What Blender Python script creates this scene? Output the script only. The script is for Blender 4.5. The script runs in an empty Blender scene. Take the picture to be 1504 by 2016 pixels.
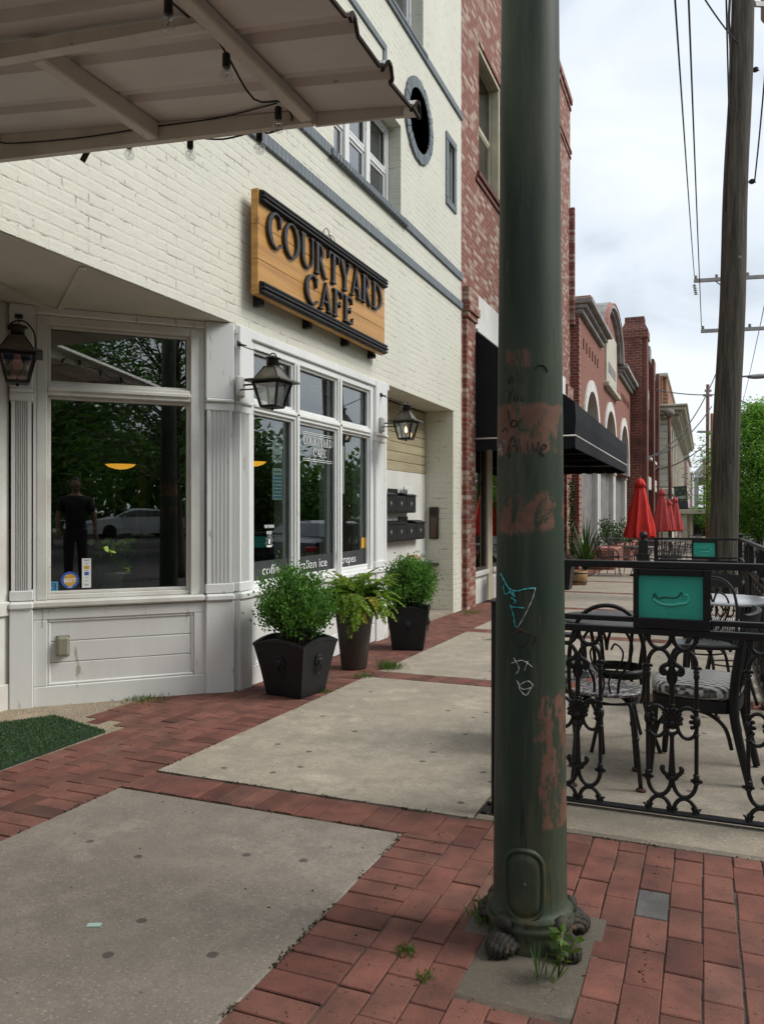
import bpy, bmesh, math, random
import numpy as np
from mathutils import Vector, Matrix
R = math.radians
random.seed(7)
rng = np.random.default_rng(7)
sc = bpy.context.scene
COL = sc.collection

# ---------------------------------------------------------------- camera, world, sun, exposure
FPX, CXP, HOR = 1560.0, 752.0, 1005.0          # survey of the photograph: focal length and horizon in its pixels
YAW, EYE, SLOPE = R(22.09), 1.28, 0.0166
cam = bpy.data.cameras.new("camera")
cam.sensor_fit = 'VERTICAL'; cam.sensor_height = 24.0; cam.lens = FPX / 2016 * 24.0
cam.shift_y = -3.0 / 2016; cam.clip_end = 2000; cam.clip_start = 0.05
camo = bpy.data.objects.new("camera", cam); COL.objects.link(camo)
camo.location = (0, 0, EYE); camo.rotation_euler = (R(90), 0, YAW)
sc.camera = camo

SUN_EL, SUN_AZ = R(42), R(72)                   # azimuth measured clockwise from +Y (street direction)
w = bpy.data.worlds.new("World"); sc.world = w; w.use_nodes = True
nt = w.node_tree; nt.nodes.clear()
def N(t, kind, **kw):
    n = t.nodes.new(kind)
    for k, v in kw.items():
        if k in n.inputs.keys(): n.inputs[k].default_value = v
        else: setattr(n, k, v)
    return n
L = lambda t, a, b: t.links.new(a, b)
sky = N(nt, 'ShaderNodeTexSky', sky_type='NISHITA', sun_disc=False, sun_elevation=SUN_EL, sun_rotation=SUN_AZ, air_density=1.0, dust_density=2.0)
mul = N(nt, 'ShaderNodeMix', data_type='RGBA', blend_type='MULTIPLY'); mul.inputs[0].default_value = 1.0
mul.inputs[7].default_value = (.10, .10, .10, 1)
L(nt, sky.outputs[0], mul.inputs[6])
tc = N(nt, 'ShaderNodeTexCoord')
mp = N(nt, 'ShaderNodeMapping'); mp.inputs['Scale'].default_value = (1.0, 1.0, 1.7); mp.inputs['Location'].default_value = (.7, .35, .1)
L(nt, tc.outputs['Generated'], mp.inputs['Vector'])
n1 = N(nt, 'ShaderNodeTexNoise', Scale=3.4, Detail=5.0, Roughness=.48, Distortion=.6)
L(nt, mp.outputs[0], n1.inputs['Vector'])
cr = N(nt, 'ShaderNodeValToRGB')
e = cr.color_ramp.elements
e[0].position, e[0].color = .34, (.56, .63, .71, 1)
e[1].position, e[1].color = .60, (.89, .935, .98, 1)
e2 = cr.color_ramp.elements.new(.46); e2.color = (.76, .825, .895, 1)
L(nt, n1.outputs[0], cr.inputs[0])
mx = N(nt, 'ShaderNodeMix', data_type='RGBA'); mx.inputs[0].default_value = .90
L(nt, mul.outputs[2], mx.inputs[6]); L(nt, cr.outputs[0], mx.inputs[7])
bg = N(nt, 'ShaderNodeBackground', Strength=1.0)
out = N(nt, 'ShaderNodeOutputWorld')
L(nt, mx.outputs[2], bg.inputs[0]); L(nt, bg.outputs[0], out.inputs[0])

sun = bpy.data.lights.new("sun", 'SUN'); sun.energy = 2.3; sun.angle = R(25); sun.color = (1, .955, .89)
suno = bpy.data.objects.new("sun", sun); COL.objects.link(suno)
sd = Vector((math.sin(SUN_AZ) * math.cos(SUN_EL), math.cos(SUN_AZ) * math.cos(SUN_EL), math.sin(SUN_EL)))
suno.rotation_euler = (-sd).to_track_quat('-Z', 'Y').to_euler(); suno.location = (30, 10, 40)

sc.view_settings.view_transform = 'Standard'; sc.view_settings.look = 'None'
sc.view_settings.exposure = 0.22; sc.view_settings.gamma = 1.0
sc.render.engine = 'CYCLES'
sc.cycles.use_denoising = True
sc.cycles.max_bounces = 8; sc.cycles.transparent_max_bounces = 16; sc.cycles.diffuse_bounces = 4
sc.cycles.sample_clamp_indirect = 4.0; sc.cycles.caustics_reflective = False; sc.cycles.caustics_refractive = False

# ---------------------------------------------------------------- survey helpers (photo pixel -> point on a real plane of the place)
_c, _s = math.cos(YAW), math.sin(YAW)
def ray(x, y):
    u = (x - CXP) / FPX; v = -(y - HOR) / FPX
    return (_c * u - _s, _s * u + _c, v)
def gz(Y): return -SLOPE * max(-4.0, min(80.0, Y))
def G(x, y, dz=0.0):
    a = ray(x, y); t = (dz - EYE) / (a[2] + SLOPE * a[1]); return Vector((t * a[0], t * a[1], EYE + t * a[2]))
def FX(x, y, X):
    a = ray(x, y); t = X / a[0]; return Vector((X, t * a[1], EYE + t * a[2]))
def FY(x, y, Y):
    a = ray(x, y); t = Y / a[1]; return Vector((t * a[0], Y, EYE + t * a[2]))
def FD(x, y, d):
    a = ray(x, y); return Vector((d * a[0], d * a[1], EYE + d * a[2]))

# ---------------------------------------------------------------- materials
MATS = {}
def _base(name):
    m = bpy.data.materials.new(name); m.use_nodes = True
    t = m.node_tree; b = t.nodes['Principled BSDF']; return m, t, b
def rgba(c): return (c[0], c[1], c[2], 1)
def mixc(t, fac, a, b, blend='MIX'):
    n = t.nodes.new('ShaderNodeMix'); n.data_type = 'RGBA'; n.blend_type = blend
    for sock, v in ((n.inputs[0], fac), (n.inputs[6], a), (n.inputs[7], b)):
        if isinstance(v, bpy.types.NodeSocket): t.links.new(v, sock)
        elif isinstance(v, (tuple, list)): sock.default_value = rgba(v)
        else: sock.default_value = v
    return n.outputs[2]
def noise(t, vec, scale, detail=6, rough=.55, dist=0.0):
    n = t.nodes.new('ShaderNodeTexNoise'); n.inputs['Scale'].default_value = scale; n.inputs['Detail'].default_value = detail
    n.inputs['Roughness'].default_value = rough; n.inputs['Distortion'].default_value = dist
    if vec is not None: t.links.new(vec, n.inputs['Vector'])
    return n.outputs[0]
def ramp(t, fac, a, b):
    n = t.nodes.new('ShaderNodeMapRange'); n.inputs[1].default_value = a; n.inputs[2].default_value = b
    t.links.new(fac, n.inputs[0]); return n.outputs[0]
def objvec(t, order=None, scale=None, geo=False):
    tc = t.nodes.new('ShaderNodeNewGeometry' if geo else 'ShaderNodeTexCoord')
    v = tc.outputs['Position'] if geo else tc.outputs['Object']
    if order:
        s = t.nodes.new('ShaderNodeSeparateXYZ'); t.links.new(v, s.inputs[0])
        c = t.nodes.new('ShaderNodeCombineXYZ')
        for i, o in enumerate(order):
            if o in 'XYZ': t.links.new(s.outputs['XYZ'.index(o)], c.inputs[i])
        v = c.outputs[0]
    if scale:
        m = t.nodes.new('ShaderNodeMapping'); m.inputs['Scale'].default_value = scale; t.links.new(v, m.inputs[0]); v = m.outputs[0]
    return v
def bumpn(t, b, h, strength, dist=.01):
    n = t.nodes.new('ShaderNodeBump'); n.inputs['Strength'].default_value = strength; n.inputs['Distance'].default_value = dist
    t.links.new(h, n.inputs['Height']); t.links.new(n.outputs[0], b.inputs['Normal'])
def mat(name, col, col2=None, rough=.6, metal=0.0, scale=6, bump=0.0, bscale=60, stretch=None, lo=.35, hi=.65, spots=None, spscale=25, splo=.68, attr=None, spec=.5, coat=0, rvar=.12):
    if name in MATS: return MATS[name]
    m, t, b = _base(name)
    v = objvec(t, scale=stretch)
    col2 = col2 or tuple(c * .75 for c in col)
    f = ramp(t, noise(t, v, scale, 8), lo, hi)
    c = mixc(t, f, col2, col)
    if attr:
        a = t.nodes.new('ShaderNodeAttribute'); a.attribute_name = attr
        c = mixc(t, 1.0, c, a.outputs['Color'], 'MULTIPLY')
    if spots:
        f2 = ramp(t, noise(t, v, spscale, 4, .6), splo, splo + .05)
        c = mixc(t, f2, c, spots)
    t.links.new(c, b.inputs['Base Color'])
    rr = t.nodes.new('ShaderNodeMapRange'); rr.inputs[3].default_value = max(.02, rough - rvar); rr.inputs[4].default_value = min(1, rough + rvar)
    t.links.new(noise(t, v, scale * 3, 5), rr.inputs[0]); t.links.new(rr.outputs[0], b.inputs['Roughness'])
    b.inputs['Metallic'].default_value = metal; b.inputs['Specular IOR Level'].default_value = spec
    if coat: b.inputs['Coat Weight'].default_value = coat
    if bump: bumpn(t, b, noise(t, v, bscale, 8, .6), bump)
    MATS[name] = m; return m
def emit(name, col, strength):
    m, t, b = _base(name); b.inputs['Base Color'].default_value = rgba(col)
    b.inputs['Emission Color'].default_value = rgba(col); b.inputs['Emission Strength'].default_value = strength
    MATS[name] = m; return m
def glass(name, tint=(.55, .6, .58), refl=1.0, ior=1.52, rough=0.0, wav=.0, base=.05):
    m = bpy.data.materials.new(name); m.use_nodes = True; t = m.node_tree; t.nodes.clear()
    tr = t.nodes.new('ShaderNodeBsdfTransparent'); tr.inputs[0].default_value = rgba(tint)
    gl = t.nodes.new('ShaderNodeBsdfGlossy'); gl.inputs['Roughness'].default_value = rough; gl.inputs[0].default_value = (refl, refl, refl, 1)
    fr = t.nodes.new('ShaderNodeFresnel')
    gb = t.nodes.new('ShaderNodeNewGeometry'); io = t.nodes.new('ShaderNodeMapRange'); io.inputs[3].default_value = ior; io.inputs[4].default_value = 1 / ior
    t.links.new(gb.outputs['Backfacing'], io.inputs[0]); t.links.new(io.outputs[0], fr.inputs[0])      # a pane is too thin to bend light: same reflection on both faces
    mr = t.nodes.new('ShaderNodeMapRange'); mr.inputs[3].default_value = base
    t.links.new(fr.outputs[0], mr.inputs[0])
    if wav:
        bp = t.nodes.new('ShaderNodeBump'); bp.inputs['Strength'].default_value = wav; bp.inputs['Distance'].default_value = .02
        t.links.new(noise(t, objvec(t), 1.3, 2), bp.inputs['Height']); t.links.new(bp.outputs[0], gl.inputs['Normal'])
    mx = t.nodes.new('ShaderNodeMixShader'); o = t.nodes.new('ShaderNodeOutputMaterial')
    t.links.new(mr.outputs[0], mx.inputs[0]); t.links.new(tr.outputs[0], mx.inputs[1]); t.links.new(gl.outputs[0], mx.inputs[2])
    t.links.new(mx.outputs[0], o.inputs[0]); MATS[name] = m; return m
def brickmat(name, c1, c2, mortar, order='YZ', bw=.205, rh=.072, ms=.010, bump=.6, over=None, overlo=.5, rough=.85, painted=False, wob=.004, stain=None, bias=0.0):
    m, t, b = _base(name)
    v0 = objvec(t)
    v = objvec(t, order + '0')
    nz = t.nodes.new('ShaderNodeTexNoise'); nz.inputs['Scale'].default_value = 9; nz.inputs['Detail'].default_value = 3
    t.links.new(v0, nz.inputs['Vector'])
    sub = t.nodes.new('ShaderNodeVectorMath'); sub.operation = 'MULTIPLY_ADD'
    sub.inputs[1].default_value = (wob * 2,) * 3
    t.links.new(nz.outputs['Color'], sub.inputs[0]); t.links.new(v, sub.inputs[2])
    br = t.nodes.new('ShaderNodeTexBrick'); br.offset = .5
    br.inputs['Scale'].default_value = 1; br.inputs['Brick Width'].default_value = bw; br.inputs['Row Height'].default_value = rh
    br.inputs['Mortar Size'].default_value = ms; br.inputs['Mortar Smooth'].default_value = .35; br.inputs['Bias'].default_value = bias
    br.inputs['Color1'].default_value = rgba(c1); br.inputs['Color2'].default_value = rgba(c2); br.inputs['Mortar'].default_value = rgba(mortar)
    t.links.new(sub.outputs[0], br.inputs['Vector'])
    big = noise(t, v0, 1.1, 6); mid = noise(t, v0, 14, 8, .65); fine = noise(t, v0, 70, 6, .6)
    if painted:
        c = mixc(t, ramp(t, big, .35, .7), tuple(x * .93 for x in c1), c1)
        f = ramp(t, mid, .64, .72)
        c = mixc(t, f, c, tuple(x * .80 for x in c1))
        st = ramp(t, noise(t, objvec(t, scale=(9, 9, .55)), 1.4, 7, .7), .58, .74); c = mixc(t, st, c, tuple(x * .88 for x in c1))
        chip = ramp(t, noise(t, v0, 38, 4, .6), .745, .765); c = mixc(t, chip, c, (.17, .13, .09))
        # open joints show as thin dark cracks along some of the mortar lines
        cr_ = t.nodes.new('ShaderNodeTexBrick'); cr_.offset = .5
        for k, val in (('Scale', 1), ('Brick Width', bw), ('Row Height', rh), ('Mortar Size', .0028), ('Mortar Smooth', .0)): cr_.inputs[k].default_value = val
        t.links.new(sub.outputs[0], cr_.inputs['Vector'])
        mk = t.nodes.new('ShaderNodeMath'); mk.operation = 'MULTIPLY'
        t.links.new(cr_.outputs['Fac'], mk.inputs[0]); t.links.new(ramp(t, noise(t, objvec(t, scale=(1, .7, 2.2)), 4.2, 8, .8), .535, .575), mk.inputs[1])
        c = mixc(t, mk.outputs[0], c, (.16, .155, .11))
    else:
        c = mixc(t, ramp(t, mid, .3, .75), br.outputs['Color'], tuple(x * .6 for x in c1))
        if over:
            # leftover limewash, picked brick by brick
            pk = t.nodes.new('ShaderNodeTexBrick'); pk.offset = .5
            for k, val in (('Scale', 1), ('Brick Width', bw), ('Row Height', rh), ('Mortar Size', ms), ('Mortar Smooth', .3)): pk.inputs[k].default_value = val
            pk.inputs['Color1'].default_value = (0, 0, 0, 1); pk.inputs['Color2'].default_value = (1, 1, 1, 1); pk.inputs['Mortar'].default_value = (.6, .6, .6, 1)
            t.links.new(sub.outputs[0], pk.inputs['Vector'])
            ad = t.nodes.new('ShaderNodeMath'); ad.operation = 'MULTIPLY_ADD'; ad.inputs[1].default_value = .80
            t.links.new(pk.outputs['Color'], ad.inputs[0]); t.links.new(noise(t, v0, 4.5, 8, .7), ad.inputs[2])
            c = mixc(t, ramp(t, ad.outputs[0], overlo + .36, overlo + .72), c, over)
        if stain:
            c = mixc(t, ramp(t, big, .52, .72), c, stain)
    t.links.new(c, b.inputs['Base Color']); b.inputs['Roughness'].default_value = rough
    inv = t.nodes.new('ShaderNodeMath'); inv.operation = 'MULTIPLY_ADD'; inv.inputs[1].default_value = -1.0
    if painted:                                    # thick paint has filled many of the joints
        fl = t.nodes.new('ShaderNodeMath'); fl.operation = 'MULTIPLY'
        fm = t.nodes.new('ShaderNodeMapRange'); fm.inputs[1].default_value = .38; fm.inputs[2].default_value = .66; fm.inputs[3].default_value = .05; fm.inputs[4].default_value = .42
        t.links.new(noise(t, v0, 2.1, 7, .65), fm.inputs[0]); t.links.new(br.outputs['Fac'], fl.inputs[0]); t.links.new(fm.outputs[0], fl.inputs[1]); t.links.new(fl.outputs[0], inv.inputs[0])
    else: t.links.new(br.outputs['Fac'], inv.inputs[0])
    sm = t.nodes.new('ShaderNodeMath'); sm.operation = 'MULTIPLY_ADD'; sm.inputs[1].default_value = .55
    t.links.new(mid, sm.inputs[0]); t.links.new(inv.outputs[0], sm.inputs[2])
    sm2 = t.nodes.new('ShaderNodeMath'); sm2.operation = 'MULTIPLY_ADD'; sm2.inputs[1].default_value = .25
    t.links.new(fine, sm2.inputs[0]); t.links.new(sm.outputs[0], sm2.inputs[2])
    bumpn(t, b, sm2.outputs[0], bump, .012)
    MATS[name] = m; return m
def leafmat(name, col, trans=.35, rough=.5):
    if name in MATS: return MATS[name]
    m, t, b = _base(name)
    a = t.nodes.new('ShaderNodeAttribute'); a.attribute_name = 'tint'
    c = mixc(t, 1.0, col, a.outputs['Color'], 'MULTIPLY')
    t.links.new(c, b.inputs['Base Color']); b.inputs['Roughness'].default_value = rough; b.inputs['Specular IOR Level'].default_value = .35
    tl = t.nodes.new('ShaderNodeBsdfTranslucent'); t.links.new(mixc(t, 1.0, c, (1.1, 1.25, .5), 'MULTIPLY'), tl.inputs[0])
    mx = t.nodes.new('ShaderNodeMixShader'); mx.inputs[0].default_value = trans
    o = t.nodes['Material Output']
    t.links.new(b.outputs[0], mx.inputs[1]); t.links.new(tl.outputs[0], mx.inputs[2]); t.links.new(mx.outputs[0], o.inputs[0])
    MATS[name] = m; return m

# ---------------------------------------------------------------- mesh builder
class MB:
    def __init__(s): s.v = []; s.f = []; s.c = []; s.smooth = []; s.tint = (1, 1, 1)
    def add(s, vs, fs, smooth=False):
        o = len(s.v); s.v += [tuple(p) for p in vs]
        for f in fs: s.f.append([o + i for i in f]); s.c.append(s.tint); s.smooth.append(smooth)
        return s
    def box(s, lo, hi, M=None):
        x0, y0, z0 = lo; x1, y1, z1 = hi
        vs = [(x0, y0, z0), (x1, y0, z0), (x1, y1, z0), (x0, y1, z0), (x0, y0, z1), (x1, y0, z1), (x1, y1, z1), (x0, y1, z1)]
        if M is not None: vs = [M @ Vector(p) for p in vs]
        return s.add(vs, [(3, 2, 1, 0), (4, 5, 6, 7), (0, 1, 5, 4), (1, 2, 6, 5), (2, 3, 7, 6), (3, 0, 4, 7)])
    def bbox(s, lo, hi, b=.005, M=None):
        """box with chamfered edges"""
        x0, y0, z0 = lo; x1, y1, z1 = hi
        vs = []
        for sx in (0, 1):
            for sy in (0, 1):
                for sz in (0, 1):
                    X, Y, Z = (x1 if sx else x0), (y1 if sy else y0), (z1 if sz else z0)
                    dx, dy, dz = (-b if sx else b), (-b if sy else b), (-b if sz else b)
                    vs += [(X, Y + dy, Z + dz), (X + dx, Y, Z + dz), (X + dx, Y + dy, Z)]
        if M is not None: vs = [M @ Vector(p) for p in vs]
        I = lambda a, b_, c_, k: (a * 4 + b_ * 2 + c_) * 3 + k
        fs = []
        for a in (0, 1):
            q = [I(a, 0, 0, 0), I(a, 1, 0, 0), I(a, 1, 1, 0), I(a, 0, 1, 0)]; fs.append(q if a else q[::-1])
            q = [I(0, a, 0, 1), I(0, a, 1, 1), I(1, a, 1, 1), I(1, a, 0, 1)]; fs.append(q if a else q[::-1])
            q = [I(0, 0, a, 2), I(1, 0, a, 2), I(1, 1, a, 2), I(0, 1, a, 2)]; fs.append(q if a else q[::-1])
        for a in (0, 1):
            for b2 in (0, 1):
                q = [I(a, b2, 0, 0), I(a, b2, 1, 0), I(a, b2, 1, 1), I(a, b2, 0, 1)]; fs.append(q if a == b2 else q[::-1])
                q = [I(a, 0, b2, 0), I(a, 0, b2, 2), I(a, 1, b2, 2), I(a, 1, b2, 0)]; fs.append(q if a == b2 else q[::-1])
                q = [I(0, a, b2, 1), I(1, a, b2, 1), I(1, a, b2, 2), I(0, a, b2, 2)]; fs.append(q if a == b2 else q[::-1])
                for c2 in (0, 1):
                    q = [I(a, b2, c2, 0), I(a, b2, c2, 1), I(a, b2, c2, 2)]; fs.append(q if (a + b2 + c2) % 2 else q[::-1])
        return s.add(vs, fs)
    def prism(s, poly, lo, hi, axis='z'):
        """simple polygon (list of 2D), extruded from lo to hi along axis"""
        n = len(poly)
        def P(p, h): return {'x': (h, p[0], p[1]), 'y': (p[0], h, p[1]), 'z': (p[0], p[1], h)}[axis]
        vs = [P(p, lo) for p in poly] + [P(p, hi) for p in poly]
        fs = [list(range(n))[::-1], list(range(n, 2 * n))] + [(i, (i + 1) % n, n + (i + 1) % n, n + i) for i in range(n)]
        return s.add(vs, fs)
    def sweep(s, rings, closed=False, caps=True, smooth=True):
        """rings: list of equal-length point loops"""
        n = len(rings[0]); vs = [p for r in rings for p in r]; fs = []
        m = len(rings)
        for i in range(m if closed else m - 1):
            a, b = i * n, ((i + 1) % m) * n
            for j in range(n): fs.append((a + j, a + (j + 1) % n, b + (j + 1) % n, b + j))
        if caps and not closed: fs += [list(range(n))[::-1], [(m - 1) * n + j for j in range(n)]]
        return s.add(vs, fs, smooth)
    def tube(s, path, r, n=8, closed=False, smooth=True, flat=1.0, curve=None):
        P = [Vector(p) for p in path]; m = len(P)
        rr = r if isinstance(r, (list, tuple)) else [r] * m
        if curve is None: curve = n >= 6 and not closed and 3 <= m <= 24
        if curve:                                  # ease the path through its points
            Q, q = [], []
            for i in range(m - 1):
                a, b, c, d = P[max(i - 1, 0)], P[i], P[i + 1], P[min(i + 2, m - 1)]
                for k in range(4):
                    u = k / 4; Q.append(.5 * ((2 * b) + (c - a) * u + (2 * a - 5 * b + 4 * c - d) * u * u + (3 * b - a - 3 * c + d) * u ** 3)); q.append(rr[i] + (rr[i + 1] - rr[i]) * u)
            P, rr = Q + [P[-1]], q + [rr[-1]]; m = len(P)
        rings = []; up = None
        for i in range(m):
            if closed: d = P[(i + 1) % m] - P[i - 1]
            else: d = P[min(i + 1, m - 1)] - P[max(i - 1, 0)]
            if d.length < 1e-9: d = Vector((0, 0, 1))
            d.normalize()
            if up is None:
                up = Vector((0, 0, 1)) if abs(d.z) < .9 else Vector((1, 0, 0))
            a = d.cross(up)
            if a.length < 1e-6: a = d.orthogonal()
            a.normalize(); b = a.cross(d); up = b
            rings.append([P[i] + (a * math.cos(2 * math.pi * k / n) + b * math.sin(2 * math.pi * k / n) * flat) * rr[i] for k in range(n)])
        return s.sweep(rings, closed=closed, smooth=smooth)
    def bar(s, a, b, wd, ht, up=(0, 0, 1)):
        a, b = Vector(a), Vector(b); d = (b - a).normalized(); u = Vector(up)
        x = d.cross(u).normalized(); y = x.cross(d)
        r = lambda p: [p + x * sx * wd / 2 + y * sy * ht / 2 for sx, sy in ((-1, -1), (1, -1), (1, 1), (-1, 1))]
        return s.sweep([r(a), r(b)], smooth=False)
    def lathe(s, prof, c=(0, 0, 0), n=24, smooth=True, M=None):
        """prof: list of (r, z)"""
        rings = []
        for r, z in prof:
            ring = [Vector((r * math.cos(2 * math.pi * k / n), r * math.sin(2 * math.pi * k / n), z)) for k in range(n)]
            if M is not None: ring = [M @ p for p in ring]
            rings.append([p + Vector(c) for p in ring])
        return s.sweep(rings, smooth=smooth)
    def ball(s, c, r, n=10, sc_=(1, 1, 1), M=None):
        k = max(4, n // 2); rings = []
        for i in range(k + 1):
            a = math.pi * i / k; rr = max(1e-4, math.sin(a)) * r; z = -math.cos(a) * r
            ring = [Vector((rr * math.cos(2 * math.pi * j / n) * sc_[0], rr * math.sin(2 * math.pi * j / n) * sc_[1], z * sc_[2])) for j in range(n)]
            if M is not None: ring = [M @ p for p in ring]
            rings.append([p + Vector(c) for p in ring])
        return s.sweep(rings)
    def quad(s, *p): return s.add(p, [tuple(range(len(p)))])
    def build(s, name, m, parent=None, tint=False, recalc=True):
        me = bpy.data.meshes.new(name)
        off = Vector((0, 0, 0))
        if parent is not None:
            q = parent
            while q is not None: off += q.location; q = q.parent
        vs = [(p[0] - off.x, p[1] - off.y, p[2] - off.z) for p in s.v] if off.length else s.v
        me.from_pydata(vs, [], s.f)
        me.polygons.foreach_set('use_smooth', s.smooth)
        if tint:
            at = me.attributes.new('tint', 'FLOAT_COLOR', 'FACE')
            at.data.foreach_set('color', np.array([(*c, 1) for c in s.c], np.float32).ravel())
        me.update()
        if recalc:
            bm = bmesh.new(); bm.from_mesh(me); bmesh.ops.recalc_face_normals(bm, faces=bm.faces); bm.to_mesh(me); bm.free()
        o = bpy.data.objects.new(name, me); COL.objects.link(o)
        if m: me.materials.append(m)
        if parent is not None: o.parent = parent
        return o
def tag(o, label=None, cat=None, group=None, kind=None):
    if label: o['label'] = label
    if cat: o['category'] = cat
    if group: o['group'] = group
    if kind: o['kind'] = kind
    return o
def thing(name, label, cat, loc=(0, 0, 0), group=None):
    o = bpy.data.objects.new(name, None); o.empty_display_size = .2; COL.objects.link(o); o.location = loc
    return tag(o, label, cat, group)
def structure(o): o['kind'] = 'structure'; return o
def copy_tree(o, parent=None):
    c = o.copy(); COL.objects.link(c)
    if parent is not None: c.parent = parent
    for ch in list(o.children): copy_tree(ch, c)
    return c
def leaves(name, pts, dirs, length, width, m, parent, tints, off=None, fold=.25, droop=0.0):
    """one mesh of small folded leaves: pts, dirs (n,3)"""
    n = len(pts); pts = np.asarray(pts, float); d = np.asarray(dirs, float)
    d /= np.linalg.norm(d, axis=1)[:, None] + 1e-9
    rnd = rng.normal(size=(n, 3)); a = np.cross(d, rnd); a /= np.linalg.norm(a, axis=1)[:, None] + 1e-9
    b = np.cross(d, a)
    ln = np.asarray(length) * np.ones(n); wd = np.asarray(width) * np.ones(n)
    base = pts; tip = pts + d * ln[:, None]; mid = pts + d * (ln * .48)[:, None] - b * (wd * fold)[:, None]
    l = mid + a * (wd * .5)[:, None] + b * (wd * fold)[:, None]; r = mid - a * (wd * .5)[:, None] + b * (wd * fold)[:, None]
    V = np.stack([base, r, tip, l], 1).reshape(-1, 3)
    if parent is not None:
        q = parent; o_ = Vector((0, 0, 0))
        while q is not None: o_ += q.location; q = q.parent
        V = V - np.array(o_)
    me = bpy.data.meshes.new(name)
    me.vertices.add(4 * n); me.vertices.foreach_set('co', V.astype(np.float32).ravel())
    me.loops.add(4 * n); me.loops.foreach_set('vertex_index', np.arange(4 * n, dtype=np.int32))
    me.polygons.add(n); me.polygons.foreach_set('loop_start', np.arange(0, 4 * n, 4, dtype=np.int32))
    try: me.polygons.foreach_set('loop_total', np.full(n, 4, np.int32))
    except Exception: pass
    at = me.attributes.new('tint', 'FLOAT_COLOR', 'FACE')
    at.data.foreach_set('color', np.concatenate([np.asarray(tints, np.float32), np.ones((n, 1), np.float32)], 1).ravel())
    me.update(); me.validate(); me.materials.append(m)
    o = bpy.data.objects.new(name, me); COL.objects.link(o)
    if parent is not None: o.parent = parent
    return o
def arc(cx, cy, r, a0, a1, n=10, ry=None):
    return [(cx + r * math.cos(R(a0 + (a1 - a0) * i / n)), cy + (ry or r) * math.sin(R(a0 + (a1 - a0) * i / n))) for i in range(n + 1)]
# ================================================================ THE SETTING: ground, road, pavement
XF = -3.3                                        # the cafe's street face
KERB = 1.0
asphalt = mat('asphalt', (.075, .073, .070), (.045, .045, .045), .9, scale=1.5, bump=.5, bscale=160, spots=(.11, .11, .105), spscale=90, splo=.6)
earth = mat('sand_bed', (.125, .095, .07), (.05, .04, .03), .95, scale=12, bump=.5, bscale=120)

def concrete(name, a, b_, gum=True, pebble=False):
    m, t, b = _base(name); v = objvec(t)
    c = mixc(t, ramp(t, noise(t, v, .9, 8, .6), .32, .68), b_, a)
    c = mixc(t, ramp(t, noise(t, v, 7, 9, .7), .42, .74), c, tuple(x * .55 for x in a)); c = mixc(t, ramp(t, noise(t, v, 34, 6, .7), .50, .78), c, tuple(x * .62 for x in a)); c = mixc(t, ramp(t, noise(t, v, 2.4, 7, .7), .56, .74), c, tuple(min(1, x * 1.22) for x in a))
    c = mixc(t, ramp(t, noise(t, v, 95, 4, .7), .57, .70), c, tuple(min(1, x * 1.35) for x in a)); c = mixc(t, ramp(t, noise(t, v, 62, 5, .7), .54, .68), c, tuple(x * .60 for x in a))
    c = mixc(t, ramp(t, noise(t, v, 120, 4, .7), .58, .68), c, tuple(x * .42 for x in a))
    c = mixc(t, ramp(t, noise(t, v, 1.7, 8, .75, .8), .54, .66), c, tuple(x * .66 for x in a))
    if gum:
        vo = t.nodes.new('ShaderNodeTexVoronoi'); vo.voronoi_dimensions = '2D'; vo.inputs['Scale'].default_value = 3.1; t.links.new(v, vo.inputs['Vector'])
        wob = t.nodes.new('ShaderNodeMath'); wob.operation = 'MULTIPLY_ADD'; wob.inputs[1].default_value = .06
        t.links.new(noise(t, v, 30, 2), wob.inputs[0]); t.links.new(vo.outputs['Distance'], wob.inputs[2])
        near = ramp(t, wob.outputs[0], .092, .076)
        sp = t.nodes.new('ShaderNodeSeparateColor'); t.links.new(vo.outputs['Color'], sp.inputs[0])
        pick = t.nodes.new('ShaderNodeMath'); pick.operation = 'GREATER_THAN'; pick.inputs[1].default_value = .62; t.links.new(sp.outputs[0], pick.inputs[0])
        mm = t.nodes.new('ShaderNodeMath'); mm.operation = 'MULTIPLY'; t.links.new(near, mm.inputs[0]); t.links.new(pick.outputs[0], mm.inputs[1])
        m2 = t.nodes.new('ShaderNodeMath'); m2.operation = 'MULTIPLY'; m2.inputs[1].default_value = .75; t.links.new(mm.outputs[0], m2.inputs[0])
        c = mixc(t, m2.outputs[0], c, (.05, .045, .04))
    if pebble:
        vo = t.nodes.new('ShaderNodeTexVoronoi'); vo.inputs['Scale'].default_value = 70; t.links.new(v, vo.inputs['Vector'])
        c = mixc(t, .16, c, vo.outputs['Color'], 'OVERLAY'); bumpn(t, b, vo.outputs['Distance'], .8, .01)
        t.links.new(c, b.inputs['Base Color'])
    else:
        t.links.new(c, b.inputs['Base Color'])
        bumpn(t, b, noise(t, v, 190, 6, .65), .35, .006)
    b.inputs['Roughness'].default_value = .85; b.inputs['Specular IOR Level'].default_value = .35
    MATS[name] = m; return m
conc_near = concrete('concrete_near', (.305, .266, .222), (.208, .180, .148))  # darker concrete tone for the near slabs
conc = concrete('concrete_pale', (.44, .385, .310), (.32, .275, .215))
conc_kerb = concrete('concrete_kerb', (.40, .345, .27), (.27, .23, .175), gum=False)
aggregate = concrete('exposed_aggregate', (.42, .35, .25), (.30, .25, .18), gum=False, pebble=True)
paver = mat('paving_brick', (.218, .090, .066), (.125, .057, .045), .85, scale=7, bump=.35, bscale=150, attr='tint', spots=(.05, .035, .03), spscale=75, splo=.63, spec=.3)

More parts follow.
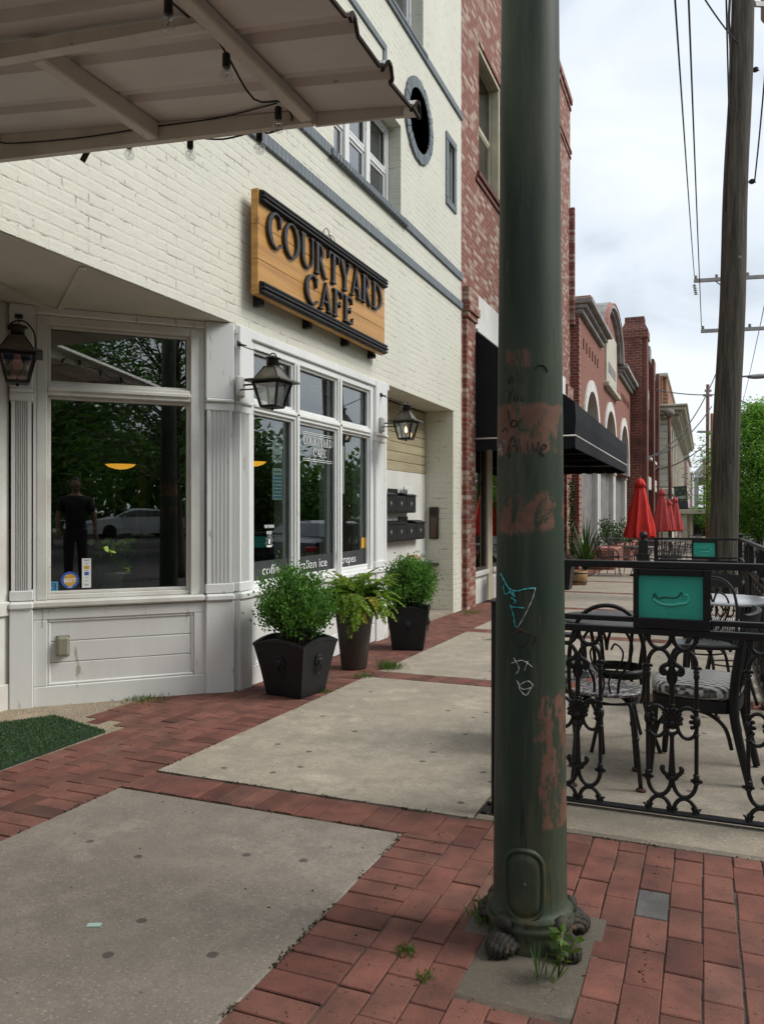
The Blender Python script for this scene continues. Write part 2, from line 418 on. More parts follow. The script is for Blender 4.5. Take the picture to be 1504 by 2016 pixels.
# ground to the horizon (road level), falling gently away along the street
g = MB(); ys = [-500, -60, -4, 40, 80, 900]; xs = [-500, -60, 0, 60, 500]
for i in range(len(ys) - 1):
    for j in range(len(xs) - 1):
        g.quad(*[(xs[a], ys[b], gz(ys[b]) - .15) for a, b in ((j, i), (j + 1, i), (j + 1, i + 1), (j, i + 1))])
structure(g.build('ground', mat('far_ground', (.16, .15, .12), (.10, .11, .07), .95, scale=.2)))
g = MB()
for i in range(1, 5):
    y0, y1 = ys[i], (ys[i + 1] if ys[i + 1] < 200 else 200)
    g.quad((KERB + .14, y0, gz(y0) - .146), (30, y0, gz(y0) - .146), (30, y1, gz(y1) - .146), (KERB + .14, y1, gz(y1) - .146))
structure(g.build('road', asphalt))
g = MB()
for y in range(-36, 78, 6):
    g.quad(*[(a, b, gz(b) - .142) for a, b in ((5.3, y), (5.42, y), (5.42, y + 3), (5.3, y + 3))])
structure(g.build('road_marking', mat('road_paint', (.62, .62, .58), (.4, .4, .38), .8, scale=9)))

def slab(mb, x0, x1, y0, y1, dz=0.0, th=.1, b=.006):
    """one sheet of pavement lying on the slope, with eased edges"""
    P = lambda x, y, z: (x, y, gz(y) + dz + z)
    top = [P(x0 + b, y0 + b, 0), P(x1 - b, y0 + b, 0), P(x1 - b, y1 - b, 0), P(x0 + b, y1 - b, 0)]
    rim = [P(x0, y0, -b), P(x1, y0, -b), P(x1, y1, -b), P(x0, y1, -b)]
    bot = [P(x0, y0, -th), P(x1, y0, -th), P(x1, y1, -th), P(x0, y1, -th)]
    mb.add(top + rim + bot, [(0, 1, 2, 3)] + [(4 + i, 4 + (i + 1) % 4, (i + 1) % 4, i) for i in range(4)] + [(8 + i, 8 + (i + 1) % 4, 4 + (i + 1) % 4, 4 + i) for i in range(4)])
BANDS = [(-11.7, .27), (-8.75, .27), (-5.8, .27), (-2.84, .27)] + [(.06 + 3.0 * k, .27) for k in range(0, 24)]
# sand bed under everything on the pavement
g = MB()
for y0, y1 in ((-40, -4), (-4, 40), (40, 78)):
    g.quad((-7, y0, gz(y0) - .0075), (KERB, y0, gz(y0) - .0075), (KERB, y1, gz(y1) - .0075), (-7, y1, gz(y1) - .0075))
structure(g.build('paving_bed', earth))
g1, g2 = MB(), MB()
for k, (yb, wd) in enumerate(BANDS):
    y0 = yb + wd; y1 = yb + 3.0 if k < len(BANDS) - 1 else 78
    if yb < -3: y1 = BANDS[k + 1][0]
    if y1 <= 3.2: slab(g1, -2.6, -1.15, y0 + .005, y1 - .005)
    elif y0 < 3.6:
        P_ = [(-2.6, 3.338), (-.93, 3.338), (-.93, 3.635), (.95, 3.635), (.95, y1 - .005), (-2.6, y1 - .005)]
        g2.add([(x, y, gz(y) + z) for z in (0, -.1) for x, y in P_], [tuple(range(6)), tuple(range(11, 5, -1))] + [(i, 6 + i, 6 + (i + 1) % 6, (i + 1) % 6) for i in range(6)])
    else: slab(g2, -2.6, .95, y0 + .005, y1 - .005)
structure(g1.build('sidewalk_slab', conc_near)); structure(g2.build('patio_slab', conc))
g = MB(); slab(g, -.922, .95, 3.338, 3.63, dz=.012, b=.012)
structure(g.build('slab_edge', conc_kerb))
g = MB()
for y in range(-30, 76, 3): slab(g, KERB, KERB + .14, y + .004, y + 2.996, dz=.004, th=.2, b=.02)
structure(g.build('kerb', conc_kerb))

GREY = G(1285, 1757)
# brick paving: every paver is modelled, laid with a little unevenness
def pavers(name, spec, seed):
    mb = MB(); rn = random.Random(seed)
    for (x, y, lx, ly) in spec:
        dz = rn.uniform(-.003, .001); tx, ty = rn.uniform(-.008, .008), rn.uniform(-.007, .007); a = rn.uniform(-.010, .010)
        lx2, ly2 = lx - rn.uniform(.002, .008), ly - rn.uniform(.002, .008)
        z = gz(y) + dz
        M = Matrix.Translation((x + rn.uniform(-.002, .002), y + rn.uniform(-.002, .002), z)) @ Matrix.Rotation(a, 4, 'Z') @ Matrix.Rotation(tx - SLOPE, 4, 'X') @ Matrix.Rotation(ty, 4, 'Y')
        v = rn.gauss(1, .10); h = rn.gauss(0, .06)
        if rn.random() < .07: v *= .74
        mb.tint = (max(.45, v + h * .3), max(.45, v - h * .5), max(.45, v - h * .4))
        if abs(x - GREY.x) < .06 and abs(y - GREY.y) < .11: mb.tint = (.66, 1.45, 1.85)
        mb.bbox((-lx2 / 2, -ly2 / 2, -.05), (lx2 / 2, ly2 / 2, 0), .003, M)
    return structure(mb.build(name, paver, tint=True))
sp = []
y = -3.0                                         # header row beside the near slab
while y < 3.06: sp.append((-1.15 + .105, y + .052, .21, .104)); y += .104
for i in range(19):                              # running bond towards the camera and the street
    x = -.94 + .104 * i + .052
    y = -3.0 + (.104 if i % 2 else 0)
    while y < 3.33:
        ly = .208 if y + .208 < 3.335 else 3.335 - y
        px, py = x, y + ly / 2
        parts_ = [(y, y + ly)]
        if -.66 < px < -.33: parts_ = [(a, b) for a, b in ((y, min(y + ly, 2.06)), (max(y, 2.60), y + ly)) if b - a > .03]   # cut round the collar of the iron post
        for a, b in parts_:
            if b - a > .03: sp.append((px, (a + b) / 2, .104, b - a))
        y += .208
pavers('brick_paving', sp, 3)
sp = []
for yb, wd in BANDS:
    if -3.5 < yb < 30:
        x = -2.6 + .052
        xe = -.96 if yb < 3.2 else .9
        while x < xe:
            for q in range(1): sp.append((x, yb + wd / 2, .104, wd - .02))
            x += .104
for c_ in (-2.705,): 
    y = -3.0
    while y < 30: sp.append((c_, y + .052, .21, .104)); y += .104
for i in range(9):
    x = -2.81 - .104 * i - .052
    y = -3.0 + (.104 if i % 2 else 0)
    y1 = 30 if x > -3.35 else 5.3
    while y < y1:
        if x > -3.32 or 3.95 < y: sp.append((x, y + .104, .104, .208))
        y += .208
pavers('brick_border', sp, 5)
g = MB(); slab(g, -7, -3.335, -3, 5.5, dz=-.006, th=.02)
structure(g.build('entry_floor', aggregate))
g = MB(); slab(g, -3.32, -2.62, 30, 78, dz=-.002, th=.02)
structure(g.build('brick_walk', brickmat('far_paver', (.26, .10, .075), (.19, .07, .055), (.1, .07, .05), 'YX', .21, .105, .008, .2)))
g = MB()                                         # mortar collar round the iron post
g.prism([(-.70, 1.98), (-.30, 2.0), (-.29, 2.3), (-.29, 2.64), (-.70, 2.66)], -.2, gz(2.3) - .004)
structure(g.build('post_footing', concrete('collar_mortar', (.18, .155, .12), (.075, .066, .05), gum=False)))
# ================================================================ THE CAFE
def frame(o, a, n):
    """local (along, out, up) -> world"""
    a = Vector(a).normalized(); n = Vector(n).normalized()
    M = Matrix(((a.x, n.x, 0, o[0]), (a.y, n.y, 0, o[1]), (0, 0, 1, o[2]), (0, 0, 0, 1))); return M
def wall_boxes(mb, ya, za, holes, x0, x1, sw=False):
    """a wall of cells along Y (or X when sw), leaving rectangular openings"""
    ys = sorted(set(ya) | {h[0] for h in holes} | {h[1] for h in holes}); zs = sorted(set(za) | {h[2] for h in holes} | {h[3] for h in holes})
    for i in range(len(ys) - 1):
        for j in range(len(zs) - 1):
            cy, cz = (ys[i] + ys[i + 1]) / 2, (zs[j] + zs[j + 1]) / 2
            if any(h[0] < cy < h[1] and h[2] < cz < h[3] for h in holes): continue
            if sw: mb.box((ys[i], x0, zs[j]), (ys[i + 1], x1, zs[j + 1]))
            else: mb.box((x0, ys[i], zs[j]), (x1, ys[i + 1], zs[j + 1]))
cream = brickmat('painted_brick', (.68, .675, .575), (.68, .675, .575), (.66, .655, .555), 'YZ', .205, .073, .010, .78, painted=True, wob=.007, rough=.62)
cream_side = brickmat('painted_brick_return', (.70, .69, .57), (.70, .69, .57), (.68, .67, .55), 'XZ', .205, .073, .010, .9, painted=True, wob=.006, rough=.62)
bluegrey = brickmat('blue_grey_brick', (.215, .25, .275), (.17, .205, .235), (.12, .14, .16), 'YZ', .071, .4, .009, .9, wob=.006, rough=.7)
white = mat('white_paint', (.80, .81, .80), (.70, .71, .69), .42, scale=2.5, bump=.10, bscale=30, stretch=(1, 1, .22), spots=(.44, .42, .37), spscale=13, splo=.635)
white2 = mat('aged_white_paint', (.74, .74, .70), (.60, .59, .54), .5, scale=3, bump=.15, bscale=40, spots=(.34, .31, .26), spscale=22, splo=.70)
soffit_m = mat('soffit_paint', (.62, .60, .50), (.52, .50, .42), .6, scale=2, bump=.08, bscale=25)
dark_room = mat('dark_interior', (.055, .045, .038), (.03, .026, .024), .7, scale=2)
pane_m = glass('shop_glass', (.50, .54, .53), .95, 1.52, base=.13)
pane_front = glass('front_shop_glass', (.72, .78, .76), .95, 1.52, base=.10)
pane_m = glass('bay_glass', (.66, .70, .68), .95, 1.52, base=.13)
pane_up = glass('upper_glass', (.35, .36, .40), .9, 1.52, base=.25, wav=.06)

cafe = thing('cafe_building', 'cream painted brick cafe with blue-grey brick bands and white bay shopfront', 'building', (XF, 5.16, 0))
LZ = 2.70
holes = [(6.9, 8.72, 4.71, 5.80), (4.0, 5.8, 4.71, 5.80), (8.70, 9.94, 5.53, 6.70), (10.55, 10.83, 5.62, 6.42), (7.75, 9.52, 7.10, 9.2), (4.2, 6.2, 7.10, 9.2)]
holes[2] = (8.80, 9.86, 5.60, 6.66)
wb = MB(); wall_boxes(wb, (-4, 11.22), (LZ, 10.2), holes, XF - .35, XF)
cy, cz, r_out = 9.33, 6.13, .53                 # round opening: wall pieces fill the square up to the circle
ring = [(cy + .40 * math.cos(2 * math.pi * k / 40), cz + .40 * math.sin(2 * math.pi * k / 40)) for k in range(40)]
def sq(k):
    a = 2 * math.pi * k / 40; c_, s_ = math.cos(a), math.sin(a); q = r_out / max(abs(c_), abs(s_)); return (cy + c_ * q, cz + s_ * q)
for k in range(40):
    k2 = (k + 1) % 40; a, b, c_, d = ring[k], ring[k2], sq(k2), sq(k)
    for X in (XF, XF - .35): wb.quad(*[(X, p[0], p[1]) for p in (a, b, c_, d)])
    wb.quad((XF, *a), (XF, *b), (XF - .35, *b), (XF - .35, *a))
wb.build('wall', cream, cafe, recalc=False)
pb = MB(); pb.box((XF - .348, 10.83, -.5), (XF - .001, 11.22, LZ - .001)); pb.box((XF - .001, 10.93, -.5), (XF + .002, 11.219, LZ + 0.03))
pb.build('pier', cream, cafe)
# blue-grey bands of upright bricks
b = MB()
b.bbox((XF - .02, 3.0, 4.225), (XF + .028, 11.221, 4.335), .006); b.build('brick_band', bluegrey, cafe)
b = MB()
b.bbox((XF - .02, 3.0, 4.645), (XF + .028, 6.85, 4.755), .006)
b.build('brick_band', bluegrey, cafe); b = MB(); b.bbox((XF - .02, 8.80, 4.645), (XF + .028, 11.221, 4.755), .006); b.build('brick_band', bluegrey, cafe)
b = MB(); b.bbox((XF - .02, 3.0, 7.0), (XF + .028, 11.221, 7.10), .006); b.build('brick_band', bluegrey, cafe)
b = MB(); b.bbox((XF - .02, 4.0, 6.40), (XF + .022, 8.235, 6.48), .005); b.bbox((XF - .02, 8.15, 5.96), (XF + .022, 8.235, 6.398), .005); b.build('panel_border', bluegrey, cafe)
b = MB()                                        # round brick surround
for k in range(36):
    a0, a1 = 2 * math.pi * (k + .06) / 36, 2 * math.pi * (k + .94) / 36; rn = random.Random(k)
    p = .03 + rn.uniform(-.004, .004); ro = .51 + rn.uniform(-.006, .006)
    poly = [(cy + q * math.cos(a), cz + q * math.sin(a)) for q, a in ((.385, a0), (ro, a0), (ro, a1), (.385, a1))]
    b.prism(poly, XF - .12, XF + p, 'x')
b.lathe([(.392, 0), (.495, 0)], (XF + .012, cy, cz), 40, M=Matrix.Rotation(R(90), 4, 'Y'))
b.build('round_surround', bluegrey, cafe)
b = MB(); b.lathe([(.40, 0), (.42, 0), (.42, .5), (.40, .5)], (XF - .5, cy, cz), 40, M=Matrix.Rotation(R(90), 4, 'Y'))
b.build('round_lining', mat('lining_paint', (.27, .31, .34), (.19, .22, .25), .7, scale=9, bump=.3), cafe)
b = MB(); b.lathe([(.001, 0), (.41, 0), (.41, .02), (.001, .02)], (XF - .40, cy, cz), 40, M=Matrix.Rotation(R(90), 4, 'Y')); b.build('round_window', mat('round_dark_glass', (.028, .036, .045), (.02, .026, .034), .15), cafe)
b = MB()                                        # sunk panel in a border
for lo, hi in (((XF - .02, 10.455, 6.42), (XF + .025, 10.925, 6.52)), ((XF - .02, 10.455, 5.52), (XF + .025, 10.925, 5.62)), ((XF - .02, 10.455, 5.622), (XF + .023, 10.55, 6.418)), ((XF - .02, 10.83, 5.622), (XF + .023, 10.925, 6.418))): b.bbox(lo, hi, .006)
b.build('sunk_panel_border', bluegrey, cafe)
b = MB(); b.box((XF - .3, 10.54, 5.61), (XF - .05, 10.84, 6.43)); b.build('sunk_panel', mat('rough_blue_grey', (.20, .24, .27), (.09, .11, .13), .8, scale=18, bump=1.0, bscale=45), cafe)

def sash(y0, y1, z0, z1, X, parent, muntins=1, mw=.05, name='window', pm=pane_up, fm=white, rail=True):
    """pair of sash lights set back in the wall"""
    f = MB(); n = muntins + 1; st = .055
    f.bbox((X, y0, z0), (X + .07, y0 + st, z1)); f.bbox((X, y1 - st, z0), (X + .07, y1, z1))
    f.bbox((X + .001, y0 + st, z1 - st), (X + .068, y1 - st, z1)); f.bbox((X + .001, y0 + st, z0), (X + .068, y1 - st, z0 + .05))
    wdt = (y1 - y0 - 2 * st) / n; zm = (z0 + z1) / 2
    for k in range(1, n): f.bbox((X + .002, y0 + st + wdt * k - .055, z0 + .05), (X + .072, y0 + st + wdt * k + .055, z1 - st))
    for k in range(n):
        a, b_ = y0 + st + wdt * k + (.055 if k else 0), y0 + st + wdt * (k + 1) - (.055 if k < n - 1 else 0)
        if rail: f.bbox((X + .004, a, zm - .022), (X + .05, b_, zm + .022), .004)
        for zz0, zz1, dx in (((z0 + .05, zm - .022, .0), (zm + .022, z1 - st, .018)) if rail else ((z0 + .05, z1 - st, 0),)):
            f.bbox((X + .010 + dx, a, zz0), (X + .036 + dx, a + .03, zz1), .003); f.bbox((X + .010 + dx, b_ - .03, zz0), (X + .036 + dx, b_, zz1), .003)
            f.bbox((X + .011 + dx, a + .03, zz0), (X + .035 + dx, b_ - .03, zz0 + .03), .003); f.bbox((X + .011 + dx, a + .03, zz1 - .03), (X + .035 + dx, b_ - .03, zz1), .003)
    w_ = f.build(name, fm, parent)
    g_ = MB(); g_.box((X + .018, y0 + st + .01, z0 + .055), (X + .023, y1 - st - .01, z1 - st - .005)); g_.build('pane', pm, w_)
    return w_
for y0, y1, z0, z1 in ((6.92, 8.71, 4.72, 5.79), (4.02, 5.79, 4.72, 5.79), (7.77, 9.51, 7.11, 9.19), (4.22, 6.19, 7.11, 9.19)):
    wd = sash(y0, y1, z0, z1, XF - .22, cafe, muntins=2 if y1 - y0 > 1.75 else 1)
    s_ = MB()
    if z0 < 5:
        y = y0 - .14
        while y < y1 + .12: s_.bbox((XF - .2, y, z0 - .075), (XF + .055, y + .068, z0 - .002 + random.uniform(0, .006)), .008); y += .074
    else: s_.bbox((XF - .2, y0 - .1, z0 - .06), (XF + .04, y1 + .1, z0 - .002), .01)
    s_.build('sill', bluegrey, wd)
b = MB(); b.box((XF - 3, -3.9, LZ + .32), (XF - .42, 11.1, LZ + .34))
for zz in (4.6, 6.98): b.box((XF - 1.2, -3.8, zz), (XF - 1.18, 11.0, zz + 2.3))
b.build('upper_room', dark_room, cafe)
b = MB(); b.box((XF - 9, 10.86, -.5), (XF - .36, 11.19, 10.19)); b.box((XF - 9, -4, LZ + .35), (XF - .36, -3.7, 10.19)); b.box((XF - 9, -3.69, 9.9), (XF - .36, 10.85, 10.05)); b.box((XF - 9.2, -4, -.5), (XF - 9, 11.19, 10.19))
b.build('outer_shell', cream_side, cafe)

# ---- shopfront
def member(mb, M, s0, s1, o0, o1, z0, z1, b=.006): mb.bbox((s0, o0, z0), (s1, o1, z1), b, M)
def shop_window(M, s0, s1, divs, z_sill, z_tr0, z_tr1, z_top, mull, depth, parent, name='shop_window', jamb=.07, pm=None):
    """fixed lights with a transom bar; s runs along, out is towards the street. returns (frame, pane bounds)"""
    f = MB(); go = -depth
    member(f, M, s0, s0 + jamb, go - .04, 0, z_sill, z_top); member(f, M, s1 - jamb, s1, go - .04, 0, z_sill, z_top)
    member(f, M, s0 + jamb, s1 - jamb, go - .039, -.003, z_top - .06, z_top - .001)
    member(f, M, s0 + jamb, s1 - jamb, go - .039, -.004, z_tr0, z_tr1)
    member(f, M, s0 + jamb, s1 - jamb, go - .041, .012, z_tr0 + .03, z_tr1 - .025)
    member(f, M, s0 - .03, s1 + .03, go - .041, .05, z_sill - .05, z_sill - .001, .012)
    member(f, M, s0 + jamb, s1 - jamb, go - .038, -.03, z_sill, z_sill + .035)
    xs = [s0 + jamb] + [d for d in divs] + [s1 - jamb]
    for d in divs:
        member(f, M, d - mull / 2, d + mull / 2, go - .042, -.002, z_sill + .001, z_top - .061)
        member(f, M, d - mull / 4, d + mull / 4, -.002, .012, z_sill + .001, z_top - .061, .004)
    bounds = []
    for i in range(len(xs) - 1):
        a = xs[i] + (mull / 2 if i else 0); b_ = xs[i + 1] - (mull / 2 if i < len(xs) - 2 else 0)
        for z0, z1 in ((z_sill + .035, z_tr0), (z_tr1, z_top - .06)):
            st = .022                                # glazing beads
            member(f, M, a, a + st, go, go + .03, z0, z1, .004); member(f, M, b_ - st, b_, go, go + .03, z0, z1, .004)
            member(f, M, a + st, b_ - st, go + .001, go + .028, z0, z0 + st, .004); member(f, M, a + st, b_ - st, go + .001, go + .028, z1 - st, z1, .004)
            bounds.append((a + .003, b_ - .003, z0 + .003, z1 - .003))
    fo = f.build(name, white2 if len(divs) == 0 else white, parent)
    for a, b_, z0, z1 in bounds:
        g_ = MB(); g_.box((a, go - .012, z0), (b_, go - .006, z1), M); g_.build('pane', pm or pane_m, fo)
    return fo, bounds
MF = frame((XF, 8.30, 0), (0, -1, 0), (1, 0, 0))            # s = 8.30 - Y
MC = frame((XF, 5.16, 0), (-1, -1, 0), (1, -1, 0))          # chamfered bay beside the entry
ML = frame((XF - 1.096, 5.16 - 1.096, 0), (0, -1, 0), (1, 0, 0))   # entry side wall
shop_window(MF, .42, 2.93, [1.25, 2.133], .655, 2.07, 2.155, 2.62, .085, .055, cafe, pm=pane_front)
b = MB()
for s_ in (.49, 1.293, 2.176): member(b, MF, s_ - .004, s_ + .026, -.20, -.098, .66, 2.06, .004)
b.build('inner_jamb', white, cafe)
shop_window(MC, .26, 1.38, [], .655, 2.085, 2.17, 2.64, .1, .075, cafe)
b = MB(); member(b, MF, .0, 3.14, -.12, .022, 2.621, LZ - .003, .008); member(b, MC, .0, 1.55, -.10, .018, 2.641, LZ - .005, .008)
b.build('header_board', white, cafe)

def fluted(mb, M, s0, s1, z0, z1, o=.03, k=5, edge=.022):
    """pilaster shaft with round-bottomed flutes"""
    w_ = (s1 - s0 - 2 * edge) / k; pts = [(s1, -.10), (s0, -.10), (s0, o)]
    for i in range(k):
        c0 = s0 + edge + w_ * (i + .5); rr = w_ * .40
        for j in range(7):
            a = math.pi * (1 - j / 6); pts.append((c0 + rr * math.cos(a), o - .016 * math.sin(a)))
    pts.append((s1, o))
    n = len(pts)
    vs = [M @ Vector((p[0], p[1], z)) for z in (z0, z1) for p in pts]
    mb.add(vs, [list(range(n))[::-1], list(range(n, 2 * n))] + [(i, (i + 1) % n, n + (i + 1) % n, n + i) for i in range(n)])
def pilaster(M, s0, s1, k, o=.03, dz=0.0):
    p = MB(); zb, zc = .66, 2.09
    fluted(p, M, s0 + .012, s1 - .012, zb + .07 + dz, zc - .06 - dz, o, k)
    member(p, M, s0, s1, -.1, o + .004, zb + dz, zb + .071 + dz, .006)
    member(p, M, s0, s1, -.1, o + .004, zc - .061 - dz, zc - dz, .006)
    member(p, M, s0 - .0, s1 + .0, -.1, o + .022, zc - dz, zc + .028, .009)
    member(p, M, s0, s1, -.1, o + .008, zc + .028, LZ - .007 - dz, .006)
    member(p, M, s0 - .004, s1 + .004, -.1, o + .03, .60 - dz, .655 + dz, .014)
    member(p, M, s0, s1, -.1, o + .012, -.16, .60 - dz, .006)
    return p.build('pilaster', white, cafe)
pilaster(MC, .012, .225, 5); pilaster(MF, 2.95, 3.128, 4, dz=.003)
pilaster(MF, .07, .40, 1, o=.02); pilaster(MC, 1.40, 1.55, 6)
b = MB(); member(b, MC, .224, .262, -.11, -.006, .60, 2.70 - .011); member(b, MC, 1.376, 1.402, -.11, -.006, .60, 2.70 - .011); member(b, MF, 2.925, 2.952, -.11, -.006, .60, 2.70 - .011); member(b, MF, .395, .425, -.11, -.006, .60, 2.70 - .011); member(b, MF, .0, .072, -.11, -.008, -.1, 2.70 - .012)
b.build('jamb_board', white, cafe)
# bulkheads under the windows: boards in a raised frame
def bulkhead(M, s0, s1, parent):
    p = MB()
    member(p, M, s0, s1, -.1, -.012, -.16, .6, .004)
    member(p, M, s0, s1, -.012, .018, .52, .598); member(p, M, s0, s1, -.012, .018, -.13, .06)
    member(p, M, s0, s0 + .09, -.012, .0175, .06, .52); member(p, M, s1 - .09, s1, -.012, .0175, .06, .52)
    for k in range(3):
        z0 = .072 + k * .1475; member(p, M, s0 + .10, s1 - .10, -.013, .001, z0, z0 + .1435, .004)
    for a, b_, z0, z1 in ((s0 + .09, s1 - .09, .50, .52), (s0 + .09, s1 - .09, .06, .08)): member(p, M, a, b_, -.011, .010, z0, z1, .007)
    for a in (s0 + .09, s1 - .11): member(p, M, a, a + .02, -.0105, .0095, .08, .50, .007)
    return p.build('bulkhead_panel', white, parent)
bulkhead(MC, .22, 1.40, cafe); bulkhead(MF, .41, 2.95, cafe)
p = MB(); member(p, MC, .0, 1.55, -.1, -.03, -.3, -.02); member(p, MF, .0, 3.14, -.1, -.03, -.3, -.02)
p.build('plinth', mat('plinth_concrete', (.17, .15, .12), (.09, .08, .065), .9, scale=5, bump=.4), cafe)
# entry side wall, ceiling over the entry, alcove
p = MB(); member(p, ML, .0, 5.0, -.2, .0, -.3, 2.695, .005); member(p, ML, .0, 5.0, .0, .022, .56, .66, .008); member(p, ML, .0, 5.0, 0, .02, -.2, .1, .006)
member(p, ML, .45, .56, 0, .02, .66, 2.69, .006); member(p, ML, 1.6, 1.71, 0, .02, .66, 2.69, .006)
p.build('entry_wall', white2, cafe)
p = MB(); p.box((XF - 1.3, -4, LZ - .004), (XF - .352, 5.3, LZ + .05)); p.box((XF - .352, -4, LZ - .004), (XF - .01, 5.15, LZ - .0005)); p.build('entry_ceiling', soffit_m, cafe)
p = MB(); p.bar((XF - .02, 1.0, LZ - .014), (XF - .95, 4.35, LZ - .014), .05, .02); p.bar((XF - .03, 3.6, LZ - .012), (XF - 1.0, 4.4, LZ - .012), .04, .016); p.build('ceiling_batten', soffit_m, cafe)
p = MB(); p.box((XF - 1.0, 8.3, LZ - .003), (XF - .352, 10.84, LZ + .05)); p.box((XF - .352, 8.3, LZ - .003), (XF - .01, 10.825, LZ - .0005)); p.build('alcove_ceiling', soffit_m, cafe)
p = MB(); p.box((XF - .5, 10.822, -.4), (XF - .0015, 10.829, LZ - .002)); p.build('alcove_side', cream_side, cafe)
p = MB()
tanwood = mat('tan_boards', (.40, .35, .22), (.31, .265, .165), .7, scale=4, bump=.3, bscale=30, stretch=(1, .3, 4), spots=(.12, .09, .05), spscale=14, splo=.70)
z = 1.80
while z < LZ - .03:
    h_ = min(.125, LZ - .006 - z); p.bbox((XF - .5, 8.28, z), (XF - .408 + random.uniform(-.003, .003), 10.82, z + h_ - .004), .005); z += .125
p.build('alcove_boards', tanwood, cafe)
p = MB(); p.bbox((XF - .5, 8.28, -.3), (XF - .412, 10.8205, 1.797), .004); p.build('alcove_panel', mat('alcove_paint', (.68, .67, .64), (.60, .59, .55), .55, scale=3), cafe)
p = MB(); p.box((XF - .5, 8.16, -.3), (XF - .09, 8.277, LZ - .006)); p.build('alcove_return', white2, cafe)
p = MB(); p.box((XF - .41, 8.3, -.3), (XF - .005, 10.82, gz(9.5) + .02)); p.build('alcove_step', conc_kerb, cafe)
# the room behind the glass
def inside(p): return p
p = MB()
p.box((XF - 8, 3.9, -.12), (XF - 2.2, 10.8, -.02)); p.box((XF - 2.2, 5.7, -.12), (XF - .16, 8.15, -.02))
p.prism([(XF - 2.2, 3.0), (XF - 1.25, 4.05), (XF - .35, 5.25), (XF - .3, 5.7), (XF - 2.2, 5.7)], -.12, -.02, 'z')
p.build('interior_floor', mat('interior_floor_wood', (.10, .06, .04), (.06, .04, .03), .4, scale=3), cafe)
p = MB(); p.box((XF - 8, 3.0, LZ + .06), (XF - .36, 10.8, LZ + .1)); p.box((XF - 6.2, 3.0, -.1), (XF - 6.0, 10.8, 2.8)); p.box((XF - 6, 10.4, -.1), (XF - .55, 10.6, 2.8)); p.box((XF - 6, 2.5, -.1), (XF - 1.4, 2.7, 2.8))
p.box((XF - .6, 8.31, -.1), (XF - .52, 10.6, 2.8))
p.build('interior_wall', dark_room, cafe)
p = MB(); member(p, MC, .30, 1.36, -.42, -.10, .63, .67, .01); member(p, MF, .45, 2.9, -.40, -.11, .60, .645, .01)
p.build('window_ledge', mat('ledge_paint', (.62, .60, .52), (.5, .48, .42), .5, scale=5), cafe)
p = MB(); member(p, MC, .31, .40, -3.2, -3.0, -.02, LZ, .01); p.bbox((XF - 4.5, 6.0, -.02), (XF - 3.7, 8.6, 1.05), .02); p.build('interior_counter', mat('counter_wood', (.13, .075, .05), (.07, .045, .03), .4, scale=4), cafe)
p = MB()
for k, (yy, zz) in enumerate(((6.3, 1.55), (7.0, 1.6), (7.7, 1.52), (8.3, 1.6))): p.bbox((XF - 5.98, yy, zz), (XF - 5.95, yy + .5, zz + .4), .004)
p.build('menu_board', mat('menu_card', (.35, .33, .27), (.2, .19, .15), .6, scale=20), cafe)

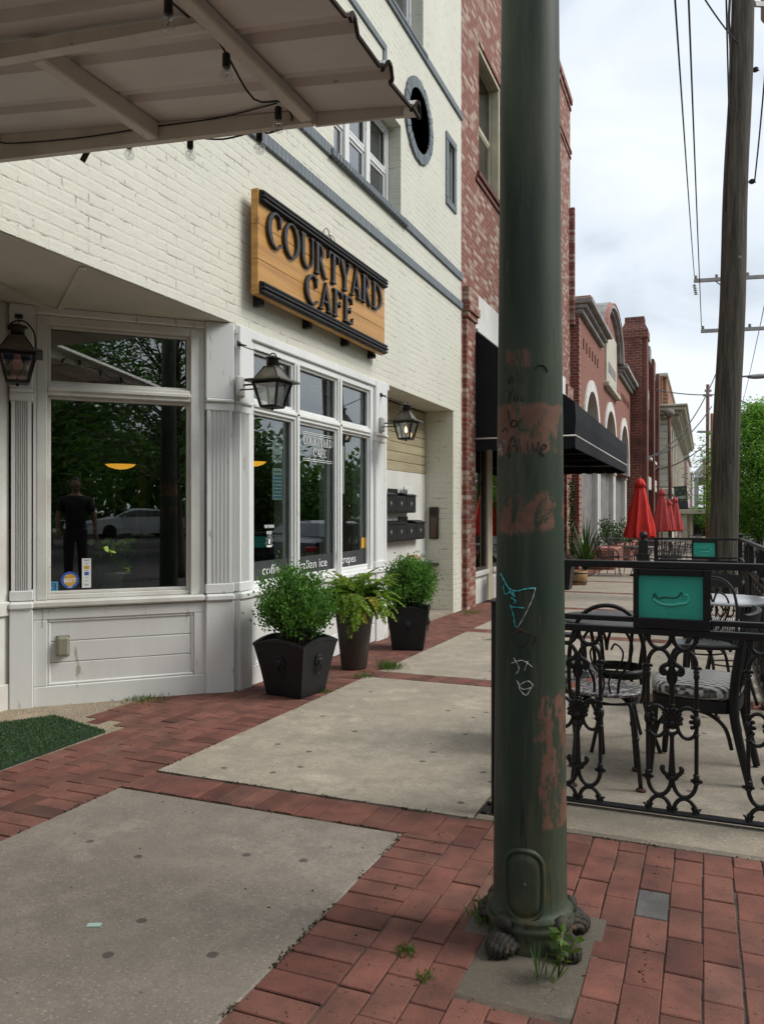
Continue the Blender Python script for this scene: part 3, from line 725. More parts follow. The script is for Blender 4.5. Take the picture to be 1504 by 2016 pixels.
# ---------------------------------------------------------------- letters
def glyph(ch):
    """capital letters with bracketed serifs: (advance, polygons), cap height 1"""
    t, h, o, sh = .150, .058, .065, .038
    P = []
    def rect(x0, y0, x1, y1): P.append([(x0, y0), (x1, y0), (x1, y1), (x0, y1)])
    def serif(x0, x1, y, up):
        s_ = 1 if up else -1
        P.append([(x0 - o, y), (x1 + o, y), (x1 + o, y + s_ * sh), (x1 + .01, y + s_ * sh * 2), (x0 - .01, y + s_ * sh * 2), (x0 - o, y + s_ * sh)][::s_])
    def stem(x, w_=t, y0=0, y1=1, bot=True, top=True):
        rect(x, y0, x + w_, y1)
        if bot: serif(x, x + w_, y0, True)
        if top: serif(x, x + w_, y1, False)
    def band(cx, cy_, ro, rio, a0, a1, dx=0.0, n=18):
        A = [(cx + ro[0] * math.cos(R(a0 + (a1 - a0) * i / n)), cy_ + ro[1] * math.sin(R(a0 + (a1 - a0) * i / n))) for i in range(n + 1)]
        B = [(cx + dx + rio[0] * math.cos(R(a0 + (a1 - a0) * i / n)), cy_ + rio[1] * math.sin(R(a0 + (a1 - a0) * i / n))) for i in range(n + 1)]
        for i in range(n): P.append([A[i], A[i + 1], B[i + 1], B[i]])
    if ch == 'C':
        band(.44, .5, (.44, .52), (.30, .465), 48, 318, .03); P.append([(.66, .62), (.70, .62), (.74, .98), (.69, .98), (.60, .86)]); return .80, P
    if ch == 'O': band(.45, .5, (.45, .52), (.295, .472), 0, 360, 0, 32); return .90, P
    if ch == 'U':
        stem(.08, t, .32, 1, False); stem(.70, h * 1.1, .32, 1, False)
        band(.08 + .342, .32, (.342, .34), (.225, .28), 180, 360, .03); return .84, P
    if ch == 'R':
        stem(.08); band(.23, .74, (.36, .26), (.215, .205), -90, 90); rect(.2, .48, .25, .53); rect(.2, .945, .25, 1)
        P.append([(.26, .50), (.42, .51), (.72, .03), (.84, .03), (.84, 0), (.60, 0)]); return .84, P
    if ch == 'T':
        stem(.30, t, 0, .95, True, False); rect(.0, .945, .75, 1)
        P.append([(0, .945), (0, .74), (.03, .74), (.10, .945)]); P.append([(.75, .945), (.65, .945), (.72, .74), (.75, .74)]); return .76, P
    if ch == 'Y':
        stem(.31, t, 0, .46, True, False)
        P.append([(.02, .97), (.21, .97), (.47, .42), (.31, .42)]); P.append([(.66, .97), (.74, .97), (.44, .42), (.37, .44)])
        rect(-.05, .96, .29, 1); rect(.56, .96, .84, 1); return .77, P
    if ch == 'A':
        P.append([(.08, .03), (.15, .03), (.41, .92), (.39, 1.02)]); P.append([(.39, 1.02), (.43, 1.02), (.78, .03), (.60, .03), (.345, .86)])
        rect(.19, .29, .62, .345); rect(-.02, 0, .26, .036); rect(.50, 0, .87, .036); return .84, P
    if ch == 'D':
        stem(.08); band(.23, .5, (.62, .5), (.46, .445), -90, 90, 0, 22); rect(.2, 0, .25, .055); rect(.2, .945, .25, 1); return .90, P
    if ch in 'EF':
        stem(.08); rect(.2, .945, .62, 1); rect(.2, .475, .48, .53); P.append([(.62, .945), (.52, .945), (.59, .76), (.62, .76)])
        P.append([(.45, .60), (.48, .62), (.48, .39), (.45, .41)])
        if ch == 'E': rect(.2, 0, .64, .055); P.append([(.54, .055), (.64, .055), (.67, .25), (.63, .25)])
        return (.72 if ch == 'E' else .68), P
    return .35, P
def letters(mb, text, org, ux, uy, out_, size, depth, width=None, track=.06, proud=.0004):
    """serif capitals laid on a plane: org = left end of the baseline"""
    adv = []; x = 0
    for c_ in text: a, p = glyph(c_); adv.append((x, p)); x += a + track
    x -= track
    kx = (width / (x * size)) if width else 1.0
    ux, uy, out_ = Vector(ux), Vector(uy), Vector(out_)
    for x0, ps in adv:
        for i, p in enumerate(ps):
            d = depth + proud * (i % 7) * .35
            q = [Vector(org) + ux * ((x0 + a) * size * kx) + uy * (b_ * size) for a, b_ in p]; n = len(q)
            mb.add(q + [v + out_ * d for v in q], [list(range(n))[::-1], list(range(n, 2 * n))] + [(k, (k + 1) % n, n + (k + 1) % n, n + k) for k in range(n)])
def text_mesh(name, s, size, M, m, parent=None, extrude=.0008, align='LEFT', bold=0.0, width=None):
    cu = bpy.data.curves.new('t', 'FONT'); cu.body = s; cu.size = size; cu.extrude = extrude; cu.align_x = align; cu.offset = bold; cu.resolution_u = 3
    to = bpy.data.objects.new('t', cu); COL.objects.link(to)
    dg = bpy.context.evaluated_depsgraph_get(); dg.update()
    me = bpy.data.meshes.new_from_object(to.evaluated_get(dg)); bpy.data.objects.remove(to); bpy.data.curves.remove(cu)
    if width:
        xs = [v.co.x for v in me.vertices]; k = width / max(1e-6, max(xs) - min(xs))
        for v in me.vertices: v.co.x *= k
    me.transform(M); me.materials.clear(); me.materials.append(m); me.name = name
    off = Vector((0, 0, 0)); q = parent
    while q is not None: off += q.location; q = q.parent
    me.transform(Matrix.Translation(-off))
    o = bpy.data.objects.new(name, me); COL.objects.link(o)
    if parent is not None: o.parent = parent
    return o
def mat4(org, ux, uy):
    ux, uy = Vector(ux).normalized(), Vector(uy).normalized(); n = ux.cross(uy)
    return Matrix(((ux.x, uy.x, n.x, org[0]), (ux.y, uy.y, n.y, org[1]), (ux.z, uy.z, n.z, org[2]), (0, 0, 0, 1)))
black = mat('black_paint', (.014, .014, .0155), (.008, .008, .009), .5, spec=.35, scale=9, bump=.05, bscale=60)
iron = mat('black_iron', (.007, .0075, .008), (.0035, .0035, .004), .45, scale=14, bump=.12, bscale=90, spots=(.035, .026, .016), spscale=30, splo=.69, spec=.4)

# ---------------------------------------------------------------- sign over the window
sgn = thing('wall_sign', 'golden wood board sign with raised black COURTYARD CAFE letters on cream brick wall', 'sign', (XF, 6.6, 3.35))
wood, wt, wbs = _base('sign_wood'); v = objvec(wt, scale=(1, .35, 9))
cc = mixc(wt, ramp(wt, noise(wt, v, 2.2, 9, .62, .6), .32, .70), (.36, .165, .034), (.60, .315, .075))
cc = mixc(wt, ramp(wt, noise(wt, objvec(wt, scale=(1, .5, 1.2)), 4.0, 3, .5), .66, .74), cc, (.20, .09, .025))
wt.links.new(cc, wbs.inputs['Base Color']); wbs.inputs['Roughness'].default_value = .42; bumpn(wt, wbs, noise(wt, v, 7, 6), .12)
b = MB()
for k in range(3): b.bbox((-3.232, 5.28, 2.947 + k * .2715), (-3.17, 7.884, 2.947 + (k + 1) * .2715 - .0012), .003)
b.build('board', wood, sgn)
for z0 in (2.952, 3.655):
    b = MB(); b.bbox((-3.171, 5.298, z0), (-3.150, 7.880, z0 + .098), .004)
    for k in range(3): b.bbox((-3.151, 5.298, z0 + .006 + k * .031), (-3.128 + .006 * (k == 1), 7.880, z0 + .030 + k * .031), .006)
    b.build('trim_rail', black, sgn)
ltr = mat('letter_black', (.030, .029, .034), (.02, .02, .024), .5, scale=9)
for txt, y0, w_, zb, sz in (('COURTYARD', 5.392, 2.375, 3.365, .275), ('CAFE', 6.025, 1.0, 3.075, .250)):
    b = MB(); letters(b, txt, (-3.168, y0, zb), (0, 1, 0), (0, 0, 1), (1, 0, 0), sz, .028, w_, .07); b.build('lettering', ltr, sgn)
for y in (5.42, 6.25, 7.05, 7.72):
    b = MB(); b.bbox((-3.302, y, 2.895), (-3.226, y + .055, 2.944), .004); b.bbox((-3.302, y + .004, 2.95), (-3.2325, y + .05, 3.7), .003); b.ball((-3.222, y + .028, 2.915), .010, 8); b.build('bracket', black, sgn)
wc = MB(); rn = random.Random(4); pth = []
for k in range(60):
    a = k * .55; pth.append((-3.27 + .02 * math.sin(a * .7), 6.72 + .07 * math.cos(a) + .0011 * k, 3.80 + .045 * math.sin(a) + .03 * math.sin(k * .21)))
wc.tube(pth, .0035, 5); wc.tube([(-3.27, 6.62, 3.77), (-3.265, 6.60, 3.86), (-3.265, 6.68, 3.92), (-3.27, 6.76, 3.87), (-3.27, 6.90, 3.80), (-3.27, 7.0, 3.76)], .004, 6)
tag(wc.build('wire_coil', mat('wire_brown', (.09, .035, .025), (.04, .02, .015), .5)), 'small tangle of brown cable resting on top of the wooden sign', 'cable')
# ================================================================ THINGS AT THE CAFE
# ---- lanterns
lan_glass = glass('lantern_glass', (.86, .87, .84), .95, 1.5, base=.10)
bronze = mat('dark_bronze', (.040, .036, .030), (.022, .020, .018), .42, metal=.6, scale=12, bump=.1, bscale=60, spots=(.10, .09, .07), spscale=20, splo=.7)
roof_m = mat('aged_copper_roof', (.17, .155, .125), (.09, .08, .065), .4, metal=.7, scale=9, bump=.1, bscale=40)
flame = emit('gas_flame', (1.0, .52, .16), 14.0)
def lantern(label, base, n, lit, rim_w=.30, burner=True):
    n = Vector(n).normalized(); a = n.cross(Vector((0, 0, 1))); B = Vector(base)
    c = B + n * .29
    t = thing('gas_lantern', label, 'lantern', B, 'gas lanterns on the cafe front')
    M = Matrix(((a.x, n.x, 0, c.x), (a.y, n.y, 0, c.y), (0, 0, 1, c.z), (0, 0, 0, 1)))
    P = lambda x, y, z: M @ Vector((x, y, z))
    zr, zb, zt = 0.0, -.185, .105
    def frustum(mb, w0, z0, w1, z1): mb.sweep([[P(sx * w0, sy * w0, z0) for sx, sy in ((-1, -1), (1, -1), (1, 1), (-1, 1))], [P(sx * w1, sy * w1, z1) for sx, sy in ((-1, -1), (1, -1), (1, 1), (-1, 1))]], smooth=False)
    r = MB(); frustum(r, rim_w / 2, zr, rim_w / 2 - .004, zr + .012); frustum(r, .105, zr + .012, .046, zt); frustum(r, .05, zt, .05, zt + .007)
    r.build('roof', roof_m, t)
    r = MB(); frustum(r, rim_w / 2 + .002, zr - .008, rim_w / 2 + .002, zr - .0005)
    for sx, sy in ((-1, -1), (1, -1), (1, 1), (-1, 1)):
        r.bar(P(sx * .104, sy * .104, zr - .008), P(sx * .062, sy * .062, zb), .016, .016, up=a)
        r.bar(P(sx * .10, sy * .10, zr + .014), P(sx * .046, sy * .046, zt), .008, .008, up=a)
    for zz, ww in ((zb, .062), (zr - .016, .104)):
        q = [P(sx * ww, sy * ww, zz) for sx, sy in ((-1, -1), (1, -1), (1, 1), (-1, 1))]
        for i in range(4): r.bar(q[i], q[(i + 1) % 4], .015, .014)
    frustum(r, .064, zb - .012, .070, zb - .002); r.ball(P(0, 0, zb - .018), .012, 8)
    r.build('cage', bronze, t)
    r = MB(); r.lathe([(.044, 0), (.044, .055), (.046, .057), (.066, .058), (.060, .066), (.03, .075), (.012, .082), (.001, .083)], P(0, 0, zt + .007), 20); r.build('chimney', bronze, t)
    for k in range(4):
        rot = Matrix.Rotation(R(90 * k), 4, 'Z'); g_ = MB()
        q = [M @ (rot @ Vector(p)) for p in ((-.094, -.1015, zr - .022), (.094, -.1015, zr - .022), (.056, -.0615, zb + .006), (-.056, -.0615, zb + .006))]
        o = [M @ (rot @ Vector(p)) for p in ((-.094, -.0985, zr - .022), (.094, -.0985, zr - .022), (.056, -.0585, zb + .006), (-.056, -.0585, zb + .006))]
        g_.sweep([q, o], smooth=False); g_.build('pane', lan_glass, t)
    r = MB(); r.tube([P(0, 0, zb), P(0, 0, zb + .045)], .008, 8); r.tube([P(0, 0, zb + .045), P(.018, 0, zb + .055), P(.03, 0, zb + .075)], .004, 6); r.tube([P(0, 0, zb + .045), P(-.018, 0, zb + .055), P(-.03, 0, zb + .075)], .004, 6)
    r.build('burner', bronze, t)
    if lit:
        f = MB(); f.lathe([(.001, 0), (.010, .010), (.014, .025), (.010, .045), (.004, .060), (.001, .07)], P(0, 0, zb + .065), 10); f.build('flame', flame, t)
    y = MB()                                     # yoke hoop and bracket
    hoop = [P(-.108, 0, zr), P(-.108, 0, zr + .07), P(-.10, 0, zr + .14), P(-.07, 0, zr + .19), P(-.03, 0, zr + .215), P(.02, 0, zr + .205), P(.05, 0, zr + .175), P(.052, 0, zr + .15), P(.03, 0, zt + .085)]
    y.tube(hoop, .0055, 8)
    y.tube([P(0, -.29, zr + .30), P(0, -.18, zr + .255), P(-.01, -.02, zr + .205)], .0045, 6)
    y.tube([P(-.03, -.29, zr - .004), P(-.03, -.12, zr - .004)], .008, 6); y.tube([P(.03, -.29, zr - .05), P(.03, -.09, zr - .05)], .006, 6)
    y.build('bracket_arm', bronze, t)
    e_ = MB(); e_.bbox((-.03, -.2915, zr + .285), (.03, -.282, zr + .325), .004, M); e_.tube([P(0, -.29, zr + .30), P(0, -.272, zr + .30)], .012, 8)
    for k in range(3): e_.lathe([(.012, -.003), (.015, 0), (.012, .003)], P(0, -.265 + k * .014, zr + .298 - k * .004), 10)
    e_.build('eye_bolt', bronze, t)
    b_ = MB(); b_.bbox((-.055, -.292, zr - .10), (.055, -.262, zr + .06), .012, M); b_.build('wall_box', mat('lantern_box', (.50, .50, .47), (.40, .40, .37), .5, scale=8), t)
    if lit:
        pass
    return t
lantern('bronze gas lantern on the white corner pilaster beneath the left end of the sign', (XF + .03, 5.17, 2.24), (1, 0, 0), False)
lantern('bronze gas lantern with a lit flame beside the mailbox alcove', (XF + .03, 8.03, 2.24), (1, 0, 0), True)
pL = MC @ Vector((1.49, .03, 2.30))
lantern('bronze gas lantern on the fluted pilaster left of the big bay window', pL, (1, -1, 0), False)

# ---- canopy over the entry
can = thing('entry_canopy', 'dirty white corrugated metal canopy on painted timber joists over the entry', 'canopy', (XF, 1.0, 2.86))
can_m = mat('canopy_sheet', (.78, .76, .73), (.62, .60, .57), .55, scale=2.2, bump=.05, bscale=40, stretch=(.4, 1, 1), spots=(.24, .19, .15), spscale=12, splo=.70)
joist_m = mat('canopy_timber', (.75, .715, .63), (.60, .565, .49), .65, scale=4, bump=.2, bscale=40, stretch=(1, .4, 1), spots=(.13, .11, .08), spscale=30, splo=.68)
YC, XO = 2.62, -.955
def cz(x): return 2.98 + (x - XF) * (-.119)
def fb(x): return 2.819 - .0783 * (x + 2.89)       # sheet underside falls towards the street
b = MB(); prof = []
y = -3.0
while y < YC - .02:
    prof += [(y, 0), (y + .17, 0), (y + .185, .009), (y + .20, 0.0), (y + .215, .035), (y + .24, .035), (y + .262, 0)]; y += .272
prof.append((YC, 0)); rn = random.Random(8)
rows = []
for k in range(9):
    x = XF + .01 + (XO - XF - .01) * k / 8
    j = rn.uniform(0, .012) if k == 8 else 0
    rows.append([Vector((x + (rn.uniform(-.012, .012) if k == 8 else 0), p[0], cz(x) + p[1] + .002 * math.sin(p[0] * 3 + k))) for p in prof])
n = len(prof)
vs = [p for r_ in rows for p in r_] + [p + Vector((0, 0, .003)) for r_ in rows for p in r_]; fs = []
o_ = 9 * n
for i in range(8):
    for j in range(n - 1):
        fs.append((i * n + j, i * n + j + 1, (i + 1) * n + j + 1, (i + 1) * n + j)); fs.append((o_ + i * n + j, o_ + (i + 1) * n + j, o_ + (i + 1) * n + j + 1, o_ + i * n + j + 1))
for j in range(n - 1): fs.append((8 * n + j, 8 * n + j + 1, o_ + 8 * n + j + 1, o_ + 8 * n + j))
for i in range(8): fs.append((i * n + n - 1, (i + 1) * n + n - 1, o_ + (i + 1) * n + n - 1, o_ + i * n + n - 1))
b.add(vs, fs); b.build('roof_sheet', can_m, can, recalc=False)
e_ = MB()                                            # rusty drip edge of the sheet
for j in range(n - 1):
    a, b2 = rows[8][j], rows[8][j + 1]
    e_.bar(a + Vector((.004, 0, -.004)), b2 + Vector((.004, 0, -.004)), .010, .011)
e_.build('rusty_edge', mat('rust_edge', (.06, .035, .025), (.02, .015, .012), .9, scale=40), can)
for x, y0, y1 in ((-1.345, -3, YC - .035), (-2.03, 1.985, YC - .035), (-2.22, -3, 1.94), (-2.92, 1.985, YC - .035), (-2.95, -3, 1.94)):
    j = MB(); zt = cz(x) - .004; j.bbox((x - .026, y0, fb(x) + .004 if y1 > 2 or x > -1.5 else fb(x) + .02), (x + .026, y1, zt), .006); j.build('joist', joist_m, can)
for y0 in (1.945, -.6):
    j = MB(); xa, xb = XF + .02, -1.372
    j.sweep([[(x, y0 + dy, z) for dy, z in ((0, fb(x) + .006), (.038, fb(x) + .006), (.038, cz(x) - .022), (0, cz(x) - .022))] for x in (xa, xb)], smooth=False); j.build('cross_joist', joist_m, can)
j = MB(); j.sweep([[(x, YC - .035 + dy, z) for dy, z in ((0, fb(x)), (.03, fb(x)), (.03, cz(x) - .002), (0, cz(x) - .002))] for x in (XF + .02, -1.33)], smooth=False)
j.build('fascia_board', joist_m, can)
j = MB(); j.sweep([[(x, YC - .004 + dy, z) for dy, z in ((0, fb(x) + .002), (.012, fb(x) + .002), (.012, cz(x) + .012), (0, cz(x) + .012))] for x in (-1.329, XO - .03)], smooth=False)
j.build('edge_trim', can_m, can)
# string of bulbs stapled along the joist and the fascia
bulb_g = glass('bulb_glass', (.93, .94, .94), .9, 1.5, base=.06)
sl = thing('string_lights', 'string of clear unlit globe bulbs on a black cable under the canopy', 'string lights', (-1.4, 2.5, 2.65), None)
wire = mat('black_cable', (.012, .012, .012), (.008, .008, .008), .5)
spots = [FY(170, 302, YC + .02), FY(255, 280, YC + .02), FY(375, 280, YC + .02), FY(511, 266, YC + .02)]
B1 = FY(548, 222, YC - .10); B2 = FX(446, 118, B1.x + .03); B3 = FX(332, 12, B1.x + .03)
cab = MB()
pth = [spots[0], spots[0] + Vector((.05, 0, .03)), spots[1] + Vector((-.05, -.01, .012)), spots[1] + Vector((0, 0, .022)), FY(292, 278, YC), FY(318, 271, YC), spots[2] + Vector((0, 0, .02)), FY(440, 274, YC), spots[3] + Vector((0, 0, .018)), FY(530, 262, YC), FY(575, 240, YC - .03), B1 + Vector((.02, -.01, .03)), FX(500, 195, B1.x + .03), B2 + Vector((0, 0, .02)), FX(425, 75, B1.x + .02), FX(395, 48, B1.x + .02), B3 + Vector((0, .02, .02)), B3 + Vector((0, -.5, .03)), B3 + Vector((0, -1.5, .0))]
cab.tube(pth, .0036, 6)
pt2 = [FY(0, 268, YC - .04), FY(12, 282, YC - .04), FY(150, 272, YC - .04), FY(300, 250, YC - .04), FY(430, 232, YC - .04), B1 + Vector((0, -.01, .03))]
cab.tube(pt2, .0028, 6); cab.build('cable', wire, sl)
sk = MB(); sk.tube([spots[0] + Vector((.01, 0, .01)), spots[0] + Vector((-.02, 0, -.03))], .012, 8); sk.build('socket', wire, sl)
for p in spots[1:] + [B1, B2, B3]:
    sk = MB(); sk.lathe([(.011, -.048), (.013, -.044), (.0125, -.004), (.008, 0)], p + Vector((0, 0, .022)), 10); so = sk.build('socket', wire, sl)
    g_ = MB(); g_.ball(p + Vector((0, 0, -.052)), .022, 16); g_.lathe([(.011, 0), (.012, .012)], p + Vector((0, 0, -.036)), 12); g_.build('bulb', bulb_g, sl)
    fl = MB(); fl.tube([p + Vector((0, 0, -.026)), p + Vector((.004, 0, -.045)), p + Vector((-.004, 0, -.055))], .0012, 4); fl.build('filament', bronze, sl)

# ---- electrical cover on the bulkhead
t = thing('outlet_cover', 'olive grey weatherproof outlet cover on the white bulkhead panel', 'outlet', MC @ Vector((1.21, 0, .33)))
b = MB(); b.bbox((1.165, -.002, .262), (1.255, .012, .408), .005, MC); b.build('back_plate', mat('outlet_grey', (.30, .29, .22), (.24, .23, .18), .5), t)
b = MB(); b.bbox((1.168, .0125, .265), (1.250, .055, .402), .016, MC); b.build('lid', MATS['outlet_grey'], t)

# ---- stickers inside the bay window and lettering on the shop glass
def on_glass(s, z, o=-.068): return MC @ Vector((s, o, z))
vin = mat('white_vinyl', (.78, .80, .79), (.70, .72, .71), .5)
blue_v = mat('blue_vinyl', (.10, .34, .56), (.08, .28, .48), .5); navy = mat('navy_vinyl', (.025, .05, .10), (.02, .04, .08), .5)
yell = mat('amber_vinyl', (.66, .36, .03), (.60, .32, .03), .5); blue2 = mat('royal_blue_vinyl', (.05, .13, .45), (.04, .10, .38), .5)
ux = Vector((.7071, .7071, 0)); uz = Vector((0, 0, 1)); nC = Vector((.7071, -.7071, 0))
def disc(mb, c, r0, r1, d0, d1, n=28):
    rings = []
    for r_, d in ((r0, d0), (r1, d0), (r1, d1), (r0, d1)):
        rings.append([c + ux * (r_ * math.cos(2 * math.pi * k / n)) + uz * (r_ * math.sin(2 * math.pi * k / n)) + nC * d for k in range(n)])
    mb.sweep(rings, closed=True, smooth=False)
t = thing('camera_sticker', 'square light blue sticker with a camera outline in the bay window corner', 'sticker', on_glass(1.28, .735))
b = MB(); b.box((1.24, -.0692, .69), (1.322, -.0682, .778), MC); b.build('backing', blue_v, t)
b = MB(); c = on_glass(1.281, .734, -.0682)
for lo, hi in (((1.255, .760), (1.307, .766)), ((1.255, .703), (1.307, .709)), ((1.255, .709), (1.261, .760)), ((1.301, .709), (1.307, .760))): b.box((lo[0], -.0681, lo[1]), (hi[0], -.0677, hi[1]), MC)
disc(b, c, .011, .017, 0, .0004); disc(b, c + ux * .016 + uz * .018, .0005, .004, 0, .0004, 12); b.build('camera_outline', navy, t)
t = thing('award_sticker', 'round blue and amber BEST sticker in the bay window', 'sticker', on_glass(1.162, .786))
b = MB(); c = on_glass(1.163, .786, -.0690); disc(b, c, .043, .060, 0, .0006); b.build('ring', blue2, t)
b = MB(); disc(b, c, .0003, .043, .0, .0005); b.build('disc', yell, t)
text_mesh('lettering', 'BEST', .038, mat4(on_glass(1.163, .770, -.0680), ux, uz), vin, t, .0004, 'CENTER', .0012, .080)
text_mesh('lettering', 'THE', .014, mat4(on_glass(1.183, .812, -.0680), ux, uz), vin, t, .0003, 'CENTER', .0002)
text_mesh('lettering', '2018', .015, mat4(on_glass(1.163, .731, -.0680), ux, uz), vin, t, .0003, 'CENTER', .0003)
t = thing('card_strip_sticker', 'tall white payment card strip sticker in the bay window', 'sticker', on_glass(1.05, .835))
b = MB(); b.box((1.022, -.0692, .727), (1.083, -.0684, .937), MC); b.build('backing', vin, t)
for z, m_, wd in ((.872, yell, .034), (.828, blue2, .030)):
    b = MB(); b.box((1.052 - wd / 2, -.0683, z - .012), (1.052 + wd / 2, -.0679, z + .012), MC); b.build('card_mark', m_, t)
greyv = mat('grey_print', (.30, .32, .34), (.25, .27, .29), .6)
b = MB()
for z, wd in ((.926, .042), (.920, .03), (.900, .026), (.848, .02), (.800, .022), (.776, .026), (.752, .03), (.746, .024)): b.box((1.052 - wd / 2, -.0683, z - .002), (1.052 + wd / 2, -.0680, z + .002), MC)
b.build('print_lines', greyv, t)

VX = XF - .0590                                     # just inside the facade glass
uy = Vector((0, 1, 0))
def gtext(name, s, y, z, size, parent, m=vin, al='LEFT', bold=0.0, width=None, X=VX): return text_mesh(name, s, size, mat4((X, y, z), uy, uz), m, parent, .0006, al, bold, width)
t = thing('window_lettering', 'white COURTYARD CAFE lettering between double lines on the middle shop pane', 'lettering', (VX, 6.7, 1.88))
b = MB(); letters(b, 'COURTYARD', (VX, 6.385, 1.885), uy, uz, (1, 0, 0), .078, .0008, .60, .07); letters(b, 'CAFE', (VX, 6.58, 1.785), uy, uz, (1, 0, 0), .074, .0008, .28, .07); b.build('lettering', vin, t)
b = MB()
for z in (1.995, 1.978, 1.752, 1.735): b.box((VX, 6.37, z), (VX + .0008, 7.01, z + .005))
b.build('double_line', vin, t)
t = thing('featuring_decal', 'white FEATURING MOJO decal with sunburst on the left shop pane', 'decal', (VX, 5.77, 1.07))
gtext('lettering', 'FEATURING', 5.70, 1.135, .036, t, bold=.001, width=.155); gtext('lettering', 'MOJO', 5.735, 1.083, .036, t, bold=.001, width=.085)
b = MB(); c0 = Vector((VX, 5.778, 1.022))
for k in range(14):
    a = R(-30 + 240 * k / 13); d0, d1 = .036, .078 - .02 * (k % 2)
    q = [c0 + uy * (math.cos(a + s_) * r_ * 1.0) + uz * (math.sin(a + s_) * r_) for r_, s_ in ((d0, -.05), (d1, 0), (d0, .05))]
    b.add(q + [p + Vector((.0008, 0, 0)) for p in q], [(2, 1, 0), (3, 4, 5), (0, 1, 4, 3), (1, 2, 5, 4), (2, 0, 3, 5)])
b.build('sunburst', vin, t)
b = MB(); pts = [(c0.y + .017 * math.cos(a), c0.z + .026 * math.sin(a)) for a in np.linspace(0, 2 * math.pi, 20)[:-1]]; b.prism(pts, VX, VX + .0009, 'x')
pts = [(c0.y - .05, c0.z - .032), (c0.y + .05, c0.z - .032), (c0.y + .035, c0.z - .048), (c0.y - .035, c0.z - .048)]; b.prism(pts, VX, VX + .0009, 'x'); b.build('egg_mark', vin, t)
band_m = mat('charcoal_vinyl', (.055, .056, .062), (.04, .04, .045), .45)
for y0, y1, words, yt in ((5.445, 6.11, 'coffee', 5.66), (6.22, 6.99, 'italian ice', 6.28), (7.10, 7.80, 'crepes', 7.18)):
    t = thing('vinyl_band', {'coffee': 'charcoal vinyl band reading coffee along the left shop pane behind the front boxwood', 'italian ice': 'charcoal vinyl band reading italian ice along the middle shop pane', 'crepes': 'charcoal vinyl band reading crepes along the right shop pane'}[words], 'window band', (VX, y0, .69), 'vinyl bands along the shop panes')
    b = MB(); b.box((VX - .0012, y0, .692), (VX - .0004, y1, .865)); b.build('band', band_m, t)
    gtext('lettering', words, yt, .748, .115, t, bold=.0, width={'coffee': .34, 'italian ice': .58, 'crepes': .36}[words], X=VX + .0005)
t = thing('open_sign', 'white OPEN sign hung on string inside the left shop pane', 'sign', (VX - .02, 5.95, 1.76))
b = MB(); b.bbox((VX - .028, 5.87, 1.69), (VX - .020, 6.03, 1.86), .002); b.build('board', vin, t)
b = MB(); b.bbox((VX - .028, 5.87, 1.37), (VX - .020, 6.03, 1.64), .002); b.build('hours_board', vin, t)
gtext('lettering', 'OPEN', 5.95, 1.715, .06, t, navy, 'CENTER', .0012, .12, X=VX - .0192); gtext('lettering', 'COME IN', 5.95, 1.82, .02, t, navy, 'CENTER', .0004, .12, X=VX - .0192)
gtext('lettering', 'HOURS', 5.95, 1.605, .022, t, navy, 'CENTER', .0004, .12, X=VX - .0192)
b = MB()
for k in range(7): b.box((VX - .0194, 5.88, 1.385 + k * .03), (VX - .019, 6.02, 1.403 + k * .03))
b.build('hours_rows', blue_v, t)
b = MB(); b.tube([(VX - .024, 5.885, 1.858), (VX - .02, 5.95, 2.03), (VX - .024, 6.015, 1.858)], .0025, 5); b.tube([(VX - .024, 5.90, 1.69), (VX - .024, 5.90, 1.64)], .0025, 5); b.tube([(VX - .024, 6.0, 1.69), (VX - .024, 6.0, 1.64)], .0025, 5); b.build('string', mat('jute', (.35, .28, .2), (.3, .24, .17), .8), t)
b = MB(); b.box((VX - .006, 7.06, 1.45), (VX - .005, 7.28, 1.93)); tag(b.build('posted_menu', mat('menu_paper', (.55, .60, .52), (.48, .52, .45), .7, scale=14)), 'pale paper menu taped inside the right shop pane', 'menu')
b = MB(); b.box((VX - .0022, 7.70, .88), (VX - .0014, 7.80, .99)); tag(b.build('amber_sticker', yell), 'small amber sticker low in the right shop pane above the band', 'sticker')

# ---- pendant bowls in the room
pend = emit('pendant_glow', (1.0, .43, .045), 1.6)
def pendant(label, x, y, z):
    t = thing('pendant_lamp', label, 'pendant lamp', (x, y, z), 'amber pendant lamps inside the cafe')
    b = MB(); b.lathe([(.001, -.055), (.06, -.048), (.12, -.028), (.155, 0), (.150, .002), (.12, -.02), (.001, -.045)], (x, y, z), 28); b.build('bowl', pend, t)
    b = MB(); b.lathe([(.158, -.002), (.162, .006), (.155, .010)], (x, y, z), 28); b.tube([(x, y, z), (x, y, LZ + .05)], .006, 6); b.lathe([(.05, 0), (.045, .02), (.01, .03)], (x, y, z + .02), 16); b.build('stem', bronze, t)
pendant('amber glass pendant bowl glowing behind the big bay window', *FD(238, 914, 8.2).to_tuple())
pendant('amber glass pendant bowl at the left edge of the shopfront panes', *FD(497, 909, 8.6).to_tuple())
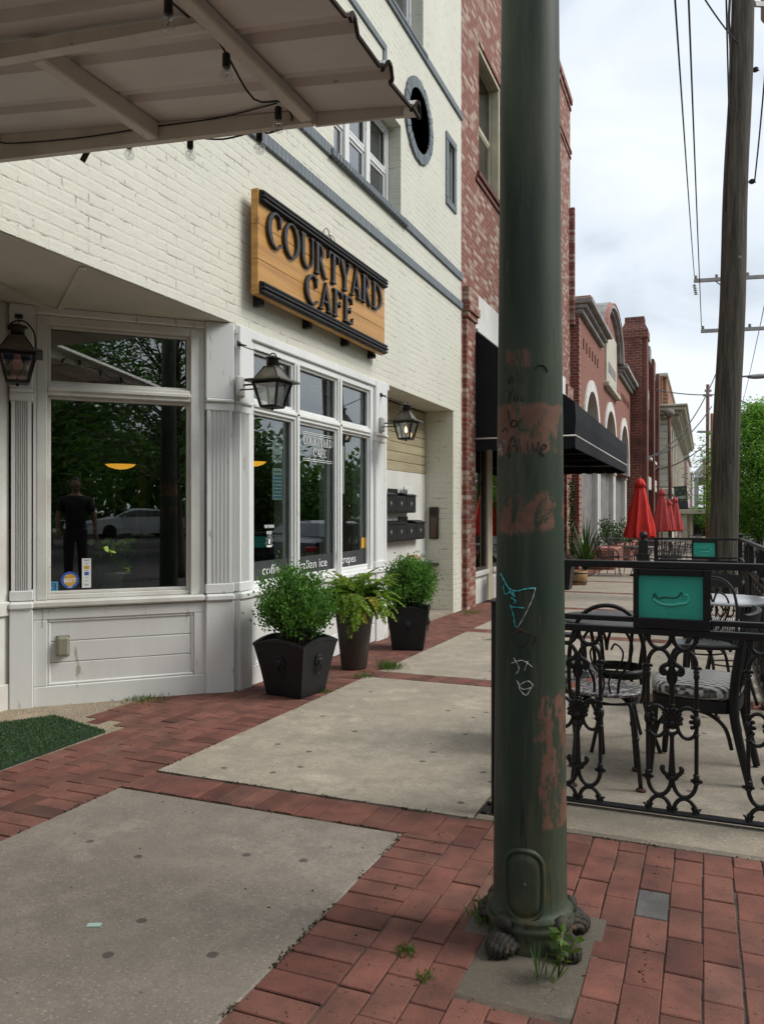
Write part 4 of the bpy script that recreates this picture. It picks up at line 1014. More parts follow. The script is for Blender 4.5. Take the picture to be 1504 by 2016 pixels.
# ---- potted plant on the window ledge
c = MC @ Vector((.87, -.20, .67))
b = MB(); b.lathe([(.06, 0), (.075, .10), (.085, .13), (.082, .16), (.072, .16), (.068, .13), (.001, .125)], c, 20); tag(b.build('flower_pot', mat('grey_pot', (.16, .17, .15), (.12, .13, .11), .7)), 'grey pot on the ledge inside the bay window', 'pot')
t = thing('pot_plant', 'pale green potted plant with cream flowers inside the bay window', 'plant', c + Vector((0, 0, .13)))
pts, dr, tn = [], [], []; st = MB()
for k in range(34):
    a = random.uniform(0, 6.28); rr = random.uniform(.03, .13); h_ = random.uniform(.05, .26)
    p = c + Vector((rr * math.cos(a), rr * math.sin(a), .13 + h_)); st.tube([c + Vector((0, 0, .12)), (c + p) / 2 + Vector((0, 0, .09)), p], .003, 5)
    for q in range(7 if h_ > .16 else 4): pts.append(p); dr.append((random.gauss(math.cos(a), .8), random.gauss(math.sin(a), .8), random.uniform(-.3, .5))); tn.append((.85, .95, .7) if h_ < .19 else (2.6, 2.0, 1.8))
st.build('stem', mat('pale_stem', (.12, .20, .06), (.09, .15, .05), .6), t); leaves('foliage', pts, dr, .06, .045, leafmat('pale_leaf', (.20, .34, .10)), t, tn)

# ---- mailboxes, letters, parcel, intercom in the alcove
MBX = XF - .41; Z1 = 1.26; Z2 = .90
fleur = mat('silver_fleur', (.72, .72, .70), (.6, .6, .58), .35, metal=.8)
def mailbox(y, z, label, open_=False):
    t = thing('mailbox', label, 'mailbox', (MBX, y, z), 'black wall mailboxes in the alcove')
    b = MB(); b.bbox((MBX + .003, y + .004, z), (MBX + .125, y + .362, z + .205), .006); b.bbox((MBX + .002, y + .002, z - .012), (MBX + .118, y + .364, z - .0005), .004); b.build('body', black, t)
    if open_:
        b = MB(); b.bbox((MBX + .002, y + .01, z + .206), (MBX + .014, y + .35, z + .30), .005)
    else:
        b = MB(); b.sweep([[(MBX + .002, yy, z + .206), (MBX + .135, yy, z + .206), (MBX + .135, yy, z + .222), (MBX + .07, yy, z + .245), (MBX + .002, yy, z + .252)] for yy in (y, y + .366)], smooth=False)
    b.build('lid', black, t)
    f = MB(); cy_, cz_ = y + .183, z + .105; X = MBX + .1252
    pet = [(0, .036), (.010, .020), (.008, .004), (.005, -.004), (-.005, -.004), (-.008, .004), (-.010, .020)]
    f.prism([(cy_ + a, cz_ + b_) for a, b_ in pet], X, X + .004, 'x')
    for s_ in (-1, 1):
        q = [(0.004, -.002), (.010, .012), (.020, .018), (.027, .010), (.024, 0), (.018, .004), (.012, -.003)]
        f.prism([(cy_ + s_ * a, cz_ + b_) for a, b_ in (q if s_ > 0 else q[::-1])], X, X + .0038, 'x')
    f.prism([(cy_ - .015, cz_ - .010), (cy_ + .015, cz_ - .010), (cy_ + .015, cz_ - .004), (cy_ - .015, cz_ - .004)], X, X + .0045, 'x')
    f.prism([(cy_ - .005, cz_ - .010), (cy_ + .005, cz_ - .010), (cy_, cz_ - .034)], X, X + .0036, 'x'); f.build('fleur_emblem', fleur, t)
mailbox(8.95, Z1, 'black wall mailbox with a silver fleur-de-lis, left in the upper row'); mailbox(9.318, Z1, 'black wall mailbox with its lid raised, middle of the upper row', True); mailbox(9.686, Z1, 'black wall mailbox holding letters, right in the upper row')
mailbox(8.95, Z2, 'black wall mailbox left in the lower row'); mailbox(9.318, Z2, 'black wall mailbox second from the left in the lower row'); mailbox(9.686, Z2, 'black wall mailbox with raised lid in the lower row', True); mailbox(10.054, Z2, 'black wall mailbox against the alcove side in the lower row')
t = thing('letters', 'white letters sticking out of the right upper mailbox', 'letters', (MBX + .07, 9.86, Z1 + .2))
for k in range(4):
    b = MB(); M_ = Matrix.Translation((MBX + .04 + k * .018, 9.86 + k * .012, Z1 + .27)) @ Matrix.Rotation(R(random.uniform(-8, 8)), 4, 'X') @ Matrix.Rotation(R(8), 4, 'Y'); b.box((-.001, -.10, -.06), (.001, .10, .075 - k * .008), M_); b.build('envelope', vin, t)
t = thing('mail_shelf', 'black wall shelf under the mailboxes', 'shelf', (MBX, 9.9, .5))
b = MB(); b.bbox((MBX + .002, 9.0, .49), (MBX + .2, 10.8, .53), .005); b.build('board', black, t)
b = MB(); b.bar((MBX + .01, 9.2, .35), (MBX + .16, 9.2, .485), .02, .02); b.bar((MBX + .01, 10.6, .35), (MBX + .16, 10.6, .485), .02, .02); b.build('bracket', black, t)
b = MB(); b.bbox((MBX + .03, 9.85, .531), (MBX + .17, 10.15, .66), .004); b.bbox((MBX + .05, 9.88, .6602), (MBX + .13, 10.1, .685), .003); tag(b.build('parcel', mat('parcel_card', (.34, .22, .12), (.28, .18, .10), .8)), 'brown cardboard parcel on the shelf below the mailboxes', 'parcel')
t = thing('intercom', 'dark brown door intercom panel with name buttons on the alcove side wall', 'intercom', (XF - .28, 10.82, 1.1))
bro = mat('intercom_brown', (.045, .032, .026), (.035, .025, .02), .4, metal=.3)
b = MB(); b.bbox((-3.652, 10.785, .873), (-3.515, 10.8215, 1.33), .008); b.build('panel', bro, t)
b = MB()
for k in range(11): b.bbox((-3.628, 10.780, .905 + k * .026), (-3.54, 10.786, .919 + k * .026), .002)
b.build('button_row', mat('button_brass', (.22, .15, .10), (.16, .11, .08), .4, metal=.5), t)
b = MB()
for k in range(5): b.bbox((-3.63, 10.781, 1.235 + k * .014), (-3.54, 10.786, 1.241 + k * .014), .001)
b.build('speaker_slots', black, t)

# ---- turf mat at the entry
poly = [(-3.365, 3.83), (-3.93, 4.0), (-4.33, 3.35), (-4.36, 1.6), (-3.30, 1.6)]
t = thing('door_mat', 'dark green artificial turf mat on the entry floor', 'mat', (-3.8, 3, gz(3)))
b = MB()
vs = [(x, y, gz(y) + z) for z in (-.004, .008) for x, y in poly]; k = len(poly)
b.add(vs, [list(range(k))[::-1], list(range(k, 2 * k))] + [(i, (i + 1) % k, k + (i + 1) % k, k + i) for i in range(k)])
b.build('backing', mat('mat_green', (.018, .045, .016), (.012, .03, .012), .9), t)
def inpoly(x, y):
    c = False; j = len(poly) - 1
    for i in range(len(poly)):
        if (poly[i][1] > y) != (poly[j][1] > y) and x < (poly[j][0] - poly[i][0]) * (y - poly[i][1]) / (poly[j][1] - poly[i][1]) + poly[i][0]: c = not c
        j = i
    return c
pts = []
while len(pts) < 16000:
    x, y = random.uniform(-4.4, -3.3), random.uniform(2.2, 4.0)
    if inpoly(x, y): pts.append((x, y, gz(y) + .006))
pts = np.array(pts); dr = rng.normal(size=(len(pts), 3)) * .55; dr[:, 2] = 1
tn = rng.normal(1, .28, (len(pts), 1)).clip(.3, 1.7) * np.ones((1, 3))
leaves('pile', pts, dr, .015, .005, leafmat('turf_leaf', (.045, .105, .027), .15), t, tn)

# ---- planters
plast = mat('planter_black', (.014, .0155, .019), (.009, .010, .012), .5, spec=.35, scale=7, bump=.06, bscale=50, spots=(.06, .055, .05), spscale=12, splo=.70)
soil = mat('soil', (.05, .032, .02), (.025, .016, .011), .95, scale=30, bump=.8, bscale=60)
def lion(mb, P):
    """lion mask with a ring in its mouth; P maps (u, v, out)"""
    def e(u, v, o, r, su=1, sv=1, so=.5):
        k, n_ = 5, 10; rings = []
        for i in range(k + 1):
            a = math.pi * i / k; rr = max(1e-4, math.sin(a)) * r; h_ = -math.cos(a) * r
            rings.append([P(u + rr * math.cos(2 * math.pi * j / n_) * su, v + rr * math.sin(2 * math.pi * j / n_) * sv, o + h_ * so) for j in range(n_)])
        mb.sweep(rings)
    for k in range(11):
        a = R(-40 + 260 * k / 10); e(.034 * math.cos(a), .012 + .036 * math.sin(a), .003, .014, 1, 1, .6)
    e(0, .010, .006, .028, 1, 1.1, .7); e(0, -.006, .016, .014, 1.2, .8, .8); e(0, .008, .020, .008, .7, 1.4, .8)
    for s_ in (-1, 1): e(s_ * .012, .017, .016, .006); e(s_ * .027, .042, .006, .010); e(s_ * .010, -.012, .014, .009)
    mb.tube([P(.030 * math.cos(a), -.048 + .036 * math.sin(a), .012) for a in np.linspace(0, 2 * math.pi, 21)[:-1]], .0055, 6, closed=True)
def planter(label, c, top, bot, h, rot, th=.022):
    t = thing('square_planter', label, 'planter', c, 'black lion planters by the shopfront'); c = Vector(c)
    Mr = Matrix.Translation(c) @ Matrix.Rotation(rot, 4, 'Z')
    n = 8; outer, inner = [], []
    b = MB()
    def ring(hw, z, arch=0.0):
        r_ = []
        for sx, sy, tx, ty in ((-1, -1, 1, 0), (1, -1, 0, 1), (1, 1, -1, 0), (-1, 1, 0, -1)):
            for k in range(n):
                q = k / n; r_.append(Mr @ Vector((sx * hw + tx * 2 * hw * q, sy * hw + ty * 2 * hw * q, z + arch * 4 * q * (1 - q))))
        return r_
    T, B_ = top / 2, bot / 2
    b.sweep([ring(B_ * .97, .0), ring(B_, .012), ring(B_ + (T - B_) * .5 - .004, h * .5, .0), ring(T - .006, h - .035, .035), ring(T, h - .03, .035), ring(T, h - .012, .040), ring(T - th, h - .012, .040), ring(T - th - .01, h - .06, .02), ring(T - th - .03, h - .085, 0)], smooth=False)
    b.build('body', plast, t)
    for k in range(4):
        b = MB(); Mk = Mr @ Matrix.Rotation(R(90 * k), 4, 'Z'); fr_ = .62; hw = B_ + (T - B_) * fr_; tilt = (T - B_) / h
        P = lambda u, v, o: Mk @ Vector((u, -(hw + v * tilt) - o + .001, h * fr_ + v))
        lion(b, P); b.build('lion_mask', plast, t)
    b = MB(); b.sweep([ring(T - th - .012, h - .075), ring(.02, h - .055)], smooth=False); b.build('soil', soil, t)
    return t
def twig_bush(name, label, base, cen, rad, nst, nleaf, ll, lw, lm, sm, cat='shrub', group=None, spread=.05, tint=None, clump=60, var=.2):
    t = thing(name, label, cat, base, group); base, cen = Vector(base), Vector(cen)
    st = MB(); pts, dr, tn = [], [], []
    tips = []
    for k in range(nst):
        a, u = random.uniform(0, 6.283), random.uniform(-.58, 1); rr = math.sqrt(max(0, 1 - u * u)); q = random.uniform(.66, 1.04) * (1.16 if random.random() < .10 else 1) * (1 + .12 * math.sin(3 * a + 5 * u))
        tip = cen + Vector((rad[0] * rr * math.cos(a), rad[1] * rr * math.sin(a), rad[2] * u)) * q
        s0 = base + Vector((random.uniform(-spread, spread), random.uniform(-spread, spread), 0))
        m1 = s0.lerp(tip, .45) + Vector((0, 0, .05)) * rad[2] / .25 * .5
        st.tube([s0, m1, tip], [.006, .004, .0015], 5); tips.append((m1, tip))
    for m1, tip in tips:
        nl = nleaf // nst; br = random.uniform(.6, 1.25)
        for j in range(nl):
            f = random.random() ** .6; p = m1.lerp(tip, f * 1.05)
            p = p + Vector((random.gauss(0, 1), random.gauss(0, 1), random.gauss(0, 1))) * (rad[0] * .13)
            d = (tip - m1).normalized() + Vector((random.gauss(0, .6), random.gauss(0, .6), random.gauss(0, .6) + .25))
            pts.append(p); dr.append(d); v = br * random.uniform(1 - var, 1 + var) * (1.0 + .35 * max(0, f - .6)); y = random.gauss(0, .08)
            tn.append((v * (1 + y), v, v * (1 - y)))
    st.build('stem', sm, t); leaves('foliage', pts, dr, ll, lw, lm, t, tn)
    return t
stem_m = mat('twig_bark', (.10, .075, .05), (.06, .045, .03), .85, scale=30)
box_leaf = leafmat('boxwood_leaf', (.092, .215, .040), .32, .40)
P1 = Vector((-2.83, 5.26, gz(5.26) + .003))
planter('black square lion planter holding the near boxwood at the shop corner', P1, .455, .315, .40, R(-7))
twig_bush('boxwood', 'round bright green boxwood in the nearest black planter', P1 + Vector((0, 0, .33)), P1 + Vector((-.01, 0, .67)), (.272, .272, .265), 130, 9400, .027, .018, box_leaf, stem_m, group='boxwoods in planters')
P3 = Vector((-2.79, 7.60, gz(7.6) + .003))
planter('black square lion planter before the mailbox alcove', P3, .43, .31, .42, R(16))
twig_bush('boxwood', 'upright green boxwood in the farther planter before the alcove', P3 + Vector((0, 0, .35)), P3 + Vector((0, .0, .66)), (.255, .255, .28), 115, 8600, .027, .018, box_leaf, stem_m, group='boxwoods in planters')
P2 = Vector((-2.845, 6.36, gz(6.36) + .003))
t = thing('round_pot', 'tall tapered dark brown pot between the two square planters', 'planter', P2)
b = MB(); b.lathe([(.108, 0), (.112, .01), (.165, .48), (.178, .585), (.186, .60), (.186, .625), (.172, .628), (.166, .60), (.16, .56)], P2, 36); b.build('body', mat('pot_brown', (.050, .038, .032), (.032, .025, .022), .55, scale=6, bump=.08, bscale=40), t)
b = MB(); b.lathe([(.162, .57), (.001, .59)], P2, 24); b.build('soil', soil, t)
def fern(name, label, c, nfr, length, cat='fern', up=.8):
    t = thing(name, label, cat, c); st = MB(); pts, dr, tn, ln, wd = [], [], [], [], []
    for k in range(nfr):
        a = random.uniform(0, 6.283); L_ = length * random.uniform(.6, 1.1); el = R(random.uniform(2, 74)); d = Vector((math.cos(a) * math.cos(el), math.sin(a) * math.cos(el), math.sin(el)))
        p = Vector(c) + Vector((random.uniform(-.09, .09), random.uniform(-.09, .09), 0)); path = [p.copy()]; n_ = 16; g_ = random.uniform(.10, .20)
        v = .75 + .5 * random.random(); brown = random.random() < .06
        for i in range(n_):
            d = (d + Vector((0, 0, -g_ * (.35 + i / n_)))).normalized(); p = p + d * (L_ / n_); path.append(p.copy())
            side = d.cross(Vector((0, 0, 1)));
            if side.length < .05: side = Vector((1, 0, 0))
            side.normalize()
            if i > 1:
                prof = math.sin(math.pi * min(1, (i - .5) / n_ * .92 + .06)) ** .8
                for s_ in (-1, 1):
                    for q in (0, .5):
                        pts.append(p - d * (L_ / n_) * q); dr.append(side * s_ + d * .35 + Vector((0, 0, -.15 + random.gauss(0, .08)))); ln.append(.055 * prof * random.uniform(.85, 1.1)); wd.append(.017)
                        vv = v * random.uniform(.85, 1.15); tn.append((1.7 * vv, .9 * vv, .6 * vv) if brown else (vv * (.85 + .35 * i / n_), vv, vv * .9))
        st.tube(path, [.0026 - .0016 * i / n_ for i in range(n_ + 1)], 4)
    st.build('stem', mat('fern_stem', (.10, .14, .04), (.08, .08, .03), .7), t)
    leaves('frond', pts, dr, np.array(ln), np.array(wd), leafmat('fern_leaf', (.175, .305, .040), .38, .5), t, tn, fold=.1)
fern('fern', 'arching yellow-green fern in the tall brown pot', P2 + Vector((0, 0, .575)), 210, .39)
# ================================================================ IRON POST
PC = FD(1043, 1800, 2.47); PC.z = gz(PC.y)
post = thing('iron_post', 'tall dark green iron post with peeling paint and scrawled graffiti in the brick paving', 'post', PC)
m, t_, b_ = _base('post_paint'); v = objvec(t_)
sep = t_.nodes.new('ShaderNodeSeparateXYZ'); t_.links.new(v, sep.inputs[0])
nz = noise(t_, objvec(t_, scale=(1.6, 1.6, 1)), 5.5, 9, .72, .5)
zz = t_.nodes.new('ShaderNodeMath'); zz.operation = 'MULTIPLY_ADD'; zz.inputs[1].default_value = .13; t_.links.new(nz, zz.inputs[0]); t_.links.new(sep.outputs[2], zz.inputs[2])
xx = t_.nodes.new('ShaderNodeMath'); xx.operation = 'MULTIPLY_ADD'; xx.inputs[1].default_value = .16; t_.links.new(nz, xx.inputs[0]); t_.links.new(sep.outputs[0], xx.inputs[2])
def mth(op, a, b2):
    n_ = t_.nodes.new('ShaderNodeMath'); n_.operation = op
    for s_, q in zip(n_.inputs, (a, b2)):
        if isinstance(q, (int, float)): s_.default_value = q
        else: t_.links.new(q, s_)
    return n_.outputs[0]
def zwin(lo, hi, soft=.004): return mth('MULTIPLY', ramp(t_, zz.outputs[0], lo - soft, lo + soft), ramp(t_, zz.outputs[0], hi + soft, hi - soft))
g0 = -PC.z + .065
low = mth('MULTIPLY', zwin(.33 + g0, .72 + g0, .006), ramp(t_, xx.outputs[0], .128, .134))
small = mth('MULTIPLY', zwin(1.715 + g0, 1.76 + g0), mth('MULTIPLY', ramp(t_, sep.outputs[0], -.06, -.05), ramp(t_, sep.outputs[0], .03, .01)))
msk = mth('MAXIMUM', mth('MAXIMUM', zwin(1.455 + g0, 1.60 + g0), mth('MULTIPLY', zwin(1.22 + g0, 1.335 + g0, .008), ramp(t_, nz, .455, .475))), mth('MAXIMUM', low, small))
msk = mth('MULTIPLY', msk, ramp(t_, noise(t_, objvec(t_, scale=(1, 1, .35)), 17, 9, .75), .455, .50))
green = mixc(t_, ramp(t_, noise(t_, objvec(t_, scale=(1, 1, .3)), 4.5, 8, .6), .3, .7), (.014, .030, .022), (.050, .068, .042))
green = mixc(t_, ramp(t_, noise(t_, objvec(t_, scale=(1, 1, .10)), 13, 9, .7), .50, .72), green, (.078, .088, .060)); green = mixc(t_, ramp(t_, noise(t_, objvec(t_, scale=(1, 1, .06)), 30, 6, .7), .60, .68), green, (.012, .018, .016))
primer = mixc(t_, ramp(t_, noise(t_, v, 22, 7, .6), .3, .7), (.125, .062, .042), (.185, .098, .068))
cc = mixc(t_, msk, green, primer)
rust = mth('MULTIPLY', ramp(t_, sep.outputs[2], .42, .10), ramp(t_, noise(t_, v, 13, 8, .65), .50, .66))
cc = mixc(t_, rust, cc, (.105, .088, .035))
cc = mixc(t_, mth('MULTIPLY', ramp(t_, noise(t_, objvec(t_, scale=(1, 1, .08)), 45, 6, .7), .66, .73), .8), cc, (.16, .13, .10))
t_.links.new(cc, b_.inputs['Base Color']); b_.inputs['Roughness'].default_value = .58; b_.inputs['Specular IOR Level'].default_value = .3; bumpn(t_, b_, noise(t_, objvec(t_, scale=(1, 1, .4)), 70, 7, .7), .12, .003)
post_m = m
def prad(z): return .1145 - (z - PC.z) * .0090          # taper
b = MB(); prof = []
for k in range(41):
    z = .095 + (6.2 - .095) * (k / 40) ** 1.5; prof.append((prad(PC.z + z), z))
b.lathe([(.128, -.05), (.130, .0), (.126, .04), (.128, .055), (.134, .065), (.134, .075), (.126, .082), (.131, .09), (.131, .098), (.120, .108)] + prof[1:] + [(.001, 6.2)], PC, 48)
b.build('shaft', post_m, post)
cdir = Vector((-PC.x, -PC.y, 0)).normalized(); cright = Vector((-cdir.y, cdir.x, 0))
def onpost(th, z, o=0.0):
    """point on the shaft: th measured from the side facing the pavement corner"""
    r_ = prad(z) + o; return Vector((PC.x, PC.y, z)) + (cdir * math.cos(th) + cright * math.sin(th)) * r_
# oval access cover
zc = .163; b = MB(); n_ = 36
def oval(hw, hh, k):
    a = 2 * math.pi * k / n_; c_, s_ = math.cos(a), math.sin(a)
    return (hw * (abs(c_) ** .85) * (1 if c_ > 0 else -1), (hh - hw) * (1 if s_ > 0 else -1) * min(1, abs(s_) * 3) + hw * s_)
rings = []
for hw, hh, o in ((.064, .110, -.004), (.064, .110, .006), (.058, .104, .011), (.053, .099, .010), (.051, .097, .003), (.048, .094, .002), (.046, .092, .009), (.03, .07, .0095), (.001, .001, .0095)):
    rings.append([onpost(-.16 + oval(hw, hh, k)[0] / .113, zc + oval(hw, hh, k)[1], o) for k in range(n_)])
b.sweep(rings, caps=False); b.ball(onpost(-.13, zc + .005, .011), .006, 8); b.build('access_cover', post_m, post)
# feet: ribbed scroll shells
b = MB()
for k, a in enumerate((-.62, .78, 1.95, -2.2)):
    d = cdir * math.cos(a) + cright * math.sin(a); s_ = Vector((-d.y, d.x, 0))
    for j in range(9):
        f = (j - 4) / 4; w_ = math.cos(f * 1.25)
        c_ = Vector((PC.x, PC.y, PC.z - .012)) + d * (.138) + s_ * (f * .042)
        pth = [c_ + d * (.054 * w_ * math.sin(q)) * 1.0 + Vector((0, 0, .030 + .040 * w_ * math.cos(q) + .004 * math.sin(7 * q + j))) + d * (-.02 if q < 0 else 0) for q in np.linspace(-1.3, 2.2, 9)]
        b.tube(pth, [.008, .010, .011, .0105, .0115, .010, .010, .008, .004], 6)
    b.ball(Vector((PC.x, PC.y, PC.z + .022)) + d * .138, .040, 12, (1.1, 1.1, .8))
    b.tube([Vector((PC.x, PC.y, PC.z + .085)) + d * .115, Vector((PC.x, PC.y, PC.z + .075)) + d * .14], .03, 8)
b.build('claw_foot', mat('foot_iron', (.055, .047, .035), (.018, .017, .013), .8, scale=14, bump=.6, bscale=60, spots=(.12, .075, .04), spscale=25, splo=.62), post)
# graffiti strokes
def gpt(x, y):
    rp = 62 + (y - 700) / 1100 * 8; th = math.asin(max(-.97, min(.97, (x - (1046 - (y - 600) * .003)) / rp)))
    z = EYE - (y - HOR) / FPX * 2.372
    return onpost(th, z, .0012)
def scrawl(name, strokes, m_, r_=.0022):
    b = MB()
    for s_ in strokes:
        q = []; rs = []
        for i in range(len(s_) - 1):
            a0_, a1_, a2_, a3_ = s_[max(i - 1, 0)], s_[i], s_[i + 1], s_[min(i + 2, len(s_) - 1)]
            for k in range(6):
                u = k / 6; q.append(tuple(.5 * (2 * a1_[c] + (a2_[c] - a0_[c]) * u + (2 * a0_[c] - 5 * a1_[c] + 4 * a2_[c] - a3_[c]) * u * u + (3 * a1_[c] - a0_[c] - 3 * a2_[c] + a3_[c]) * u ** 3) for c in (0, 1))); rs.append(r_ * (.8 + .35 * math.sin(1.7 * len(q) + s_[0][0])))
        q.append(s_[-1]); rs.append(r_ * .5); b.tube([gpt(*p) for p in q], rs, 5, flat=.5)
    return b.build(name, m_, post)
mk = mat('marker_black', (.012, .011, .012), (.02, .017, .016), .5); tealp = mat('marker_teal', (.06, .42, .44), (.05, .34, .37), .5); whp = mat('marker_white', (.58, .59, .57), (.42, .43, .42), .6)
scrawl('scrawl', [[(1004, 806), (1007, 822), (1010, 838)], [(1008, 836), (1014, 826), (1021, 828), (1020, 837), (1010, 839)]], mk, .0042)
scrawl('scrawl', [[(1030, 825), (1024, 832), (1027, 845), (1033, 846)], [(1010, 880), (1006, 900), (1004, 884), (1014, 858), (1022, 888)], [(1003, 878), (1020, 876)], [(1024, 862), (1028, 890)], [(1040, 868), (1041, 886)], [(1050, 870), (1056, 888), (1062, 868)], [(1066, 884), (1076, 880), (1070, 874), (1064, 888), (1072, 898)],
        [(1008, 770), (1004, 792)], [(1002, 765), (1010, 772), (1014, 762)], [(1018, 775), (1016, 785), (1022, 786), (1024, 775)], [(1028, 775), (1029, 786), (1034, 787), (1035, 776)],
        [(998, 716), (1002, 722)], [(1008, 705), (1010, 712)], [(1014, 704), (1016, 712)], [(1004, 738), (1006, 752), (1012, 738), (1015, 752)], [(1020, 728), (1024, 752)], [(1028, 735), (1032, 752)], [(1052, 728), (1062, 718), (1074, 722), (1078, 732)], [(992, 846), (1000, 840), (1003, 850)], [(984, 902), (993, 906)]], mk, .0025)
scrawl('scrawl', [[(984, 866), (987, 893), (990, 870), (993, 895)], [(981, 882), (994, 880)], [(996, 863), (997, 872)], [(1000, 862), (1001, 871)]], whp, .0020)
scrawl('scrawl', [[(990, 1132), (997, 1145), (1006, 1160), (1020, 1164), (1034, 1160), (1054, 1157)], [(995, 1154), (999, 1172), (1012, 1166), (1016, 1176), (1006, 1162)], [(1010, 1178), (1018, 1184), (1014, 1190)], [(1008, 1192), (1014, 1212), (1017, 1232), (1022, 1236)], [(1010, 1196), (1034, 1197)]], tealp, .0046)
scrawl('scrawl', [[(1054, 1157), (1048, 1180), (1036, 1208), (1022, 1236)], [(1014, 1296), (1024, 1316), (1018, 1328)], [(1010, 1308), (1030, 1300), (1048, 1312)], [(1040, 1300), (1034, 1320)], [(1020, 1340), (1030, 1356), (1048, 1350), (1040, 1340), (1024, 1352), (1036, 1368), (1046, 1352)]], whp, .0030)
scrawl('scrawl', [[(1014, 1252), (1026, 1240), (1040, 1246), (1040, 1264), (1026, 1274), (1016, 1262)], [(1040, 1246), (1056, 1252), (1048, 1270)], [(1032, 1280), (1026, 1292)]], mk, .0022)
scrawl('scrawl', [[(1014, 1250), (1026, 1239), (1040, 1246)]], mat('marker_red', (.32, .08, .06), (.25, .07, .05), .5), .0024)

# ================================================================ IRON FENCES WITH TEAL GLASS
m, t_, b_ = _base('teal_glass'); v = objvec(t_)
c_ = mixc(t_, ramp(t_, noise(t_, v, 9, 4), .3, .7), (.075, .50, .41), (.10, .60, .50))
t_.links.new(c_, b_.inputs['Base Color']); b_.inputs['Roughness'].default_value = .16; b_.inputs['Specular IOR Level'].default_value = .6
bumpn(t_, b_, noise(t_, v, 22, 5, .5), .10, .02)
tl = t_.nodes.new('ShaderNodeBsdfTranslucent'); t_.links.new(c_, tl.inputs[0]); ms_ = t_.nodes.new('ShaderNodeMixShader'); ms_.inputs[0].default_value = .45
t_.links.new(b_.outputs[0], ms_.inputs[1]); t_.links.new(tl.outputs[0], ms_.inputs[2]); t_.links.new(ms_.outputs[0], t_.nodes['Material Output'].inputs[0])
teal = m
def baluster_mesh():
    """one cast ornament, local x across, z from 0 to .775"""
    b = MB(); K = .775 / 1150.0; KX = .103 / 160.0
    def p(x, y, o=0.0): return ((x - 785) * KX, o, (1700 - y) * K)
    def t(pts, r, o=0.0, n=8, flat=1): b.tube([p(x, y, o) for x, y in pts], r, n, flat=flat)
    def ell(cx, cy_, rx, ry, a0, a1, k=12): return [(cx + rx * math.cos(R(a0 + (a1 - a0) * i / k)), cy_ - ry * math.sin(R(a0 + (a1 - a0) * i / k))) for i in range(k + 1)]
    def knob(x, y, r_, o=0.0, s=(1, 1, 1)): b.ball(p(x, y, o), r_, 10, s)
    for s_ in (-1, 1):
        X = lambda x: 785 + s_ * x
        q = lambda pts: [(X(x), y) for x, y in pts]
        cxh = 80
        t(q(ell(cxh, 550, 74, 88, 180, 360)), .0092); t(q(ell(cxh, 745, 74, 105, 0, 180)), .0092)
        t(q([(154, 745), (155, 900), (155, 1200), (154, 1480)]), .0088)
        t(q(ell(cxh, 1480, 74, 108, 180, 360)), .0092); t(q(ell(cxh, 1690, 70, 92, 0, 180)), .0092)
        for yy in (745, 775): knob(X(154), yy, .0145, 0, (1, 1, .55))
        for xx in (132, 178): knob(X(xx), 752, .0075)
        knob(X(155), 805, .013, 0, (1, 1, 1.6))
        for yy in (1440, 1490): knob(X(154), yy, .0145, 0, (1, 1, .55))
        for xx in (128, 182): knob(X(xx), 1475, .0085)
        knob(X(154), 1462, .0135, 0, (1, 1, 1.3))
        # side ring and leaf cluster
        t(q(ell(98, 1110, 66, 100, 35, 325, 16)), .0080); knob(X(155), 1095, .017, 0, (1, 1.1, 1.7))
        for yy, xx in ((1040, 150), (1065, 128), (1100, 120), (1135, 128), (1165, 150)): knob(X(xx), yy, .0095)
        for yy in (1020, 1180): knob(X(155), yy, .012, 0, (1.1, 1.1, .6))
        # volutes of the centre column
        t(q([(8, 700), (20, 730), (45, 745), (66, 762), (68, 790), (50, 802), (36, 790), (42, 775)]), [.009, .010, .0105, .010, .009, .008, .007, .005], -.004)
        knob(X(52), 780, .012); t(q([(6, 760), (18, 790), (24, 830), (10, 870)]), [.007, .009, .008, .005])
        # palmette scrolls low down
        t(q([(6, 1440), (28, 1452), (52, 1440), (66, 1415), (58, 1400), (48, 1408)]), [.009, .010, .010, .009, .007, .005]); knob(X(60), 1415, .0105)
        t(q([(0, 1480), (25, 1470), (42, 1446)]), [.009, .011, .007])
        # feet and top leaves
        for yy, xx, rr in ((1690, 150, .012), (1672, 138, .008), (1672, 165, .008), (1655, 152, .009), (1690, 14, .012), (1668, 26, .008)): knob(X(xx), yy, rr)
        t(q([(150, 1640), (150, 1700)]), .0085); t(q([(12, 1660), (12, 1700)]), .009)
        t(q([(170, 1660), (186, 1652)]), [.006, .003]); t(q([(132, 1660), (120, 1650)]), [.006, .003])
        knob(X(154), 565, .014, 0, (1, 1, .8)); t(q([(150, 575), (170, 590)]), [.007, .003]); t(q([(158, 575), (138, 592)]), [.007, .003]); t(q([(154, 545), (154, 585)]), .009)
    prof = [(785, 715), (785, 800), (785, 1010)]
    t(prof, [.012, .0125, .0095]); t([(785, 1180), (785, 1260), (785, 1380), (785, 1450)], [.009, .0095, .013, .017]); t([(785, 1450), (785, 1500)], [.016, .006])
    knob(785, 745, .018, 0, (1, 1, .7)); knob(785, 1000, .014, 0, (1, 1, .6)); knob(785, 1195, .013, 0, (1, 1, .8)); knob(785, 1470, .019, -.003, (1, .8, 1))
    for k in range(9):                              # scallop shell
        a = R(-15 + 210 * k / 8); t([(785 + 8 * math.cos(a), 1115 - 8 * math.sin(a)), (785 + 48 * math.cos(a), 1098 - 52 * math.sin(a)), (785 + 72 * math.cos(a), 1092 - 78 * math.sin(a))], [.005, .0105, .0085], -.006)
